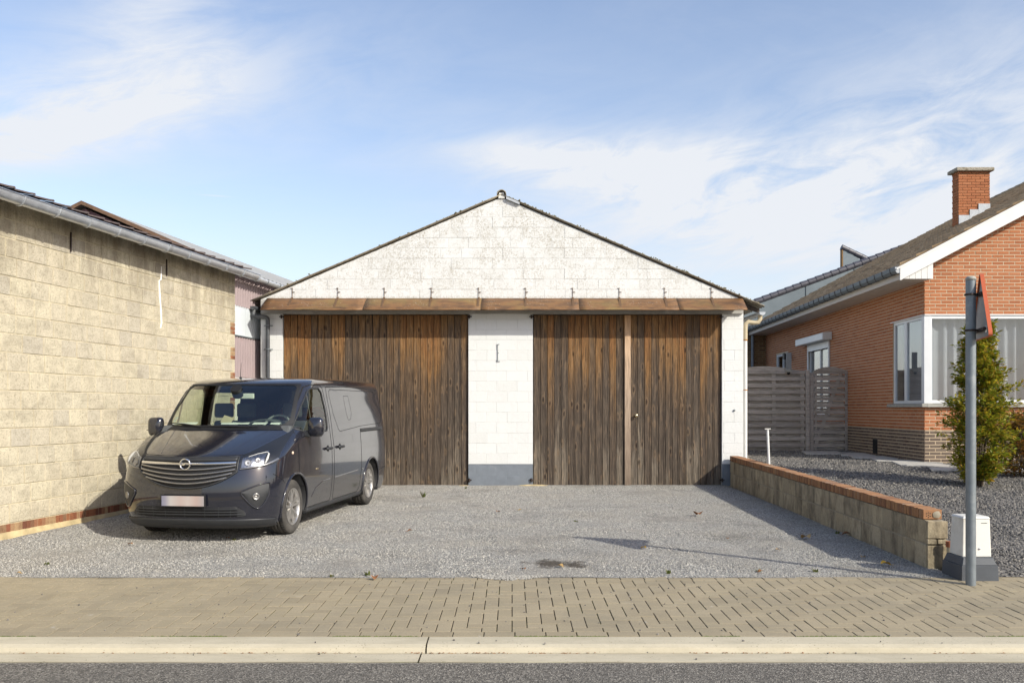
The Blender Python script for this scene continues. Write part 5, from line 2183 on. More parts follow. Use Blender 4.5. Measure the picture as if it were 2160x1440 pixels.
    q.build('window_sill', 'stone_sill', root, bevel=0.008)
    q = MB()
    q.box(HX + 0.02, HX + fa1 + 0.1, HY - 0.075, HY + 0.03, wz0 - 0.078, wz0 - 0.012)
    q.build('window_sill', 'stone_sill', root, bevel=0.008)
    # room behind: walls, and curtains in folds
    q = MB()
    rx1 = HX + 3.8
    q.add([(HX + 0.25, HY + 0.22, 0.6), (rx1, HY + 0.22, 0.6), (rx1, HY + 3.5, 0.6), (HX + 0.3, HY + 3.5, 0.6), (HX + 0.25, HY + 0.22, 3.4), (rx1, HY + 0.22, 3.4), (rx1, HY + 3.5, 3.4), (HX + 0.3, HY + 3.5, 3.4)], [(0, 1, 2, 3), (4, 5, 6, 7), (1, 2, 6, 5), (2, 3, 7, 6)])
    q.build('room', 'room_dark', root)

    def curtain(fn, a0, a1, d, z0, z1, fold, amp, seed):
        q = MB()
        rows = []
        nst = int((a1 - a0) / fold * 8)
        rr = random.Random(seed)
        for i in range(nst + 1):
            a = a0 + (a1 - a0) * i / nst
            dd = d + amp * sin(2 * pi * a / fold + 1.5 * mnoise.noise(Vector((a * 3, seed, 0)))) * (0.7 + 0.5 * mnoise.noise(Vector((a * 5, seed, 4))))
            rows.append([fn(a, dd, z0), fn(a, dd, z1)])
        q.grid(rows)
        q.build('curtain', 'curtain', root)
    curtain(ff, 0.20, fa1 - 0.1, -0.18, zi + 0.06, wz1 - 0.02, 0.19, 0.055, 1)
    curtain(w, 0.26, sa1 - 0.04, -0.20, zi + 0.03, wz1 - 0.02, 0.08, 0.012, 2)
    # ---- rear side windows
    for k, (a0, a1, z0, z1) in enumerate((b1, b2)):
        fr = frame(root, 'side_window', (a0, a1, z0, z1), 0.06, (-0.02, -0.08), w)
        am_ = a0 + (a1 - a0) * 0.48
        q = MB()
        q.hexa([w(am_ - .03, -0.022, z0 + .06), w(am_ + .03, -0.022, z0 + .06), w(am_ + .03, -0.08, z0 + .06), w(am_ - .03, -0.08, z0 + .06), w(am_ - .03, -0.022, z1 - .06), w(am_ + .03, -0.022, z1 - .06), w(am_ + .03, -0.08, z1 - .06), w(am_ - .03, -0.08, z1 - .06)])
        q.build('mullion', 'pvc_white', fr)
        pane(fr, a0 + 0.05, am_ - 0.03, z0 + 0.05, z1 - 0.05, -0.05, w)
        pane(fr, am_ + 0.03, a1 - 0.05, z0 + 0.05, z1 - 0.05, -0.05, w)
        q = MB()
        q.hexa([w(a0, -0.5, z0), w(a1, -0.5, z0), w(a1, -0.51, z0), w(a0, -0.51, z0), w(a0, -0.5, z1), w(a1, -0.5, z1), w(a1, -0.51, z1), w(a0, -0.51, z1)])
        q.build('window_blind', 'room_dark', root)
    # roller shutter box
    q = MB()
    a0, a1 = 22.1 - HY, 24.55 - HY
    q.hexa([w(a0, 0.24, 3.20), w(a1, 0.24, 3.20), w(a1, 0.005, 3.20), w(a0, 0.005, 3.20), w(a0, 0.24, 3.37), w(a1, 0.24, 3.37), w(a1, 0.005, 3.40), w(a0, 0.005, 3.40)])
    q.build('shutter_box', 'pvc_white', root, bevel=0.01)
    q = MB()
    for (a, c, z0, z1, d) in ((b1[0] - 0.03, b1[0] + 0.02, 1.35, 3.2, 0.04), (b1[1] - 0.02, b1[1] + 0.03, 1.35, 3.2, 0.04), (b1[0] + .02, b1[1] - .02, 3.02, 3.19, 0.03)):
        q.hexa([w(a, d, z0), w(c, d, z0), w(c, 0.003, z0), w(a, 0.003, z0), w(a, d, z1), w(c, d, z1), w(c, 0.003, z1), w(a, 0.003, z1)])
    q.build('shutter_rail', 'pvc_white', root)
    # air grille in the plinth
    q = MB()
    ga = (F * HX / 0 if False else 0)
    k_ = (1846 - 1080) / F
    Yg = (HX - 0.042 * HY) / (k_ - 0.042)
    a_ = Yg - HY
    zt_, zb2 = EYE + (HZ - 925) * Yg / F, EYE + (HZ - 956) * Yg / F
    q.hexa([w(a_ - 0.13, 0.004, zb2), w(a_ + 0.13, 0.004, zb2), w(a_ + 0.13, -0.01, zb2), w(a_ - 0.13, -0.01, zb2), w(a_ - 0.13, 0.004, zt_), w(a_ + 0.13, 0.004, zt_), w(a_ + 0.13, -0.01, zt_), w(a_ - 0.13, -0.01, zt_)])
    gr = q.build('air_grille', 'vent_black', root)
    for i in range(5):
        q = MB()
        aa = a_ - 0.10 + i * 0.05
        q.hexa([w(aa - .008, 0.014, zb2 + .02), w(aa + .008, 0.014, zb2 + .02), w(aa + .008, 0.004, zb2 + .02), w(aa - .008, 0.004, zb2 + .02), w(aa - .008, 0.014, zt_ - .02), w(aa + .008, 0.014, zt_ - .02), w(aa + .008, 0.004, zt_ - .02), w(aa - .008, 0.004, zt_ - .02)])
        q.build('grille_bar', 'black_plastic', gr)
    # yard floodlight
    k_ = (1668 - 1080) / F
    Yg = (HX - 0.042 * HY) / (k_ - 0.042)
    a_ = Yg - HY
    z = EYE + (HZ - 752) * Yg / F
    q = MB()
    q.tube([w(a_, 0.01, z), w(a_, 0.13, z)], 0.03, 8)
    q.hexa([w(a_ - .13, 0.12, z - .10), w(a_ + .06, 0.12, z - .10), w(a_ + .06, 0.22, z - .06), w(a_ - .13, 0.22, z - .06), w(a_ - .13, 0.12, z + .06), w(a_ + .06, 0.12, z + .06), w(a_ + .06, 0.22, z + .10), w(a_ - .13, 0.22, z + .10)])
    q.build('floodlight', 'black_plastic', root)


house()


def rear_house():
    """grey clad wing and yellow brick wall seen behind the house"""
    Y = 29.45
    s = F / Y
    root = thing('rear_wing', P(1600, 900, Y), 'grey clad wing with dark capping tiles rising behind the house roof', 'building')

    def p(x, y, d=0.0):
        v = P(x, y, Y)
        v.y += d
        return v
    q = MB()
    q.prism([p(1560, 800), p(2060, 800), p(2060, 468), p(1889, 531), p(1578, 645), p(1560, 652)], (0, 3.0, 0))
    q.build('cladding', 'grey_cladding', root)
    # vertical sheet seams
    q = MB()
    for px in (1802, 1700, 1600, 1930):
        ytop = 640 - (px - 1593) * 0.3682
        a = p(px, 800, -0.012)
        c = p(px, ytop, -0.012)
        q.tube([a, c], 0.012, 5)
    q.build('cladding_seam', 'zinc_dull', root)
    # capping tiles along the sloping top
    i = 0
    px = 1562.0
    while px < 1905:
        y0 = 640 - (px - 1593) * 0.3682 - 3
        a = p(px, y0 + 1, 0.05)
        c = p(px + 17.5, y0 - 16.2 * 0.3682, 0.05)
        q = MB()
        d = (c - a)
        q.tube([a + Vector((0, 0, .015)), a + d * 0.8, c + Vector((0, 0, 0.0))], [0.115, 0.105, 0.10], 8)
        q.build('capping_tile', 'capping_tile', root)
        px += 16.0
    # the taller parapet triangle
    q = MB()
    Y2 = 30.4

    def p2(x, y):
        return P(x, y, Y2)
    q.prism([p2(1778, 620), p2(1850, 620), p2(1850, 570), p2(1778, 524)], (0, 0.14, 0))
    q.build('parapet', 'grey_cladding', root)
    q = MB()
    v0 = p2(1775.5, 622)
    q.box(v0.x, v0.x + 0.045, Y2 - 0.01, Y2 + 0.14, v0.z, p2(0, 526).z)
    q.build('parapet_brick', 'yellow_brick', root)
    px = 1776.0
    while px < 1845:
        a = p2(px, 521 + (px - 1776) * 0.47)
        c = p2(px + 15, 521 + (px + 14 - 1776) * 0.47)
        a.y += 0.05
        c.y += 0.05
        q = MB()
        q.tube([a, c], [0.105, 0.09], 8)
        q.build('capping_tile', 'capping_tile', root)
        px += 14.0
    # yellow brick wall with a downpipe
    Y3 = 28.9
    x0, x1 = (1560 - 1080) * Y3 / F, (1619 - 1080) * Y3 / F
    r2 = thing('yellow_brick_wall', (x0, Y3, 0.5), 'narrow yellow brown brick wall behind the fence beside the white barn', 'wall')
    q = MB()
    q.box(x0, x1, Y3 + 0.012, Y3 + 0.3, 0.3, 4.05)
    c = q.build('core', 'yellow_mortar', r2)
    masonry(c, 'brick', (x0, Y3, 0), (1, 0, 0), (0, -1, 0), 0, x1 - x0, 0.5, 4.05, 0.21, 0.068, 0.014, 'yellow_brick', depth=0.0118, bv=0.002, limit=150, seed=51)
    q = MB()
    xp = (1587.5 - 1080) * (Y3 - 0.1) / F
    q.tube([(xp, Y3 - 0.1, 0.5), (xp, Y3 - 0.1, 3.95)], 0.05, 10)
    q.build('downpipe', 'galvanised', r2)


rear_house()


# ------------------------------------------------------------------ fence and gate
def fence():
    FY = 21.0
    s = F / FY

    def X(px):
        return (px - 1080) / s

    def Z(py):
        return EYE + (HZ - py) / s
    zb = Z(951)
    root = thing('fence', (X(1640), FY, zb), 'grey weathered slatted fence panel with an arched top beside the barn', 'fence')
    rr = random.Random(14)
    x0, x1 = X(1548), X(1698)
    zt = Z(783)
    pitch = (zt - zb - 0.04) / 24

    def slat(parent, a, c, z, front, h=0.098):
        q = MB()
        y = FY - 0.034 if front else FY + 0.045
        q.add(*brick_piece(None, (0, y, 0), (1, 0, 0), (0, -1, 0), a, c, z, z + h, 0.018, 0.003, rr.uniform(-.002, .002)))
        q.build('slat', 'fence_wood', parent, fixn=False)
    n = 12
    step = (zt - zb) / n
    for i in range(n):
        slat(root, x0, x1, zb + 0.01 + i * step + (step - 0.098) * 0.5 + 0.055, True, 0.084)
        slat(root, x0, x1, zb + 0.005 + i * step, False, 0.105)
    # arched top board
    q = MB()
    pts = []
    for k in range(17):
        f = k / 16
        x = x0 + (x1 - x0) * f
        g = (f - 0.42) / 0.58 if f > 0.42 else (f - 0.42) / 0.6
        pts.append((x, FY - 0.03, Z(772.5) - 0.145 * g * g))
    low = [(x, y, zt - 0.02) for (x, y, z) in pts][::-1]
    q.prism(low + pts, (0, 0.05, 0))
    q.build('arched_board', 'fence_wood', root)
    for px in (1632, 1692):
        q = MB()
        q.box(X(px) - 0.045, X(px) + 0.045, FY - 0.009, FY + 0.009, zb, zt)
        q.build('batten', 'fence_wood', root)
    # post between
    post = thing('fence_post', (X(1703), FY - 0.02, zb - 0.05), 'square grey timber post between the fence panel and the gate', 'post')
    q = MB()
    q.box(X(1698) + 0.004, X(1706.5), FY - 0.06, FY + 0.05, zb - 0.1, Z(780))
    q.build('post_body', 'fence_wood', post, bevel=0.005)
    gate = thing('garden_gate', (X(1750), FY, zb), 'grey weathered slatted garden gate with an arched top and diagonal brace', 'gate')
    g0, g1 = X(1707.5), X(1794)
    zg = Z(785)
    q = MB()
    q.box(g0, g0 + 0.085, FY - 0.045, FY + 0.02, zb - 0.01, Z(786))
    q.build('stile', 'fence_wood', gate, bevel=0.004)
    q = MB()
    q.box(g1 - 0.13, g1 - 0.03, FY - 0.045, FY + 0.02, zb - 0.01, Z(783))
    q.build('stile', 'fence_wood', gate, bevel=0.004)
    q = MB()
    q.box(g1 - 0.026, g1 + 0.03, FY - 0.05, FY + 0.04, zb - 0.05, Z(779))
    q.build('hanging_post', 'fence_wood', gate, bevel=0.004)
    q = MB()
    ps = []
    for k in range(15):
        f = k / 14
        ps.append((g0 + 0.01 + (g1 - 0.05 - g0) * f, FY - 0.05, Z(773.5) - 0.13 * (2 * f - 1) ** 2))
    lw = [(x, y, Z(783.0) if 0.1 < i / 14 < 0.9 else min(z - 0.001, Z(783.0))) for i, (x, y, z) in enumerate(ps)][::-1]
    q.prism(lw + ps, (0, 0.04, 0))
    q.build('arched_board', 'fence_wood', gate)
    for i in range(n):
        z = zb + 0.01 + i * step + (step - 0.098) * 0.5 + 0.055
        slat(gate, g0 + 0.088, g1 - 0.133, z, True, 0.080)
        slat(gate, g0 + 0.088, g1 - 0.133, zb + 0.025 + i * step, False, 0.045)
    q = MB()
    a = Vector((g0 + 0.13, FY - 0.010, zb + 0.1))
    c = Vector((g1 - 0.22, FY - 0.010, Z(785)))
    w_ = Vector((0.04, 0, 0))
    q.hexa([a - w_, a + w_, a + w_ + Vector((0, .012, 0)), a - w_ + Vector((0, .012, 0)), c - w_, c + w_, c + w_ + Vector((0, .012, 0)), c - w_ + Vector((0, .012, 0))])
    q.build('brace', 'fence_wood', gate)
    for dx in (0.05, (g1 - g0) - 0.2):
        q = MB()
        q.box(g0 + 0.07 + dx, g0 + 0.12 + dx, FY - 0.009, FY + 0.010, zb, Z(785))
        q.build('batten', 'fence_wood', gate)
    q = MB()
    q.tube([(g1 - 0.16, FY - 0.06, Z(854)), (g1 - 0.08, FY - 0.06, Z(854))], 0.009, 6)
    q.build('latch', 'dark_iron', gate)
    q = MB()
    q.box(g1 - 0.02, g1 + 0.025, FY - 0.056, FY - 0.051, Z(802), Z(793))
    q.build('name_tag', 'tan_leaf', gate)
    # lamp clamped over the top of the fence
    lamp = thing('solar_lamp', (X(1661), FY - 0.08, Z(792)), 'slim grey solar lamp with a sensor hung over the fence top', 'lamp')
    q = MB()
    q.box(X(1655.5), X(1666.5), FY - 0.12, FY - 0.095, Z(778), Z(744))
    q.build('panel', 'lamp_grey', lamp, bevel=0.004)
    q = MB()
    q.box(X(1654.5), X(1666), FY - 0.15, FY - 0.085, Z(785), Z(778.5))
    q.build('housing', 'stone_sill', lamp, bevel=0.005)
    q = MB()
    q.lathe([(0.0, -0.055), (0.025, -0.045), (0.036, -0.02), (0.036, 0.0), (0.0, 0.002)], (X(1660), FY - 0.118, Z(785.5)), 'Z', 14)
    q.build('sensor', 'black_plastic', lamp)


fence()


# ------------------------------------------------------------------ small garden things
def garden_items():
    # white standpipe
    Y = 15.4
    s = F / Y
    x = (1620.5 - 1080) / s
    r = thing('standpipe', (x, Y, garden_z(x, Y)), 'thin cream coloured metal pipe with a flat head behind the coping', 'pipe')
    q = MB()
    q.tube([(x + 0.02, Y, garden_z(x, Y) - 0.05), (x - 0.012, Y, EYE + (HZ - 906) / s)], 0.022, 10)
    q.build('shaft', 'painted_white', r)
    q = MB()
    zt = EYE + (HZ - 904) / s
    q.box(x - 0.06, x + 0.035, Y - 0.03, Y + 0.03, zt - 0.008, zt + 0.006)
    q.build('head', 'cabinet_plastic', r)
    # stepping slabs
    path = MB()
    slabs = [((1690, 953), (1765, 953), (1790, 959), (1700, 959)), ((1770, 955), (1830, 957), (1850, 963), (1775, 962)), ((1790, 962), (1890, 964), (1915, 969), (1800, 967)),
             ((1835, 968), (1950, 972), (1990, 978), (1850, 974)), ((1880, 975), (1985, 980), (2030, 988), (1900, 983)), ((1960, 988), (2060, 988), (2075, 994), (1965, 994)), ((2080, 990), (2170, 990), (2180, 1001), (2085, 1001))]
    pr = MB()
    pr.add([(4.9, 17.0, 0.3), (8.0, 17.0, 0.3), (8.0, 18, 0.3), (4.9, 18, 0.3)], [(0, 1, 2, 3)])
    bed = pr.build('path', 'soil')
    tag(bed, kind='structure')
    for sl in slabs:
        q = MB()
        vs = []
        for (px, py) in sl:
            # intersect the view ray with the garden surface
            lo, hi = 9.0, 30.0
            for _ in range(40):
                m_ = (lo + hi) / 2
                z = EYE + (HZ - py) * m_ / F
                if z > garden_z(0, m_):
                    lo = m_
                else:
                    hi = m_
            xx_ = (px - 1080) * lo / F
            if xx_ > HX + 0.042 * (lo - HY) - 0.1 and lo > HY - 0.15:
                xx_ = HX + 0.042 * (lo - HY) - 0.1
            vs.append(Vector((xx_, lo, garden_z(0, lo) + 0.026)))
        if (vs[0] - vs[1]).length < 0.1:
            continue
        lowv = [v - Vector((0, 0, 0.06)) for v in vs]
        q.add(lowv + vs, [(3, 2, 1, 0), (4, 5, 6, 7), (0, 1, 5, 4), (1, 2, 6, 5), (2, 3, 7, 6), (3, 0, 4, 7)])
        q.build('slab', 'slab_stone', bed, bevel=0.006)
    # white utility cabinet on its dark base
    Y = 8.26
    s = F / Y
    cx = (2054 - 1080) / s
    r = thing('utility_cabinet', (cx, Y + 0.15, -0.07), 'small white utility cabinet on a dark plastic base behind the pole', 'cabinet')
    x0, x1 = (2034 - 1080) / s, (2094 - 1080) / s
    zt, zm = EYE + (HZ - 1095) / s, EYE + (HZ - 1175) / s
    yf = Y + 0.03
    q = MB()
    t_ = 0.012
    q.hexa([(x0, yf, zm), (x1 + 0.004, yf, zm), (x1 + 0.004, yf + 0.25, zm), (x0, yf + 0.25, zm), (x0 + t_, yf + t_, zt - 0.0), (x1 - 0.003, yf + t_, zt), (x1 - 0.003, yf + 0.235, zt), (x0 + t_, yf + 0.235, zt)])
    q.build('housing', 'cabinet_plastic', r, bevel=0.008, seg=2)
    q = MB()
    q.hexa([(x0 + .004, yf + .004, zt + .001), (x1 - .0, yf + .004, zt + .001), (x1, yf + 0.245, zt + .001), (x0 + .004, yf + 0.245, zt + .001), (x0 + .02, yf + .02, zt + 0.022), (x1 - .012, yf + .02, zt + .022), (x1 - .012, yf + 0.23, zt + .022), (x0 + .02, yf + 0.23, zt + .022)])
    q.build('lid', 'cabinet_plastic', r, bevel=0.004)
    q = MB()
    q.lathe([(0, 0), (0.009, 0), (0.009, -0.006), (0.0, -0.007)], (x0 + 0.155, yf + 0.001, zm + 0.075), 'Y', 10)
    q.build('lock', 'steel', r)
    q = MB()
    q.box(x1 - 0.085, x1 - 0.03, yf + 0.008, yf + 0.0115, zt - 0.04, zt - 0.036)
    q.build('slot', 'vent_black', r)
    b0, b1 = (2023 - 1080) / s, (2102 - 1080) / s
    zf = -0.075
    zs = EYE + (HZ - 1191) / s
    q = MB()
    yb0 = Y - 0.045
    for (z0, z1, e0, e1) in ((zf, zs - 0.001, 0.0, 0.006), (zs, zm - 0.001, 0.012, 0.034)):
        q.hexa([(b0 + e0, yb0 + e0, z0), (b1 - e0, yb0 + e0, z0), (b1 - e0, yb0 + 0.38 - e0, z0), (b0 + e0, yb0 + 0.38 - e0, z0), (b0 + e1, yb0 + e1, z1), (b1 - e1, yb0 + e1, z1), (b1 - e1, yb0 + .38 - e1, z1), (b0 + e1, yb0 + .38 - e1, z1)])
    q.build('base', 'cabinet_base', r, bevel=0.004)
    # ochre and cream pipe stub beside the wall end
    Y = 8.75
    s = F / Y
    x = (2003 - 1080) / s
    r = thing('pipe_stub', (x, Y, -0.07), 'cream pipe stub with a terracotta collar beside the wall end', 'pipe')
    q = MB()
    q.tube([(x, Y, -0.1), (x, Y, EYE + (HZ - 1152) / s)], 0.027, 12)
    q.build('shaft', 'pvc_beige', r)
    q = MB()
    q.tube([(x - .004, Y, EYE + (HZ - 1153) / s), (x - .004, Y, EYE + (HZ - 1141) / s)], 0.032, 12)
    q.build('collar', 'pot_clay', r)
    # traffic sign pole
    px, py = 4.10, 8.05
    zb = pave_z(py)
    r = thing('sign_pole', (px, py, zb), 'grey metal pole carrying a triangular road sign seen from behind', 'road sign')
    q = MB()
    q.tube([(px, py, zb - 0.02), (px, py, 2.665)], 0.0425, 28)
    q.build('pole', 'galvanised', r)
    q = MB()
    q.lathe([(0.0, 0.016), (0.03, 0.013), (0.0445, 0.002), (0.0445, -0.022), (0.043, -0.022)], (px, py, 2.668), 'Z', 28)
    q.build('pole_cap', 'stone_sill', r)
    d = Vector((-0.27, -0.963, 0)).normalized()     # along the plate, towards the camera
    n = Vector((d.y * -1, d.x, 0))
    n = Vector((0.963, -0.27, 0)).normalized()
    cen = Vector((px, py, 0)) + n * 0.085
    half, zt, zbt = 0.352, 2.72, 2.125

    def tri(off, sh):
        # rounded triangle, shrink sh
        P3 = [(-half, zbt), (half, zbt), (0.0, zt)]
        cg = (0.0, (zbt * 2 + zt) / 3)
        res = []
        for k in range(3):
            a = P3[k]
            pv = P3[k - 1]
            nx = P3[(k + 1) % 3]
            va = Vector((pv[0] - a[0], pv[1] - a[1])).normalized()
            vb = Vector((nx[0] - a[0], nx[1] - a[1])).normalized()
            rr_ = 0.05
            p0 = Vector(a) + va * rr_
            p1 = Vector(a) + vb * rr_
            for f in (0, .25, .5, .75, 1):
                q0 = p0.lerp(Vector(a), f)
                q1 = Vector(a).lerp(p1, f)
                pt = q0.lerp(q1, f)
                pt = pt + (Vector(cg) - pt) * sh
                res.append(pt)
        return [cen + d * p.x + n * off + Vector((0, 0, p.y)) for p in res]
    q = MB()
    q.prism(tri(0.0, 0.0), n * 0.004)
    q.build('plate', 'sign_back', r)
    q = MB()
    o_, i_ = tri(0.0, -0.01), tri(0.0, 0.03)
    k = len(o_)
    off = n * -0.014
    off2 = n * 0.018
    vs = [p + off for p in o_] + [p + off2 for p in o_] + [p + off2 for p in i_] + [p + off for p in tri(0.0, 0.005)]
    fs = []
    for a in range(k):
        b_ = (a + 1) % k
        fs += [(a, b_, k + b_, k + a), (k + a, k + b_, 2 * k + b_, 2 * k + a), (3 * k + a, 3 * k + b_, b_, a), (2 * k + a, 2 * k + b_, 3 * k + b_, 3 * k + a)]
    q.add(vs, fs)
    q.build('rim', 'sign_red', r)
    q = MB()
    q.prism(tri(0.0055, 0.02), n * 0.002)
    q.build('border', 'sign_red', r)
    q = MB()
    q.prism(tri(0.009, 0.22), n * 0.002)
    q.build('face', 'sign_white', r)
    for z in (2.52, 2.20):
        q = MB()
        q.tube([(px + 0.047 * cos(a_), py + 0.047 * sin(a_), z) for a_ in [2 * pi * k / 20 for k in range(20)]], 0.009, 6, closed=True)
        hw = 0.10 if z > 2.4 else 0.22
        c = Vector((px, py, z)) + n * 0.067
        q.hexa([c - d * hw - n * .012 - Vector((0, 0, .012)), c + d * hw - n * .012 - Vector((0, 0, .012)), c + d * hw + n * .012 - Vector((0, 0, .012)), c - d * hw + n * .012 - Vector((0, 0, .012)), c - d * hw - n * .012 + Vector((0, 0, .012)), c + d * hw - n * .012 + Vector((0, 0, .012)), c + d * hw + n * .012 + Vector((0, 0, .012)), c - d * hw + n * .012 + Vector((0, 0, .012))])
        q.tube([Vector((px, py, z)) + n * 0.04 - d * 0.03, Vector((px, py, z)) + n * 0.075 - d * 0.03], 0.008, 6)
        q.tube([(px - 0.02, py - 0.046, z), (px - 0.02, py - 0.066, z)], 0.009, 6)
        q.build('clamp', 'dark_iron', r)
    q = MB()
    c = cen + d * 0.20 - n * 0.003
    q.hexa([c - d * .03 + Vector((0, 0, 2.165)), c + d * .03 + Vector((0, 0, 2.165)), c + d * .03 - n * .001 + Vector((0, 0, 2.165)), c - d * .03 - n * .001 + Vector((0, 0, 2.165)), c - d * .03 + Vector((0, 0, 2.22)), c + d * .03 + Vector((0, 0, 2.22)), c + d * .03 - n * .001 + Vector((0, 0, 2.22)), c - d * .03 - n * .001 + Vector((0, 0, 2.22))])
    q.build('back_sticker', 'paper', r)


garden_items()


# ------------------------------------------------------------------ plants
def leaf_quad(b, c, d, nrm, ln, wd):
    """a pointed leaf folded along its midrib: 4 triangles"""
    d = d.normalized()
    s = d.cross(nrm)
    if s.length < 1e-3:
        s = d.cross(Vector((0.3, 0.5, 0.8)))
    s.normalize()
    up = s.cross(d)
    p0 = c
    p1 = c + d * ln * 0.5 + s * wd * 0.5 + up * wd * 0.15
    p2 = c + d * ln
    p3 = c + d * ln * 0.5 - s * wd * 0.5 + up * wd * 0.15
    p4 = c + d * ln * 0.55
    b.add([p0, p1, p2, p3, p4], [(0, 1, 4), (1, 2, 4), (0, 4, 3), (4, 2, 3)])


def shrub(name, label, cat, base, height, prof, n_br, leaves, ln, mat_, seed, tips=0.25, stem_r=0.02, group=None, lean=0.0):
    """upright shrub: a few stems, branches that arch outwards, leaves along each twig; prof(h) is the crown radius at 0..1"""
    rr = random.Random(seed)
    base = Vector(base)
    r = thing(name, base, label, cat, group)
    st = MB()
    br = MB()
    lf = MB()
    twigs = []
    for k in range(5):
        a = rr.uniform(0, 6.28)
        pts = []
        off = Vector((cos(a), sin(a), 0)) * 0.05
        for i in range(7):
            f = i / 6
            pts.append(base + off * (1 + 2.0 * f) + Vector((lean * f + rr.uniform(-.02, .02), rr.uniform(-.02, .02), height * 0.93 * f * rr.uniform(0.95, 1.02) - (0.03 if i == 0 else 0))))
        st.tube(pts, [stem_r * (1 - 0.75 * i / 6) for i in range(7)], 6)
    for k in range(n_br):
        f = rr.uniform(0.02, 0.97) ** 0.95
        a = rr.uniform(0, 6.28)
        R_ = prof(f) * rr.uniform(0.55, 1.05)
        if rr.random() < tips:
            R_ *= rr.uniform(1.1, 1.45)
        z0 = height * f
        p0 = base + Vector((lean * f, 0, z0 - 0.15 * R_))
        end = base + Vector((lean * f + R_ * cos(a), R_ * sin(a), z0 + R_ * rr.uniform(0.0, 0.65)))
        mid = (p0 + end) / 2 + Vector((0, 0, R_ * 0.12))
        pts = []
        for i in range(6):
            t_ = i / 5
            pts.append(p0.lerp(mid, t_).lerp(mid.lerp(end, t_), t_))
        br.tube(pts, [0.006 * (1 - 0.75 * i / 5) for i in range(6)], 4, caps=False)
        twigs.append((pts, R_))
    per = max(1, leaves // n_br)
    for (pts, R_) in twigs:
        for _ in range(per):
            t_ = rr.uniform(0.18, 1.0) ** 0.75
            i = min(4, int(t_ * 5))
            p = pts[i].lerp(pts[i + 1], t_ * 5 - i)
            d0 = (pts[i + 1] - pts[i]).normalized()
            side = Vector((rr.uniform(-1, 1), rr.uniform(-1, 1), rr.uniform(-.7, .8)))
            p = p + side * 0.035
            d = (d0 * 0.7 + side * 0.9 + Vector((0, 0, -0.12))).normalized()
            nrm = Vector((rr.uniform(-.7, .7), rr.uniform(-.7, .7), 1)).normalized()
            l_ = ln * rr.uniform(0.6, 1.25)
            leaf_quad(lf, p, d, nrm, l_, l_ * 0.48)
    st.build('stem', 'bark', r)
    o = br.build('twigs', 'bark', r, fixn=False)
    o['kind'] = 'stuff'
    o = lf.build('foliage', mat_, r, fixn=False)
    o['kind'] = 'stuff'
    return r


def prof_bush(h):
    if h < 0.12:
        return 0.24 + 1.4 * h
    if h < 0.45:
        return 0.41 + 0.11 * sin((h - 0.12) * 9)
    return max(0.07, 0.47 - 0.60 * (h - 0.45) ** 1.1)


shrub('garden_shrub', 'tall narrow shrub with green and yellow autumn leaves behind the sign pole', 'shrub', (7.12, 13.7, garden_z(7, 13.7)), 2.50, prof_bush, 300, 15500, 0.076, 'bush_leaf', 5, 0.32, 0.016)
shrub('hydrangea', 'rounded russet brown hydrangea bush at the right edge behind the shrub', 'shrub', (8.35, 14.7, garden_z(7, 14.7)), 0.95, lambda h: 0.55 * sqrt(max(0.05, 1 - (h - 0.35) ** 2 * 1.6)), 120, 4200, 0.085, 'hydrangea_leaf', 9, 0.1, 0.010)
shrub('side_shrub', 'broad green shrub standing outside the right edge of the photo', 'shrub', (9.6, 12.3, garden_z(9, 12.3)), 1.15, lambda h: 0.7 - 0.3 * h, 140, 4200, 0.07, 'bush_leaf', 13, 0.1, 0.012)


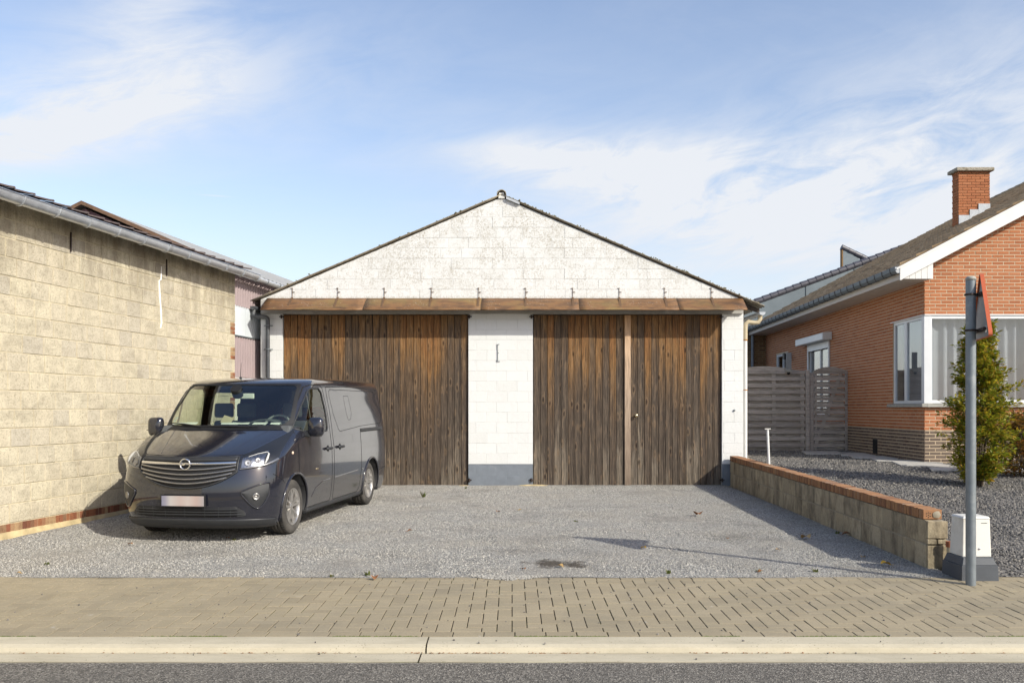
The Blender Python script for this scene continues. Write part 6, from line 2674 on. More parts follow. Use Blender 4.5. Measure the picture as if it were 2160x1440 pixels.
def fallen_leaves():
    rr = random.Random(17)

    def ground_at(px, py):
        lo, hi = 6.0, 22.0
        for _ in range(40):
            m_ = (lo + hi) / 2
            z = EYE + (HZ - py) * m_ / F
            x_ = (px - 1080) * m_ / F
            g = pave_z(m_) if m_ < PY1 else drive_z(x_, m_)
            if z > g:
                lo = m_
            else:
                hi = m_
        x_ = (px - 1080) * lo / F
        return Vector((x_, lo, (pave_z(lo) if lo < PY1 else drive_z(x_, lo))))

    def make(px, py, size, mat_, label, group, name='fallen_leaf'):
        p = ground_at(px, py)
        a = rr.uniform(0, 6.28)
        b = MB()
        n = 9
        rows = []
        for i in range(n):
            t_ = i / (n - 1)
            w = size * 0.42 * sin(pi * min(1, t_ * 0.95 + 0.05)) ** 0.8 * (1 + 0.22 * (i % 2))
            cz = 0.012 + size * 0.22 * sin(pi * t_ * 0.8)
            row = []
            for k in range(5):
                f = k / 4 * 2 - 1
                row.append(Vector((size * (t_ - 0.5), w * f, cz + abs(f) * w * 0.45)))
            rows.append(row)
        m_ = Matrix.Rotation(a, 3, 'Z')
        b.grid([[p + m_ @ v for v in row] for row in rows])
        st0 = p + m_ @ Vector((-size * 0.5, 0, 0.014))
        b.tube([st0, st0 + m_ @ Vector((-size * 0.35, 0.01, 0.004))], 0.002, 4)
        o = b.build(name, mat_, None, fixn=False)
        tag(o, label, 'leaf', group)
    make(1868, 1194, 0.10, 'yellow_leaf', 'bright yellow leaf lying where the gravel meets the pavers near the wall end', None)
    make(1700, 1138, 0.13, 'tan_leaf', 'long curled tan leaf on the shaded gravel beside the low wall', None)
    make(1785, 1130, 0.10, 'dead_leaf', 'broad orange brown leaf at the foot of the low wall', None)
    make(790, 1222, 0.075, 'dead_leaf', 'flat red brown leaf on the back row of pavers left of the middle', None)
    make(1473, 1088, 0.15, 'dead_leaf', 'long red brown leaf alone on the gravel before the right door', None)
    G_ = 'dry leaves scattered on the gravel'
    for (px, py, m_, lb) in ((1050, 1081, 'dead_leaf', 'small curled brown leaf on the gravel in front of the grey pier foot'),
                             (1097, 1077, 'yellow_leaf', 'small yellow leaf on the gravel in front of the middle pier'),
                             (1535, 1138, 'dead_leaf', 'small brown leaf on the sunny gravel next to the shadow of the low wall'),
                             (1640, 1162, 'tan_leaf', 'small tan leaf in the shade between the wall and the pole shadow'),
                             (1105, 1203, 'dead_leaf', 'small red brown leaf left of the dark oil patch'),
                             (1182, 1197, 'tan_leaf', 'small tan leaf lying in the dark oil patch'),
                             (865, 1122, 'dead_leaf', 'small brown leaf on the open gravel right of the van'),
                             (1358, 1158, 'yellow_leaf', 'small yellow leaf just below the shadow of the sign'),
                             (480, 1137, 'dead_leaf', 'small brown leaf just in front of the van between its wheels'),
                             (275, 1150, 'dead_leaf', 'small brown leaf on the gravel in front of the left front wheel'),
                             (40, 1212, 'tan_leaf', 'small tan leaf by the pavers in the bottom left of the drive'),
                             (1820, 1178, 'tan_leaf', 'small tan leaf at the foot of the low wall near its end'),
                             (1605, 1208, 'dead_leaf', 'small brown leaf by the pavers under the long pole shadow')):
        make(px, py, rr.uniform(0.04, 0.065), m_, lb, G_)

    def tuft(px, py, h, n, label, group=None):
        p = ground_at(px, py)
        b = MB()
        for k in range(n):
            a = rr.uniform(0, 6.28)
            ln = h * rr.uniform(0.6, 1.1)
            d = Vector((cos(a) * 0.6, sin(a) * 0.6, 1)).normalized()
            q0 = p + Vector((rr.uniform(-.02, .02), rr.uniform(-.02, .02), 0))
            s_ = Vector((-sin(a), cos(a), 0)) * 0.009
            b.add([q0 - s_, q0 + s_, q0 + d * ln * .6 + s_ * .8, q0 + d * ln, q0 + d * ln * .6 - s_ * .8], [(0, 1, 2, 4), (4, 2, 3)])
        o = b.build('weed', 'grass_blade', None, fixn=False)
        tag(o, label, 'weed', group)
    tuft(893, 1048, 0.13, 16, 'small upright green weed growing in the gravel before the left door')
    W2 = 'weed tufts in the gravel'
    for (px, py, h, lb) in ((983, 1030, 0.05, 'tiny weed at the foot of the left door beside the pier'), (775, 1213, 0.05, 'tiny weed by the pavers below the red brown leaf'),
                            (700, 1216, 0.035, 'tiny weed by the pavers below the right wheel of the van'), (1410, 1209, 0.05, 'green tuft by the pavers right of the oil patch'),
                            (1600, 1205, 0.04, 'low green tuft by the pavers below the pole shadow'), (1720, 1206, 0.05, 'green tuft by the pavers where the pole shadow crosses them'),
                            (1215, 1100, 0.03, 'tiny weed in the middle of the sunny gravel'), (495, 1139, 0.03, 'tiny weed in front of the bumper of the van'),
                            (100, 1190, 0.035, 'tiny weed on the gravel at the far left'), (1765, 1125, 0.05, 'weed growing at the shaded foot of the low wall')):
        tuft(px, py, h, 10, lb, W2)


fallen_leaves()


# ------------------------------------------------------------------ the van
def lerp_tab(tab, z):
    if z <= tab[0][0]:
        return tab[0][1]
    for (a, b), (c, d) in zip(tab, tab[1:]):
        if z <= c:
            t_ = (z - a) / (c - a)
            return b + (d - b) * t_
    return tab[-1][1]


def smooth_tab(tab):
    """Catmull-Rom through the table"""
    def f(z):
        n = len(tab)
        if z <= tab[0][0]:
            return tab[0][1]
        if z >= tab[-1][0]:
            return tab[-1][1]
        for i in range(n - 1):
            if z <= tab[i + 1][0]:
                break
        x0, y0 = tab[i]
        x1, y1 = tab[i + 1]
        m0 = ((y1 - tab[i - 1][1]) / (x1 - tab[i - 1][0])) if i > 0 else (y1 - y0) / (x1 - x0)
        m1 = ((tab[i + 2][1] - y0) / (tab[i + 2][0] - x0)) if i + 2 < n else (y1 - y0) / (x1 - x0)
        h = x1 - x0
        t_ = (z - x0) / h
        return ((2 * t_**3 - 3 * t_**2 + 1) * y0 + (t_**3 - 2 * t_**2 + t_) * h * m0 + (-2 * t_**3 + 3 * t_**2) * y1 + (t_**3 - t_**2) * h * m1)
    return f


V_L0 = smooth_tab([(0.16, 0.16), (0.20, 0.07), (0.28, 0.025), (0.40, 0.012), (0.52, 0.0), (0.64, 0.006), (0.76, 0.025), (0.88, 0.06), (0.96, 0.10), (1.005, 0.17), (1.08, 0.34), (1.17, 0.58), (1.245, 0.80), (1.29, 0.92), (1.40, 1.03), (1.60, 1.24), (1.80, 1.47), (1.865, 1.57), (1.905, 1.70), (1.935, 1.90), (1.953, 2.20), (1.96, 2.5)])
V_W = smooth_tab([(0.16, 0.90), (0.25, 0.93), (0.40, 0.955), (0.60, 0.972), (0.85, 0.975), (1.10, 0.962), (1.28, 0.945), (1.50, 0.912), (1.70, 0.872), (1.80, 0.855), (1.865, 0.832), (1.905, 0.80), (1.935, 0.73), (1.953, 0.53), (1.96, 0.2)])
V_LR = smooth_tab([(0.16, 4.86), (0.30, 4.93), (0.60, 4.95), (1.1, 4.93), (1.5, 4.92), (1.80, 4.90), (1.865, 4.89), (1.905, 4.87), (1.935, 4.82), (1.953, 4.3), (1.96, 4.0)])
V_R = smooth_tab([(0.16, 0.62), (0.4, 0.62), (0.7, 0.62), (0.95, 0.66), (1.10, 0.66), (1.28, 0.56), (1.6, 0.42), (1.86, 0.34), (1.96, 0.3)])
VN = 2.7
V_RR = 0.12
VNR = 3.0


def v_front(w, z):
    W_2 = V_W(z)
    k = min(1.0, abs(w) / W_2)
    return V_L0(z) + V_R(z) * (1 - (1 - k ** VN) ** (1 / VN))


def v_side(l, z):
    """half width of the body at length l, height z"""
    W_2 = V_W(z)
    e = (l - V_L0(z)) / V_R(z)
    if e < 0:
        e = 0
    if e < 1:
        return W_2 * max(0.0, 1 - (1 - e) ** VN) ** (1 / VN)
    e = (V_LR(z) - l) / V_RR
    if e < 1:
        e = max(0.0, e)
        return W_2 * (1 - (1 - e) ** VNR * 1.0) ** (1 / VNR)
    return W_2


def van():
    root = thing('van', (0, 0, 0), 'dark blue black panel van parked by the block wall facing the street', 'van')
    AX1, AX2, AZ, AR = 0.93, 4.08, 0.335, 0.405
    WT = 1.32       # cowl height
    # --- body shell
    zs = []
    z = 0.20
    marks = [0.20, 1.29, 1.845]
    zl = [0.20 + (1.29 - 0.20) * i / 44 for i in range(45)] + [1.29 + (1.845 - 1.29) * i / 24 for i in range(1, 25)] + [1.865, 1.885, 1.905, 1.92, 1.935, 1.946, 1.953, 1.958]
    nf = 26       # front quarter columns
    tcols = [0.5 * pi * i / nf for i in range(nf + 1)]
    GT = 0.885      # windscreen edge as a share of the width
    # make one column coincide with the edge of the windscreen
    th_g = math.asin(GT ** (VN / 2))
    kbest = min(range(len(tcols)), key=lambda i: abs(tcols[i] - th_g))
    tcols[kbest] = th_g
    nside = 118
    nrear = 8

    def ring(z):
        L0, Wz, LR, Rz = V_L0(z), V_W(z), V_LR(z), V_R(z)
        pts = []
        for th in tcols:
            w = Wz * sin(th) ** (2 / VN)
            l = L0 + Rz * (1 - max(0.0, cos(th)) ** (2 / VN))
            pts.append((w, l))
        a, c = L0 + Rz, LR - V_RR
        for i in range(1, nside + 1):
            pts.append((Wz, a + (c - a) * i / nside))
        for i in range(1, nrear + 1):
            th = 0.5 * pi * (1 - i / nrear)
            w = Wz * sin(th) ** (2 / VNR) if i < nrear else 0.0
            pts.append((w, c + V_RR * (1 if i == nrear else max(0.0, cos(th)) ** (2 / VNR))))
        return pts
    cab = [(1.13, 1.29), (1.40, 1.55), (1.66, 1.765), (1.76, 1.80), (2.02, 1.80), (2.10, 1.74), (2.135, 1.50), (2.13, 1.27), (2.08, 1.225), (1.60, 1.222), (1.25, 1.245)]
    cab_far = [(x + (0.12 if x > 1.9 else 0.0), z) for (x, z) in cab]
    rearwin = [(2.50, 1.31), (2.50, 1.72), (2.56, 1.76), (3.34, 1.76), (3.40, 1.72), (3.42, 1.31), (3.36, 1.26), (2.56, 1.26)]

    def inside(pt, poly):
        x, y = pt
        c = False
        n = len(poly)
        j = n - 1
        for i in range(n):
            if (poly[i][1] > y) != (poly[j][1] > y) and x < (poly[j][0] - poly[i][0]) * (y - poly[i][1]) / (poly[j][1] - poly[i][1]) + poly[i][0]:
                c = not c
            j = i
        return c

    def near_seg(pt, poly):
        best = None
        n = len(poly)
        P0 = Vector(pt)
        for i in range(n):
            a, c = Vector(poly[i]), Vector(poly[(i + 1) % n])
            t_ = max(0, min(1, (P0 - a).dot(c - a) / (c - a).length_squared))
            q = a + (c - a) * t_
            d = (P0 - q).length
            if best is None or d < best[0]:
                best = (d, q)
        return best

    def arch(ax):
        return [(ax + AR * cos(2 * pi * k / 48), AZ + AR * sin(2 * pi * k / 48)) for k in range(48)]
    arches = [arch(AX1), arch(AX2)]
    verts, faces = [], []
    grid_lz = []
    for side in (1, -1):
        cuts = arches + ([cab] if side > 0 else [cab_far, rearwin])
        rows = [[[w, l, z] for (w, l) in ring(z)] for z in zl]
        nc = len(rows[0])
        lz = [[(p[1], p[2]) for p in row] for row in rows]
        # snap to cut lines on the side of the body
        for i, row in enumerate(rows):
            for j, p in enumerate(row):
                if j < nf * 0.62 or j > nf + nside + 2:
                    continue
                for ci, poly in enumerate(cuts):
                    d, q_ = near_seg((p[1], p[2]), poly)
                    lim = 0.0165
                    if d < lim and (ci > 1 or p[2] > 0.205):
                        p[1], p[2] = q_.x, q_.y
                        p[0] = v_side(q_.x, q_.y)
                        break
        base = len(verts)
        for row in rows:
            for (w, l, z) in row:
                verts.append((w * side, l, z))
        for i in range(len(rows) - 1):
            for j in range(nc - 1):
                pa, pb, pc, pd = rows[i][j], rows[i][j + 1], rows[i + 1][j + 1], rows[i + 1][j]
                cl = ((pa[1] + pb[1] + pc[1] + pd[1]) / 4, (pa[2] + pb[2] + pc[2] + pd[2]) / 4)
                if j < kbest and zl[i] >= 1.289 and zl[i + 1] <= 1.846:
                    continue
                if j >= nf * 0.62 and j <= nf + nside + 2:
                    if any(inside(cl, poly) for poly in cuts):
                        continue
                f = (base + i * nc + j, base + i * nc + j + 1, base + (i + 1) * nc + j + 1, base + (i + 1) * nc + j)
                faces.append(f if side > 0 else f[::-1])
    # roof lid
    top = len(zl) - 1
    nc = len(ring(0.5))
    b0 = top * nc
    b1 = len(zl) * nc + top * nc
    for j in range(nc - 1):
        faces.append((b0 + j, b0 + j + 1, b1 + j + 1, b1 + j))
    q = MB()
    q.add(verts, faces, True)
    me = q.mesh('body', 'van_paint', False)
    bm = bmesh.new()
    bm.from_mesh(me)
    bmesh.ops.remove_doubles(bm, verts=bm.verts, dist=0.0006)
    bmesh.ops.recalc_face_normals(bm, faces=bm.faces)
    bm.to_mesh(me)
    bm.free()
    body = place('body', me, (0, 0, 0), root)

    # --- surface helpers
    def fs_(t, z, off=0.0):
        """front surface point, t = w / half width (-1..1), pushed out along the normal"""
        W_2 = V_W(z)

        def pt(t, z):
            t2 = max(-0.9999, min(0.9999, t))
            w = V_W(z) * t2
            return Vector((w, V_L0(z) + V_R(z) * (1 - (1 - abs(t2) ** VN) ** (1 / VN)), z))
        p = pt(t, z)
        if off:
            e = 0.004
            a = pt(t + e, z) - pt(t - e, z)
            c = pt(t, z + e) - pt(t, z - e)
            n = a.cross(c).normalized()
            if n.y > 0:
                n = -n
            p = p + n * off
        return p

    def th2t(u):
        """u in -1..1 spreads evenly round the front corner (angle) -> share of the width"""
        s_ = 1 if u >= 0 else -1
        return s_ * sin(abs(u) * pi / 2) ** (2 / VN)

    def fu(u, z, off=0.0):
        s_ = 1 if u >= 0 else -1
        th = min(abs(u), 1) * pi / 2

        def pt(th, z):
            return Vector((s_ * V_W(z) * sin(th) ** (2 / VN), V_L0(z) + V_R(z) * (1 - max(0.0, cos(th)) ** (2 / VN)), z))
        p = pt(th, z)
        if off:
            e = 0.01
            a = pt(min(pi / 2, th + e), z) - pt(max(0, th - e), z)
            c = pt(th, z + e) - pt(th, z - e)
            n = a.cross(c).normalized()
            ref = Vector((p.x, p.y - 1.4, 0))
            if n.dot(ref) < 0:
                n = -n
            p = p + n * off
        return p

    def ss(l, z, side=1, off=0.0):
        w = v_side(l, z)
        dz = (v_side(l, z + 0.01) - v_side(l, z - 0.01)) / 0.02
        dl = (v_side(l + 0.01, z) - v_side(l - 0.01, z)) / 0.02
        n = Vector((1, -dl, -dz)).normalized()
        p = Vector((w, l, z)) + n * off
        p.x *= side
        return p

    def patch(name, mat_, u0, u1, zb, zt, off, nu=24, nz=8, fn=fu, parent=root, both=False, solid=0.004):
        q = MB()
        for sgn in ((1, -1) if both else (1,)):
            rows = []
            for i in range(nu + 1):
                u = u0 + (u1 - u0) * i / nu
                a, c = zb(abs(u)), zt(abs(u))
                rows.append([fn(u * sgn, a + (c - a) * k / nz, off) for k in range(nz + 1)])
            q.grid(rows)
            if sgn == 1 and both:
                yield_first = None
        return q.build(name, mat_, parent, solid=solid)

    def ribbon(name, mat_, pts, wd, parent=root, side=1, off=0.0015):
        """thin seam laid on the side of the body; pts in (l, z)"""
        q = MB()
        dense = []
        for (a, c) in zip(pts, pts[1:]):
            n = max(1, int((Vector(c) - Vector(a)).length / 0.04))
            for i in range(n):
                dense.append(Vector(a).lerp(Vector(c), i / n))
        dense.append(Vector(pts[-1]))
        rows = []
        for i, p in enumerate(dense):
            d = (dense[min(i + 1, len(dense) - 1)] - dense[max(i - 1, 0)]).normalized()
            nn = Vector((-d.y, d.x)) * wd / 2
            rows.append([ss(p.x + nn.x, p.y + nn.y, side, off), ss(p.x - nn.x, p.y - nn.y, side, off)])
        q.grid(rows)
        return q.build(name, mat_, parent)

    # --- glazing
    q = MB()
    rows = []
    for i in range(41):
        t = -GT - 0.006 + (2 * GT + 0.012) * i / 40
        rows.append([fs_(t, 1.285 + (1.85 - 1.285) * k / 16, 0.003) for k in range(17)])
    q.grid(rows)
    ws = q.build('windscreen', 'windscreen_glass', root)
    # black printed border of the screen
    q = MB()
    for (t0, t1, z0, z1) in ((-GT - .012, -GT + 0.035, 1.285, 1.85), (GT - 0.035, GT + .012, 1.285, 1.85), (-GT + .034, GT - .034, 1.285, 1.325), (-GT + .034, GT - .034, 1.83, 1.852)):
        rows = []
        for i in range(25):
            t = t0 + (t1 - t0) * i / 24
            rows.append([fs_(t, z0 + (z1 - z0) * k / 14, 0.0065) for k in range(15)])
        q.grid(rows)
    # rounded corners
    for sx in (-1, 1):
        for (zc, sz, rad) in ((1.325, 1, 0.13), (1.83, -1, 0.06)):
            tcn = (GT - 0.034)
            rows = []
            for i in range(9):
                f = i / 8
                t = sx * (tcn - f * rad)
                y_ = rad * 0.8 * (1 - sqrt(max(0, 1 - (1 - f) ** 2)))
                rows.append([fs_(t, zc - sz * 0.002, 0.006), fs_(t, zc + sz * y_ * 1.0, 0.006)])
            q.grid(rows)
    q.build('screen_border', 'van_black', ws)
    # cowl panel under the screen
    for side in (1, -1):
        cw = cab if side > 0 else cab_far
        q = MB()
        # fan of the cab window as a grid of the polygon
        cx = sum(p[0] for p in cw) / len(cw)
        cz = sum(p[1] for p in cw) / len(cw)
        rings_ = []
        for f in (1.01, 0.75, 0.5, 0.25, 0.02):
            rg = []
            for i in range(len(cw)):
                a, c = cw[i], cw[(i + 1) % len(cw)]
                for k in range(3):
                    x = a[0] + (c[0] - a[0]) * k / 3
                    y = a[1] + (c[1] - a[1]) * k / 3
                    rg.append(ss(cx + (x - cx) * f, cz + (y - cz) * f, side, -0.004))
            rg.append(rg[0])
            rings_.append(rg)
        q.grid(rings_)
        g = q.build('side_window', 'side_glass', root)
        # rubber seal round it and the quarter divider
        q = MB()
        loop = []
        for i in range(len(cw)):
            a, c = cw[i], cw[(i + 1) % len(cw)]
            for k in range(3):
                loop.append(ss(a[0] + (c[0] - a[0]) * k / 3, a[1] + (c[1] - a[1]) * k / 3, side, 0.0))
        q.tube(loop, 0.011, 6, closed=True)
        q.build('window_seal', 'van_trim', g)
        q = MB()
        q.tube([ss(1.56, 1.22, side, -0.002), ss(1.60, 1.70, side, -0.002)], 0.012, 6)
        q.build('window_divider', 'van_trim', g)
    # far side rear window
    q = MB()
    rows = []
    for i in range(9):
        l = 2.50 + 0.92 * i / 8
        rows.append([ss(l, 1.255 + 0.51 * k / 4, -1, -0.004) for k in range(5)])
    q.grid(rows)
    g = q.build('side_window', 'side_glass', root)
    q = MB()
    q.tube([ss(a, c, -1, 0.0) for (a, c) in rearwin], 0.012, 6, closed=True)
    q.build('window_seal', 'van_trim', g)

    # --- seams, doors
    for side in (1, -1):
        ribbon('front_door_seam', 'van_seam', [(1.05, 0.60), (1.02, 0.90), (1.045, 1.20), (1.12, 1.33), (1.42, 1.62), (1.64, 1.81), (1.78, 1.845), (2.10, 1.845), (2.17, 1.80), (2.20, 1.60), (2.21, 1.20), (2.235, 1.0), (2.24, 0.33), (2.22, 0.27), (1.36, 0.27)], 0.010, side=side)
        ribbon('sliding_door_seam', 'van_seam', [(2.305, 1.82), (2.30, 1.60), (2.30, 1.20), (2.325, 1.0), (2.33, 0.32), (2.36, 0.27), (3.42, 0.27), (3.50, 0.31), (3.55, 0.60), (3.55, 1.20)], 0.010, side=side)
        ribbon('roof_seam', 'van_seam', [(2.305, 1.82), (3.0, 1.835), (3.58, 1.83), (4.72, 1.80)], 0.010, side=side)
        # rail of the sliding door
        ribbon('slide_rail', 'van_trim', [(3.56, 1.185), (4.70, 1.185)], 0.055, side=side, off=0.004)
        ribbon('slide_rail_slot', 'van_seam', [(3.58, 1.165), (4.66, 1.165)], 0.014, side=side, off=0.006)
        # recessed upper panel outline (pressed, unglazed)
        up = [(2.42, 1.77), (2.40, 1.70), (2.43, 1.45), (2.56, 1.24), (2.62, 1.20), (3.3, 1.235), (3.56, 1.25), (4.62, 1.27), (4.70, 1.32), (4.72, 1.66), (4.67, 1.76), (4.55, 1.775), (2.50, 1.79), (2.42, 1.77)]
        if side > 0:
            ribbon('panel_outline', 'van_seam', up, 0.007, side=side)
            ribbon('panel_badge_outline', 'van_seam', [(3.00, 1.70), (3.22, 1.70), (3.23, 1.45), (3.16, 1.36), (3.05, 1.35), (3.00, 1.45), (3.00, 1.70)], 0.005, side=side)
        # crease along the lower doors
        q = MB()
        for (pts) in ([(1.50, 0.40), (1.62, 0.50), (1.85, 0.555), (2.20, 0.57)], [(2.34, 0.572), (3.54, 0.60)], [(3.56, 0.60), (3.66, 0.60)]):
            dn_ = []
            for (pa, pb) in zip(pts, pts[1:]):
                for k in range(8):
                    dn_.append((pa[0] + (pb[0] - pa[0]) * k / 8, pa[1] + (pb[1] - pa[1]) * k / 8))
            q.tube([ss(l, z, side, -0.012) for (l, z) in dn_], 0.017, 10)
        q.build('body_crease', 'van_paint', root)
        # sill
        q = MB()
        q.grid([[ss(l, z_, side, o_) for (z_, o_) in ((0.255, 0.004), (0.23, 0.010), (0.205, 0.004), (0.19, -0.02))] for l in [1.36 + (3.66 - 1.36) * i / 20 for i in range(21)]])
        q.build('sill', 'van_trim', root, solid=0.006)
        # arch lips
        for ax in (AX1, AX2):
            q = MB()
            pts = []
            for k in range(31):
                an = radians(-12) + radians(204) * k / 30
                l, z = ax + (AR + 0.004) * cos(an), AZ + (AR + 0.004) * sin(an)
                if z < 0.215:
                    continue
                pts.append(ss(l, z, side, 0.002))
            q.tube(pts, 0.014, 6)
            q.build('arch_lip', 'van_paint', root)
            # inner liner
            q = MB()
            rows = []
            for k in range(25):
                an = radians(-20) + radians(220) * k / 24
                rows.append([(side * 0.55, ax + AR * cos(an), AZ + AR * sin(an)), (side * (v_side(max(0.5, ax + AR * 0.9 * cos(an)), 0.6) - 0.02), ax + AR * cos(an), AZ + AR * sin(an))])
            q.grid(rows)
            q.build('arch_liner', 'van_black', root, solid=0.01)
        # door handles
        for l in (2.08, 2.57):
            q = MB()
            a = ss(l, 0.985, side, 0.03)
            q.tube([ss(l - 0.088, 0.985, side, 0.012), ss(l - 0.07, 0.987, side, 0.034), ss(l + 0.07, 0.987, side, 0.034), ss(l + 0.088, 0.985, side, 0.012)], 0.019, 8)
            h_ = q.build('door_handle', 'van_trim', root)
            q = MB()
            q.lathe([(0.0, 0.004), (0.040, 0.002), (0.046, -0.004)], ss(l, 0.985, side, 0.002), 'X', 16)
            q.build('handle_cup', 'van_seam', h_)
        # mirror
        q = MB()
        m0 = ss(1.34, 1.24, side, 0.0)
        sx = side
        c = m0 + Vector((sx * 0.135, -0.02, 0.06))
        # rounded housing
        rows = []
        for i in range(9):
            ph = -pi / 2 + pi * i / 8
            row = []
            for k in range(20):
                an = 2 * pi * k / 20
                ex = 0.45
                cu, su = cos(an), sin(an)
                e_ = max(0.0, cos(ph)) ** 0.5
                X_ = 0.105 * math.copysign(abs(cu) ** ex, cu) * e_
                Z_ = 0.125 * math.copysign(abs(su) ** ex, su) * e_
                Y_ = 0.075 * sin(ph)
                row.append(c + Vector((X_, Y_ * (1 if Y_ < 0 else 0.5), Z_)))
            row.append(row[0])
            rows.append(row)
        q.grid(rows)
        mr = q.build('door_mirror', 'van_paint', root)
        q = MB()
        q.hexa([m0 + Vector((-sx * .02, -.07, -.06)), m0 + Vector((sx * .07, -.07, -.07)), m0 + Vector((sx * .07, .03, -.07)), m0 + Vector((-sx * .02, .03, -.06)), m0 + Vector((-sx * .02, -.07, .02)), m0 + Vector((sx * .07, -.07, .01)), m0 + Vector((sx * .07, .03, .01)), m0 + Vector((-sx * .02, .03, .02))])
        q.build('mirror_arm', 'van_trim', mr, bevel=0.012)
        q = MB()
        q.tube([c + Vector((-0.113 * 1, -0.045, -0.045)), c + Vector((0.113, -0.045, -0.045))], 0.004, 4)
        q.build('mirror_seam', 'van_seam', mr)
    # side repeater and badge
    q = MB()
    q.lathe([(0.0, 0.012), (0.014, 0.010), (0.020, 0.0)], ss(0.83 + 0.0, 1.0, 1, 0.0), 'X', 14)
    q.build('side_repeater', 'amber_lens', root)
    q = MB()
    q.grid([[ss(1.60 + 0.09 * i, 0.735 + 0.02 * k, 1, 0.003) for k in range(2)] for i in range(2)])
    q.build('badge', 'brass', root, solid=0.002)

    # --- front end
    # bonnet seam
    q = MB()
    for s_ in (1, -1):
        pts = []
        for (u, z) in ((0.0, 0.997), (0.2, 0.998), (0.345, 1.005), (0.40, 1.03), (0.47, 1.09), (0.56, 1.165), (0.63, 1.22), (0.70, 1.275)):
            pts.append(fu(u * s_, z, -0.001))
        q.tube(pts, 0.006, 6)
    q.build('bonnet_seam', 'van_seam', root)
    # grille recess, smiling outline
    def gb(u):
        t = abs(u) / 0.335
        return 0.635 + 0.185 * t ** 1.7

    def gt(u):
        return 0.975 + 0.01 * (abs(u) / 0.335)
    gr = patch('grille', 'van_black', -0.335, 0.335, gb, gt, 0.003, 40, 8)
    # surround frame
    q = MB()
    loop = [fu(-0.335 + 0.67 * i / 30, gb(-0.335 + 0.67 * i / 30), 0.008) for i in range(31)] + [fu(0.335, gb(0.335) + (gt(0.335) - gb(0.335)) * k / 4, 0.008) for k in range(1, 4)] + [fu(0.335 - 0.67 * i / 30, gt(0.335 - 0.67 * i / 30), 0.004) for i in range(31)] + [fu(-0.335, gt(0.335) + (gb(0.335) - gt(0.335)) * k / 4, 0.008) for k in range(1, 4)]
    q.tube(loop, 0.011, 6, closed=True)
    q.build('grille_frame', 'van_trim', gr)
    # perforated strip above the chrome bar
    patch('grille_mesh', 'van_trim', -0.325, 0.325, lambda u: 0.935 + 0.012 * (u / .335), lambda u: 0.968 + 0.012 * (u / .335), 0.010, 30, 3, parent=gr)
    for k in range(5):
        q = MB()
        pts = []
        zc = (0.905, 0.838, 0.785, 0.734, 0.685)[k]
        umax = (0.322, 0.325, 0.318, 0.297, 0.255)[k]
        rise = (0.012, 0.050, 0.060, 0.070, 0.070)[k]
        for i in range(33):
            u = -umax + 2 * umax * i / 32
            zz = zc + rise * (abs(u) / umax) ** 1.3
            pts.append(fu(u, zz, 0.017))
        q.tube(pts, 0.019 if k == 0 else 0.0105, 8)
        bo = q.build('grille_bar', 'chrome' if k == 0 else 'van_bar', gr)
        if k == 0:
            bo['label'] = 'broad chrome bar across the grille top'
    # emblem: ring with a lightning bolt
    ec = fu(0.0, 0.893, 0.045)
    q = MB()
    q.tube([ec + Vector((0.060 * cos(a_), 0, 0.060 * sin(a_))) for a_ in [2 * pi * k / 28 for k in range(28)]], 0.009, 8, closed=True)
    bolt = [(-0.075, 0.008), (0.004, 0.012), (-0.004, 0.002), (0.075, -0.006), (-0.006, -0.014), (0.004, -0.003)]
    q.prism([ec + Vector((x, -0.002, z)) for (x, z) in [(-0.080, -0.008), (-0.008, -0.012), (0.012, 0.006), (0.080, 0.008), (0.008, 0.016), (-0.016, -0.002)]], (0, -0.008, 0))
    q.build('emblem', 'chrome', root)
    # headlights
    def hb(u):
        t = max(0.0, (u - 0.355) / (0.80 - 0.355))
        return 0.842 + 0.05 * t + 0.06 * max(0, t - 0.6)

    def ht(u):
        t = max(0.0, (u - 0.355) / (0.80 - 0.355))
        return 1.0 + 0.29 * min(1.0, t / 0.78) ** 1.1 if t < 0.78 else 1.29 - 0.62 * ((t - 0.78) / 0.22) ** 1.2 * 0.55
    for s_ in (1, -1):
        q = MB()
        rows = []
        for i in range(29):
            u = 0.355 + (0.80 - 0.355) * i / 28
            a, c = hb(u), max(hb(u) + 0.01, ht(u))
            rows.append([fu(u * s_, a + (c - a) * k / 12, 0.004) for k in range(13)])
        q.grid(rows)
        hl = q.build('headlight', 'van_black', root)
        # bright reflector bowl zone
        q = MB()
        rows = []
        for i in range(15):
            u = 0.37 + 0.23 * i / 14
            a = hb(u) + 0.018
            c = min(ht(u) - 0.02, hb(u) + 0.125 + 0.05 * (i / 14))
            rows.append([fu(u * s_, a + (c - a) * k / 6, 0.008) for k in range(7)])
        q.grid(rows)
        q.build('reflector', 'lamp_reflector', hl)
        # round lamps
        for (u, z, r_) in ((0.43, 0.915, 0.040), (0.53, 0.94, 0.034)):
            c = fu(u * s_, z, 0.012)
            d = (fu(u * s_, z, 0.02) - fu(u * s_, z, 0.0)).normalized()
            q = MB()
            a = d.cross(Vector((0, 0, 1))).normalized()
            b_ = a.cross(d)
            for (r0, o0, r1, o1) in ((r_, 0.004, r_ * 0.8, -0.001), (r_ * .8, -0.001, r_ * 0.3, -0.002), (r_ * 0.3, -0.002, 0.001, 0.010)):
                rows = [[c + a * (rr_ * cos(t_)) + b_ * (rr_ * sin(t_)) + d * oo for t_ in [2 * pi * k / 20 for k in range(21)]] for (rr_, oo) in ((r0, o0), (r1, o1))]
                q.grid(rows)
            q.build('lamp_bowl', 'van_bar', hl)
        # light guide, hooked strip
        q = MB()
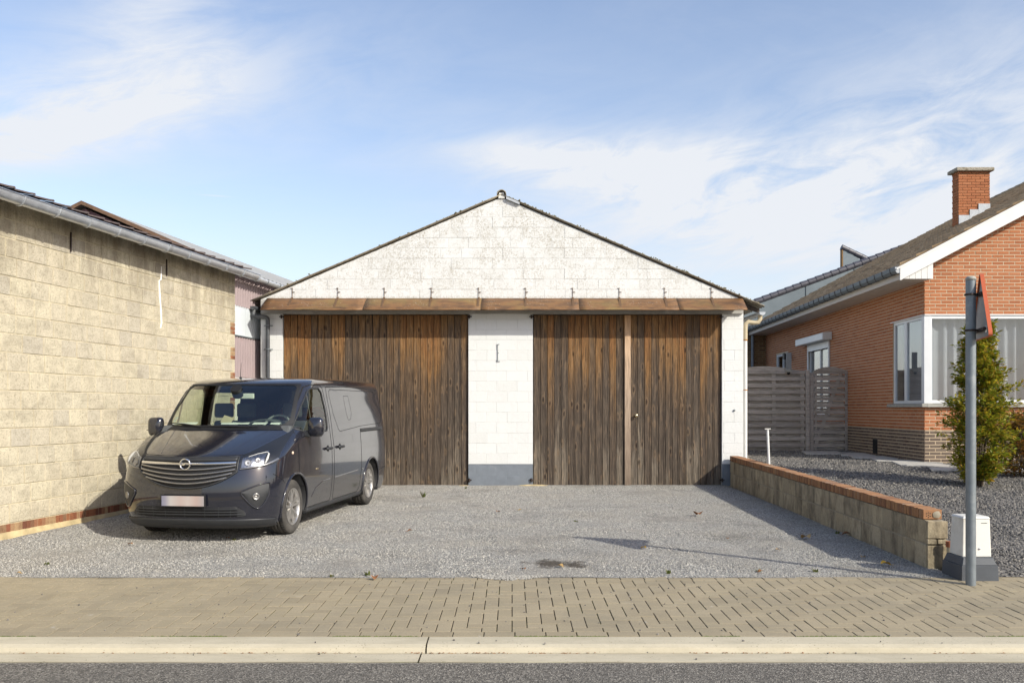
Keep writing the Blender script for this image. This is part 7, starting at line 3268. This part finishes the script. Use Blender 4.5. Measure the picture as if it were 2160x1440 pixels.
        pts = [fu(u * s_, z, 0.016) for (u, z) in ((0.42, 0.975), (0.50, 1.005), (0.59, 1.02), (0.625, 1.00), (0.63, 0.955), (0.615, 0.905))]
        q.tube(pts, [0.003, 0.004, 0.006, 0.011, 0.014, 0.006], 8)
        q.build('light_strip', 'cabinet_plastic', hl)
        # chrome lower edge
        q = MB()
        pts = [fu((0.36 + 0.42 * i / 16) * s_, hb(0.36 + 0.42 * i / 16) + 0.006 + 0.03 * (i / 16) ** 2, 0.011) for i in range(17)]
        q.tube(pts, [0.006 + 0.012 * (i / 16) for i in range(17)], 8)
        q.build('lower_trim', 'van_bar', hl)
        # clear lens
        q = MB()
        rows = []
        for i in range(29):
            u = 0.357 + (0.795 - 0.357) * i / 28
            a, c = hb(u) + .002, max(hb(u) + 0.012, ht(u)) - .002
            rows.append([fu(u * s_, a + (c - a) * k / 12, 0.030) for k in range(13)])
        q.grid(rows)
        q.build('lens', 'lens_glass', hl)
        # fog lamp housing: rounded wedge
        q = MB()
        rows = []

        def fb(u):
            t = max(0.0, (u - 0.40) / 0.30)
            return 0.575 - 0.165 * sin(min(1, t / 0.6) * pi / 2) if t < 0.6 else 0.41 + 0.15 * ((t - 0.6) / 0.4) ** 1.6

        def ft(u):
            t = max(0.0, (u - 0.40) / 0.30)
            return 0.590 + 0.085 * sin(t * pi / 2)
        for i in range(21):
            u = 0.40 + 0.30 * i / 20
            rows.append([fu(u * s_, fb(u) + (ft(u) - fb(u)) * k / 6, 0.006 + 0.006 * sin(pi * k / 6)) for k in range(7)])
        q.grid(rows)
        fg = q.build('fog_housing', 'van_trim', root)
        q = MB()
        loop = [fu((0.395 + 0.31 * i / 14) * s_, fb(min(.7, 0.40 + 0.30 * i / 14)) - .012, 0.008) for i in range(15)] + [fu(0.712 * s_, 0.62, 0.006)] + [fu((0.705 - 0.31 * i / 14) * s_, ft(0.70 - 0.30 * i / 14) + .012, 0.008) for i in range(15)]
        q.tube(loop, 0.008, 6, closed=True)
        q.build('fog_frame', 'van_paint', fg)
        q = MB()
        c = fu(0.545 * s_, 0.535, 0.020)
        d = (fu(0.545 * s_, 0.535, 0.02) - fu(0.545 * s_, 0.535, 0.0)).normalized()
        a = d.cross(Vector((0, 0, 1))).normalized()
        b_ = a.cross(d)
        rows = [[c + a * (rr_ * cos(t_)) + b_ * (rr_ * sin(t_)) + d * oo for t_ in [2 * pi * k / 20 for k in range(21)]] for (rr_, oo) in ((0.040, -0.01), (0.037, 0.002), (0.028, -0.004), (0.018, -0.008), (0.001, 0.0))]
        q.grid(rows)
        q.build('fog_lamp', 'van_bar', fg)
    # lower grille
    def lb(u):
        return 0.305 + 0.02 * (abs(u) / 0.45) ** 3

    def lt(u):
        return 0.425 - 0.085 * max(0, (abs(u) - 0.34) / 0.11) ** 1.3
    lg = patch('lower_grille', 'van_black', -0.42, 0.42, lb, lt, 0.003, 40, 5)
    for z in (0.335, 0.365, 0.395):
        q = MB()
        um = 0.40 if z < 0.38 else 0.36
        q.tube([fu(-um + 2 * um * i / 28, z, 0.012) for i in range(29)], 0.0075, 6)
        q.build('lower_grille_bar', 'van_trim', lg)
    q = MB()
    for u in (-0.30, -0.2, -0.1, 0.0, 0.1, 0.2, 0.30):
        q.tube([fu(u, 0.31, 0.006), fu(u, 0.42, 0.006)], 0.004, 4)
    q.build('lower_grille_posts', 'van_trim', lg)
    q = MB()
    for s_ in (1, -1):
        rows = []
        for i in range(10):
            u = (0.36 + 0.085 * i / 9)
            rows.append([fu(u * s_, lb(u) - .004 + (lt(u) - lb(u) + .012) * k / 4, 0.010 - 0.004 * (i / 9)) for k in range(5)])
        q.grid(rows)
    q.build('lower_grille_cheek', 'van_trim', lg)
    # bumper lip
    patch('bumper_lip', 'van_trim', -0.85, 0.85, lambda u: 0.165, lambda u: 0.285 - 0.03 * u ** 2, 0.006, 50, 6, solid=0.006)
    # bonnet crease ridges and bumper crease
    for s_ in (1, -1):
        q = MB()
        q.tube([fs_(s_ * t, z, -0.010) for (t, z) in ((0.42, 1.02), (0.50, 1.12), (0.60, 1.22), (0.66, 1.27))], 0.014, 8)
        q.build('bonnet_crease', 'van_paint', root)
    # number plate
    q = MB()
    q.box(-0.27, 0.27, -0.035, -0.020, 0.422, 0.567)
    hd = q.build('plate_holder', 'van_black', root, bevel=0.004)
    q = MB()
    q.box(-0.255, 0.255, -0.041, -0.0352, 0.437, 0.552)
    q.build('number_plate', 'plate', hd)
    # cowl + wipers
    q = MB()
    rows = []
    for i in range(21):
        t = -0.955 + 1.91 * i / 20
        rows.append([fs_(t, z, 0.0045 if z < 1.28 else 0.008) for z in (1.268, 1.285, 1.303)])
    q.grid(rows)
    q.build('cowl', 'van_black', root)
    for (a, c) in (((-0.83, 1.34), (-0.28, 1.297)), ((-0.30, 1.300), (0.50, 1.292))):
        q = MB()
        pts = [fs_(a[0] + (c[0] - a[0]) * i / 8, a[1] + (c[1] - a[1]) * i / 8 + 0.006 * sin(pi * i / 8), 0.022) for i in range(9)]
        q.tube(pts, [0.005, 0.007, 0.008, 0.010, 0.013, 0.010, 0.008, 0.007, 0.005], 6)
        q.tube([fs_((a[0] + c[0]) / 2 + 0.02, (a[1] + c[1]) / 2, 0.030), fs_((a[0] + c[0]) / 2 + 0.28, 1.292, 0.020)], 0.009, 6)
        q.build('wiper', 'black_plastic', root)
    # antenna
    q = MB()
    ab = Vector((-0.20, 1.92, 1.935))
    q.tube([ab, ab + Vector((0, -0.005, 0.02))], [0.022, 0.014], 8)
    q.tube([ab + Vector((0, -0.005, 0.02)), ab + Vector((-0.02, 0.06, 0.215))], [0.005, 0.003], 6)
    q.build('antenna', 'black_plastic', root)

    # --- interior
    q = MB()
    q.box(-0.86, 0.86, 0.75, 4.8, 0.42, 0.47)
    q.build('floor', 'van_black', root)
    q = MB()
    q.box(-0.82, 0.82, 0.55, 4.7, 0.22, 0.40)
    q.build('underbody', 'van_black', root)
    q = MB()
    q.hexa([(-0.86, 0.80, 1.02), (0.86, 0.80, 1.02), (0.84, 1.50, 0.98), (-0.84, 1.50, 0.98), (-0.85, 1.07, 1.325), (0.85, 1.07, 1.325), (0.84, 1.46, 1.30), (-0.84, 1.46, 1.30)])
    dash = q.build('dashboard', 'dash_plastic', root, bevel=0.03, seg=3)
    q = MB()
    rows = []
    for i in range(13):
        an = pi * i / 12
        rows.append([(0.42 - 0.22 * cos(an), l, 1.29 + 0.10 * sin(an)) for l in (1.24, 1.34, 1.50)])
    q.grid(rows)
    q.build('instrument_hood', 'dash_plastic', dash, solid=0.02)
    q = MB()
    sc = Vector((0.42, 1.66, 1.27))
    ax_u = Vector((1, 0, 0))
    ax_v = Vector((0, 0.45, 0.89))
    q.tube([sc + ax_u * (0.19 * cos(a_)) + ax_v * (0.19 * sin(a_)) for a_ in [2 * pi * k / 32 for k in range(32)]], 0.017, 8, closed=True)
    for an in (radians(200), radians(-20), radians(270)):
        q.tube([sc, sc + ax_u * (0.18 * cos(an)) + ax_v * (0.18 * sin(an))], 0.018, 6)
    q.tube([sc + Vector((0, -0.25, -0.08)), sc], [0.03, 0.06], 10)
    q.build('steering_wheel', 'lamp_grey', root)
    for (x0, x1, nh) in ((0.16, 0.68, 1), (-0.74, -0.08, 2)):
        q = MB()
        q.hexa([(x0, 1.62, 0.62), (x1, 1.62, 0.62), (x1, 2.15, 0.60), (x0, 2.15, 0.60), (x0, 1.62, 0.80), (x1, 1.62, 0.80), (x1, 2.12, 0.76), (x0, 2.12, 0.76)])
        q.hexa([(x0, 2.02, 0.72), (x1, 2.02, 0.72), (x1, 2.16, 0.72), (x0, 2.16, 0.72), (x0 + .04, 2.14, 1.36), (x1 - .04, 2.14, 1.36), (x1 - .04, 2.25, 1.36), (x0 + .04, 2.25, 1.36)])
        st_ = q.build('seat', 'seat_cloth', root, bevel=0.04, seg=3)
        for k in range(nh):
            cx = (x0 + x1) / 2 if nh == 1 else x0 + (x1 - x0) * (0.25 + 0.5 * k)
            q = MB()
            q.box(cx - 0.13, cx + 0.13, 2.15, 2.25, 1.40, 1.60)
            q.build('headrest', 'seat_cloth', st_, bevel=0.04, seg=3)
    # rear view mirror on the screen
    q = MB()
    q.box(-0.08, 0.17, 1.50, 1.53, 1.66, 1.73)
    q.build('rear_view_mirror', 'paper', root, bevel=0.012, seg=2)
    q = MB()
    q.tube([(-0.04, 1.43, 1.80), (-0.04, 1.50, 1.70)], [0.075, 0.07], 14)
    q.build('sensor_pod', 'van_black', root)
    # headlining and pillars inside
    q = MB()
    q.add([(-0.70, 1.66, 1.84), (0.70, 1.66, 1.84), (0.70, 4.6, 1.86), (-0.70, 4.6, 1.86)], [(0, 1, 2, 3)])
    q.build('headlining', 'dash_plastic', root, solid=0.01)
    # papers and stickers
    rr = random.Random(4)
    for (w, l, a, sx, sy) in ((-0.66, 1.06, 0.5, 0.20, 0.10), (-0.52, 1.08, 0.2, 0.14, 0.08), (-0.02, 1.05, 0.4, 0.16, 0.09), (0.07, 1.07, -0.2, 0.12, 0.08), (0.20, 1.06, 0.1, 0.12, 0.07), (0.40, 1.07, 0.05, 0.18, 0.08), (0.60, 1.08, 0.1, 0.12, 0.06)):
        m_ = Matrix.Rotation(a, 3, 'Z')
        q = MB()
        vs = [Vector((w, l + 0.10, 1.332)) + m_ @ Vector((x * sx / 2, y * sy / 2, 0.02 * (y > 0) + rr.uniform(0, .008))) for (x, y) in ((-1, -1), (1, -1), (1, 1), (-1, 1))]
        q.add(vs, [(0, 1, 2, 3)])
        o = q.build('dashboard_paper', 'paper', dash, solid=0.002)
    q = MB()
    q.add([Vector(p) for p in ((-0.18, 1.27, 1.36), (-0.05, 1.27, 1.33), (-0.01, 1.31, 1.41), (-0.14, 1.31, 1.45))], [(0, 1, 2, 3)])
    q.build('road_map', 'pvc_beige', dash, solid=0.004)
    for (t, z) in ((-0.80, 1.40), (-0.81, 1.365)):
        q = MB()
        q.grid([[fs_(t + 0.045 * i, z + 0.022 * k + 0.01 * i, -0.006) for k in range(2)] for i in range(2)])
        q.build('screen_sticker', 'sticker', ws)

    # --- wheels
    def wheel(x_out, l, side):
        """x_out = outer face"""
        w = 0.215
        Rt, Rr = 0.335, 0.222
        q = MB()
        prof = [(Rr, 0.010), (Rr + 0.02, 0.0), (Rr + 0.06, -0.006), (Rt - 0.035, 0.0), (Rt - 0.012, 0.012), (Rt - 0.003, 0.028), (Rt, 0.045)]
        for gx in (0.062, 0.108, 0.154):
            prof += [(Rt, gx - 0.006), (Rt - 0.010, gx - 0.004), (Rt - 0.010, gx + 0.004), (Rt, gx + 0.006)]
        prof += [(Rt, w - 0.045), (Rt - 0.012, w - 0.012), (Rt - 0.04, w), (Rr, w - 0.01)]
        q.lathe([(r_, x_out * 1.0 - side * x) for (r_, x) in prof], (0, l, Rt), 'X', 56)
        ty = q.build('wheel', 'tyre_rubber', root)
        # sipes: short ribs across the shoulder
        q = MB()
        for k in range(56):
            a_ = 2 * pi * (k + 0.5) / 56
            for (xa, xb) in ((0.016, 0.054), (w - 0.054, w - 0.016)):
                c0 = Vector((x_out - side * xa, l + (Rt + 0.0 - (0.006 if xa < 0.02 else 0)) * cos(a_), Rt + (Rt - (0.006 if xa < 0.02 else 0)) * sin(a_)))
                c1 = Vector((x_out - side * xb, l + (Rt + 0.001) * cos(a_), Rt + (Rt + 0.001) * sin(a_)))
                q.tube([c0, c1], 0.0035, 3, caps=False)
        q.build('tread_sipes', 'van_seam', ty)
        # rim: barrel, lip, five twin spokes
        q = MB()
        q.lathe([(Rr + 0.004, x_out - side * 0.004), (Rr - 0.006, x_out - side * 0.002), (Rr - 0.014, x_out - side * 0.014), (Rr - 0.022, x_out - side * 0.05), (Rr - 0.03, x_out - side * 0.16)], (0, l, Rt), 'X', 48)
        q.lathe([(0.0, x_out - side * 0.020), (0.030, x_out - side * 0.020), (0.036, x_out - side * 0.026), (0.055, x_out - side * 0.032), (0.075, x_out - side * 0.05)], (0, l, Rt), 'X', 24)
        for k in range(5):
            for dlt in (-0.20, 0.20):
                a0 = 2 * pi * k / 5 + 0.3
                a1 = a0 + dlt
                o0 = Vector((0, cos(a0 + dlt * 1.2), sin(a0 + dlt * 1.2))) * 0.04
                o1 = Vector((0, cos(a1), sin(a1))) * (Rr - 0.010)
                tdir = (o1 - o0).normalized()
                sdir = Vector((0, -tdir.z, tdir.y))
                c = Vector((0, l, Rt))
                X0, X1 = x_out - side * 0.024, x_out - side * 0.010
                Xb0, Xb1 = x_out - side * 0.050, x_out - side * 0.045
                wA, wB = 0.014, 0.020
                q.hexa([c + o0 - sdir * wA + Vector((Xb0, 0, 0)), c + o0 + sdir * wA + Vector((Xb0, 0, 0)), c + o1 + sdir * wB + Vector((Xb1, 0, 0)), c + o1 - sdir * wB + Vector((Xb1, 0, 0)),
                        c + o0 - sdir * wA * .7 + Vector((X0, 0, 0)), c + o0 + sdir * wA * .7 + Vector((X0, 0, 0)), c + o1 + sdir * wB * .8 + Vector((X1, 0, 0)), c + o1 - sdir * wB * .8 + Vector((X1, 0, 0))])
        q.build('rim', 'rim_alloy', ty)
        q = MB()
        q.lathe([(0.0, x_out - side * 0.10), (0.15, x_out - side * 0.10), (0.15, x_out - side * 0.12), (0.0, x_out - side * 0.125)], (0, l, Rt), 'X', 32)
        q.build('brake_disc', 'dark_iron', ty)
    for side in (1, -1):
        wheel(side * 0.935, AX1, side)
        wheel(side * 0.925, AX2, side)
    # mud flap behind the rear wheel, door at the back, rear lamps
    q = MB()
    q.box(0.70, 0.90, AX2 - 0.44, AX2 - 0.43, 0.16, 0.32)
    q.build('mud_flap', 'black_plastic', root)
    for side in (1, -1):
        q = MB()
        q.grid([[ss(4.865 + 0.03 * i, 1.0 + 0.13 * k, side, 0.003) for k in range(5)] for i in range(3)])
        q.build('tail_light', 'sign_red', root, solid=0.004)
    ribbon('bumper_seam', 'van_seam', [(4.50, 0.52), (4.72, 0.54), (4.93, 0.55)], 0.01)
    ribbon('bumper_seam', 'van_seam', [(0.35, 0.78), (0.52, 0.70), (0.56, 0.66)], 0.008)

    # into place
    u = Vector((0.14, 0.99, 0)).normalized()
    ang = -atan2(u.x, u.y)
    Cw = Vector((-3.615, 11.22, 0))
    o0 = Cw - u * AX1
    zf, zr = drive_z(-3.65, 11.22), drive_z(-3.2, 14.3)
    pit = math.atan((zr - zf) / 3.15)
    root.rotation_euler = (pit, 0, ang)
    root.location = (o0.x, o0.y, zf - AX1 * math.tan(pit) + 0.004)


van()
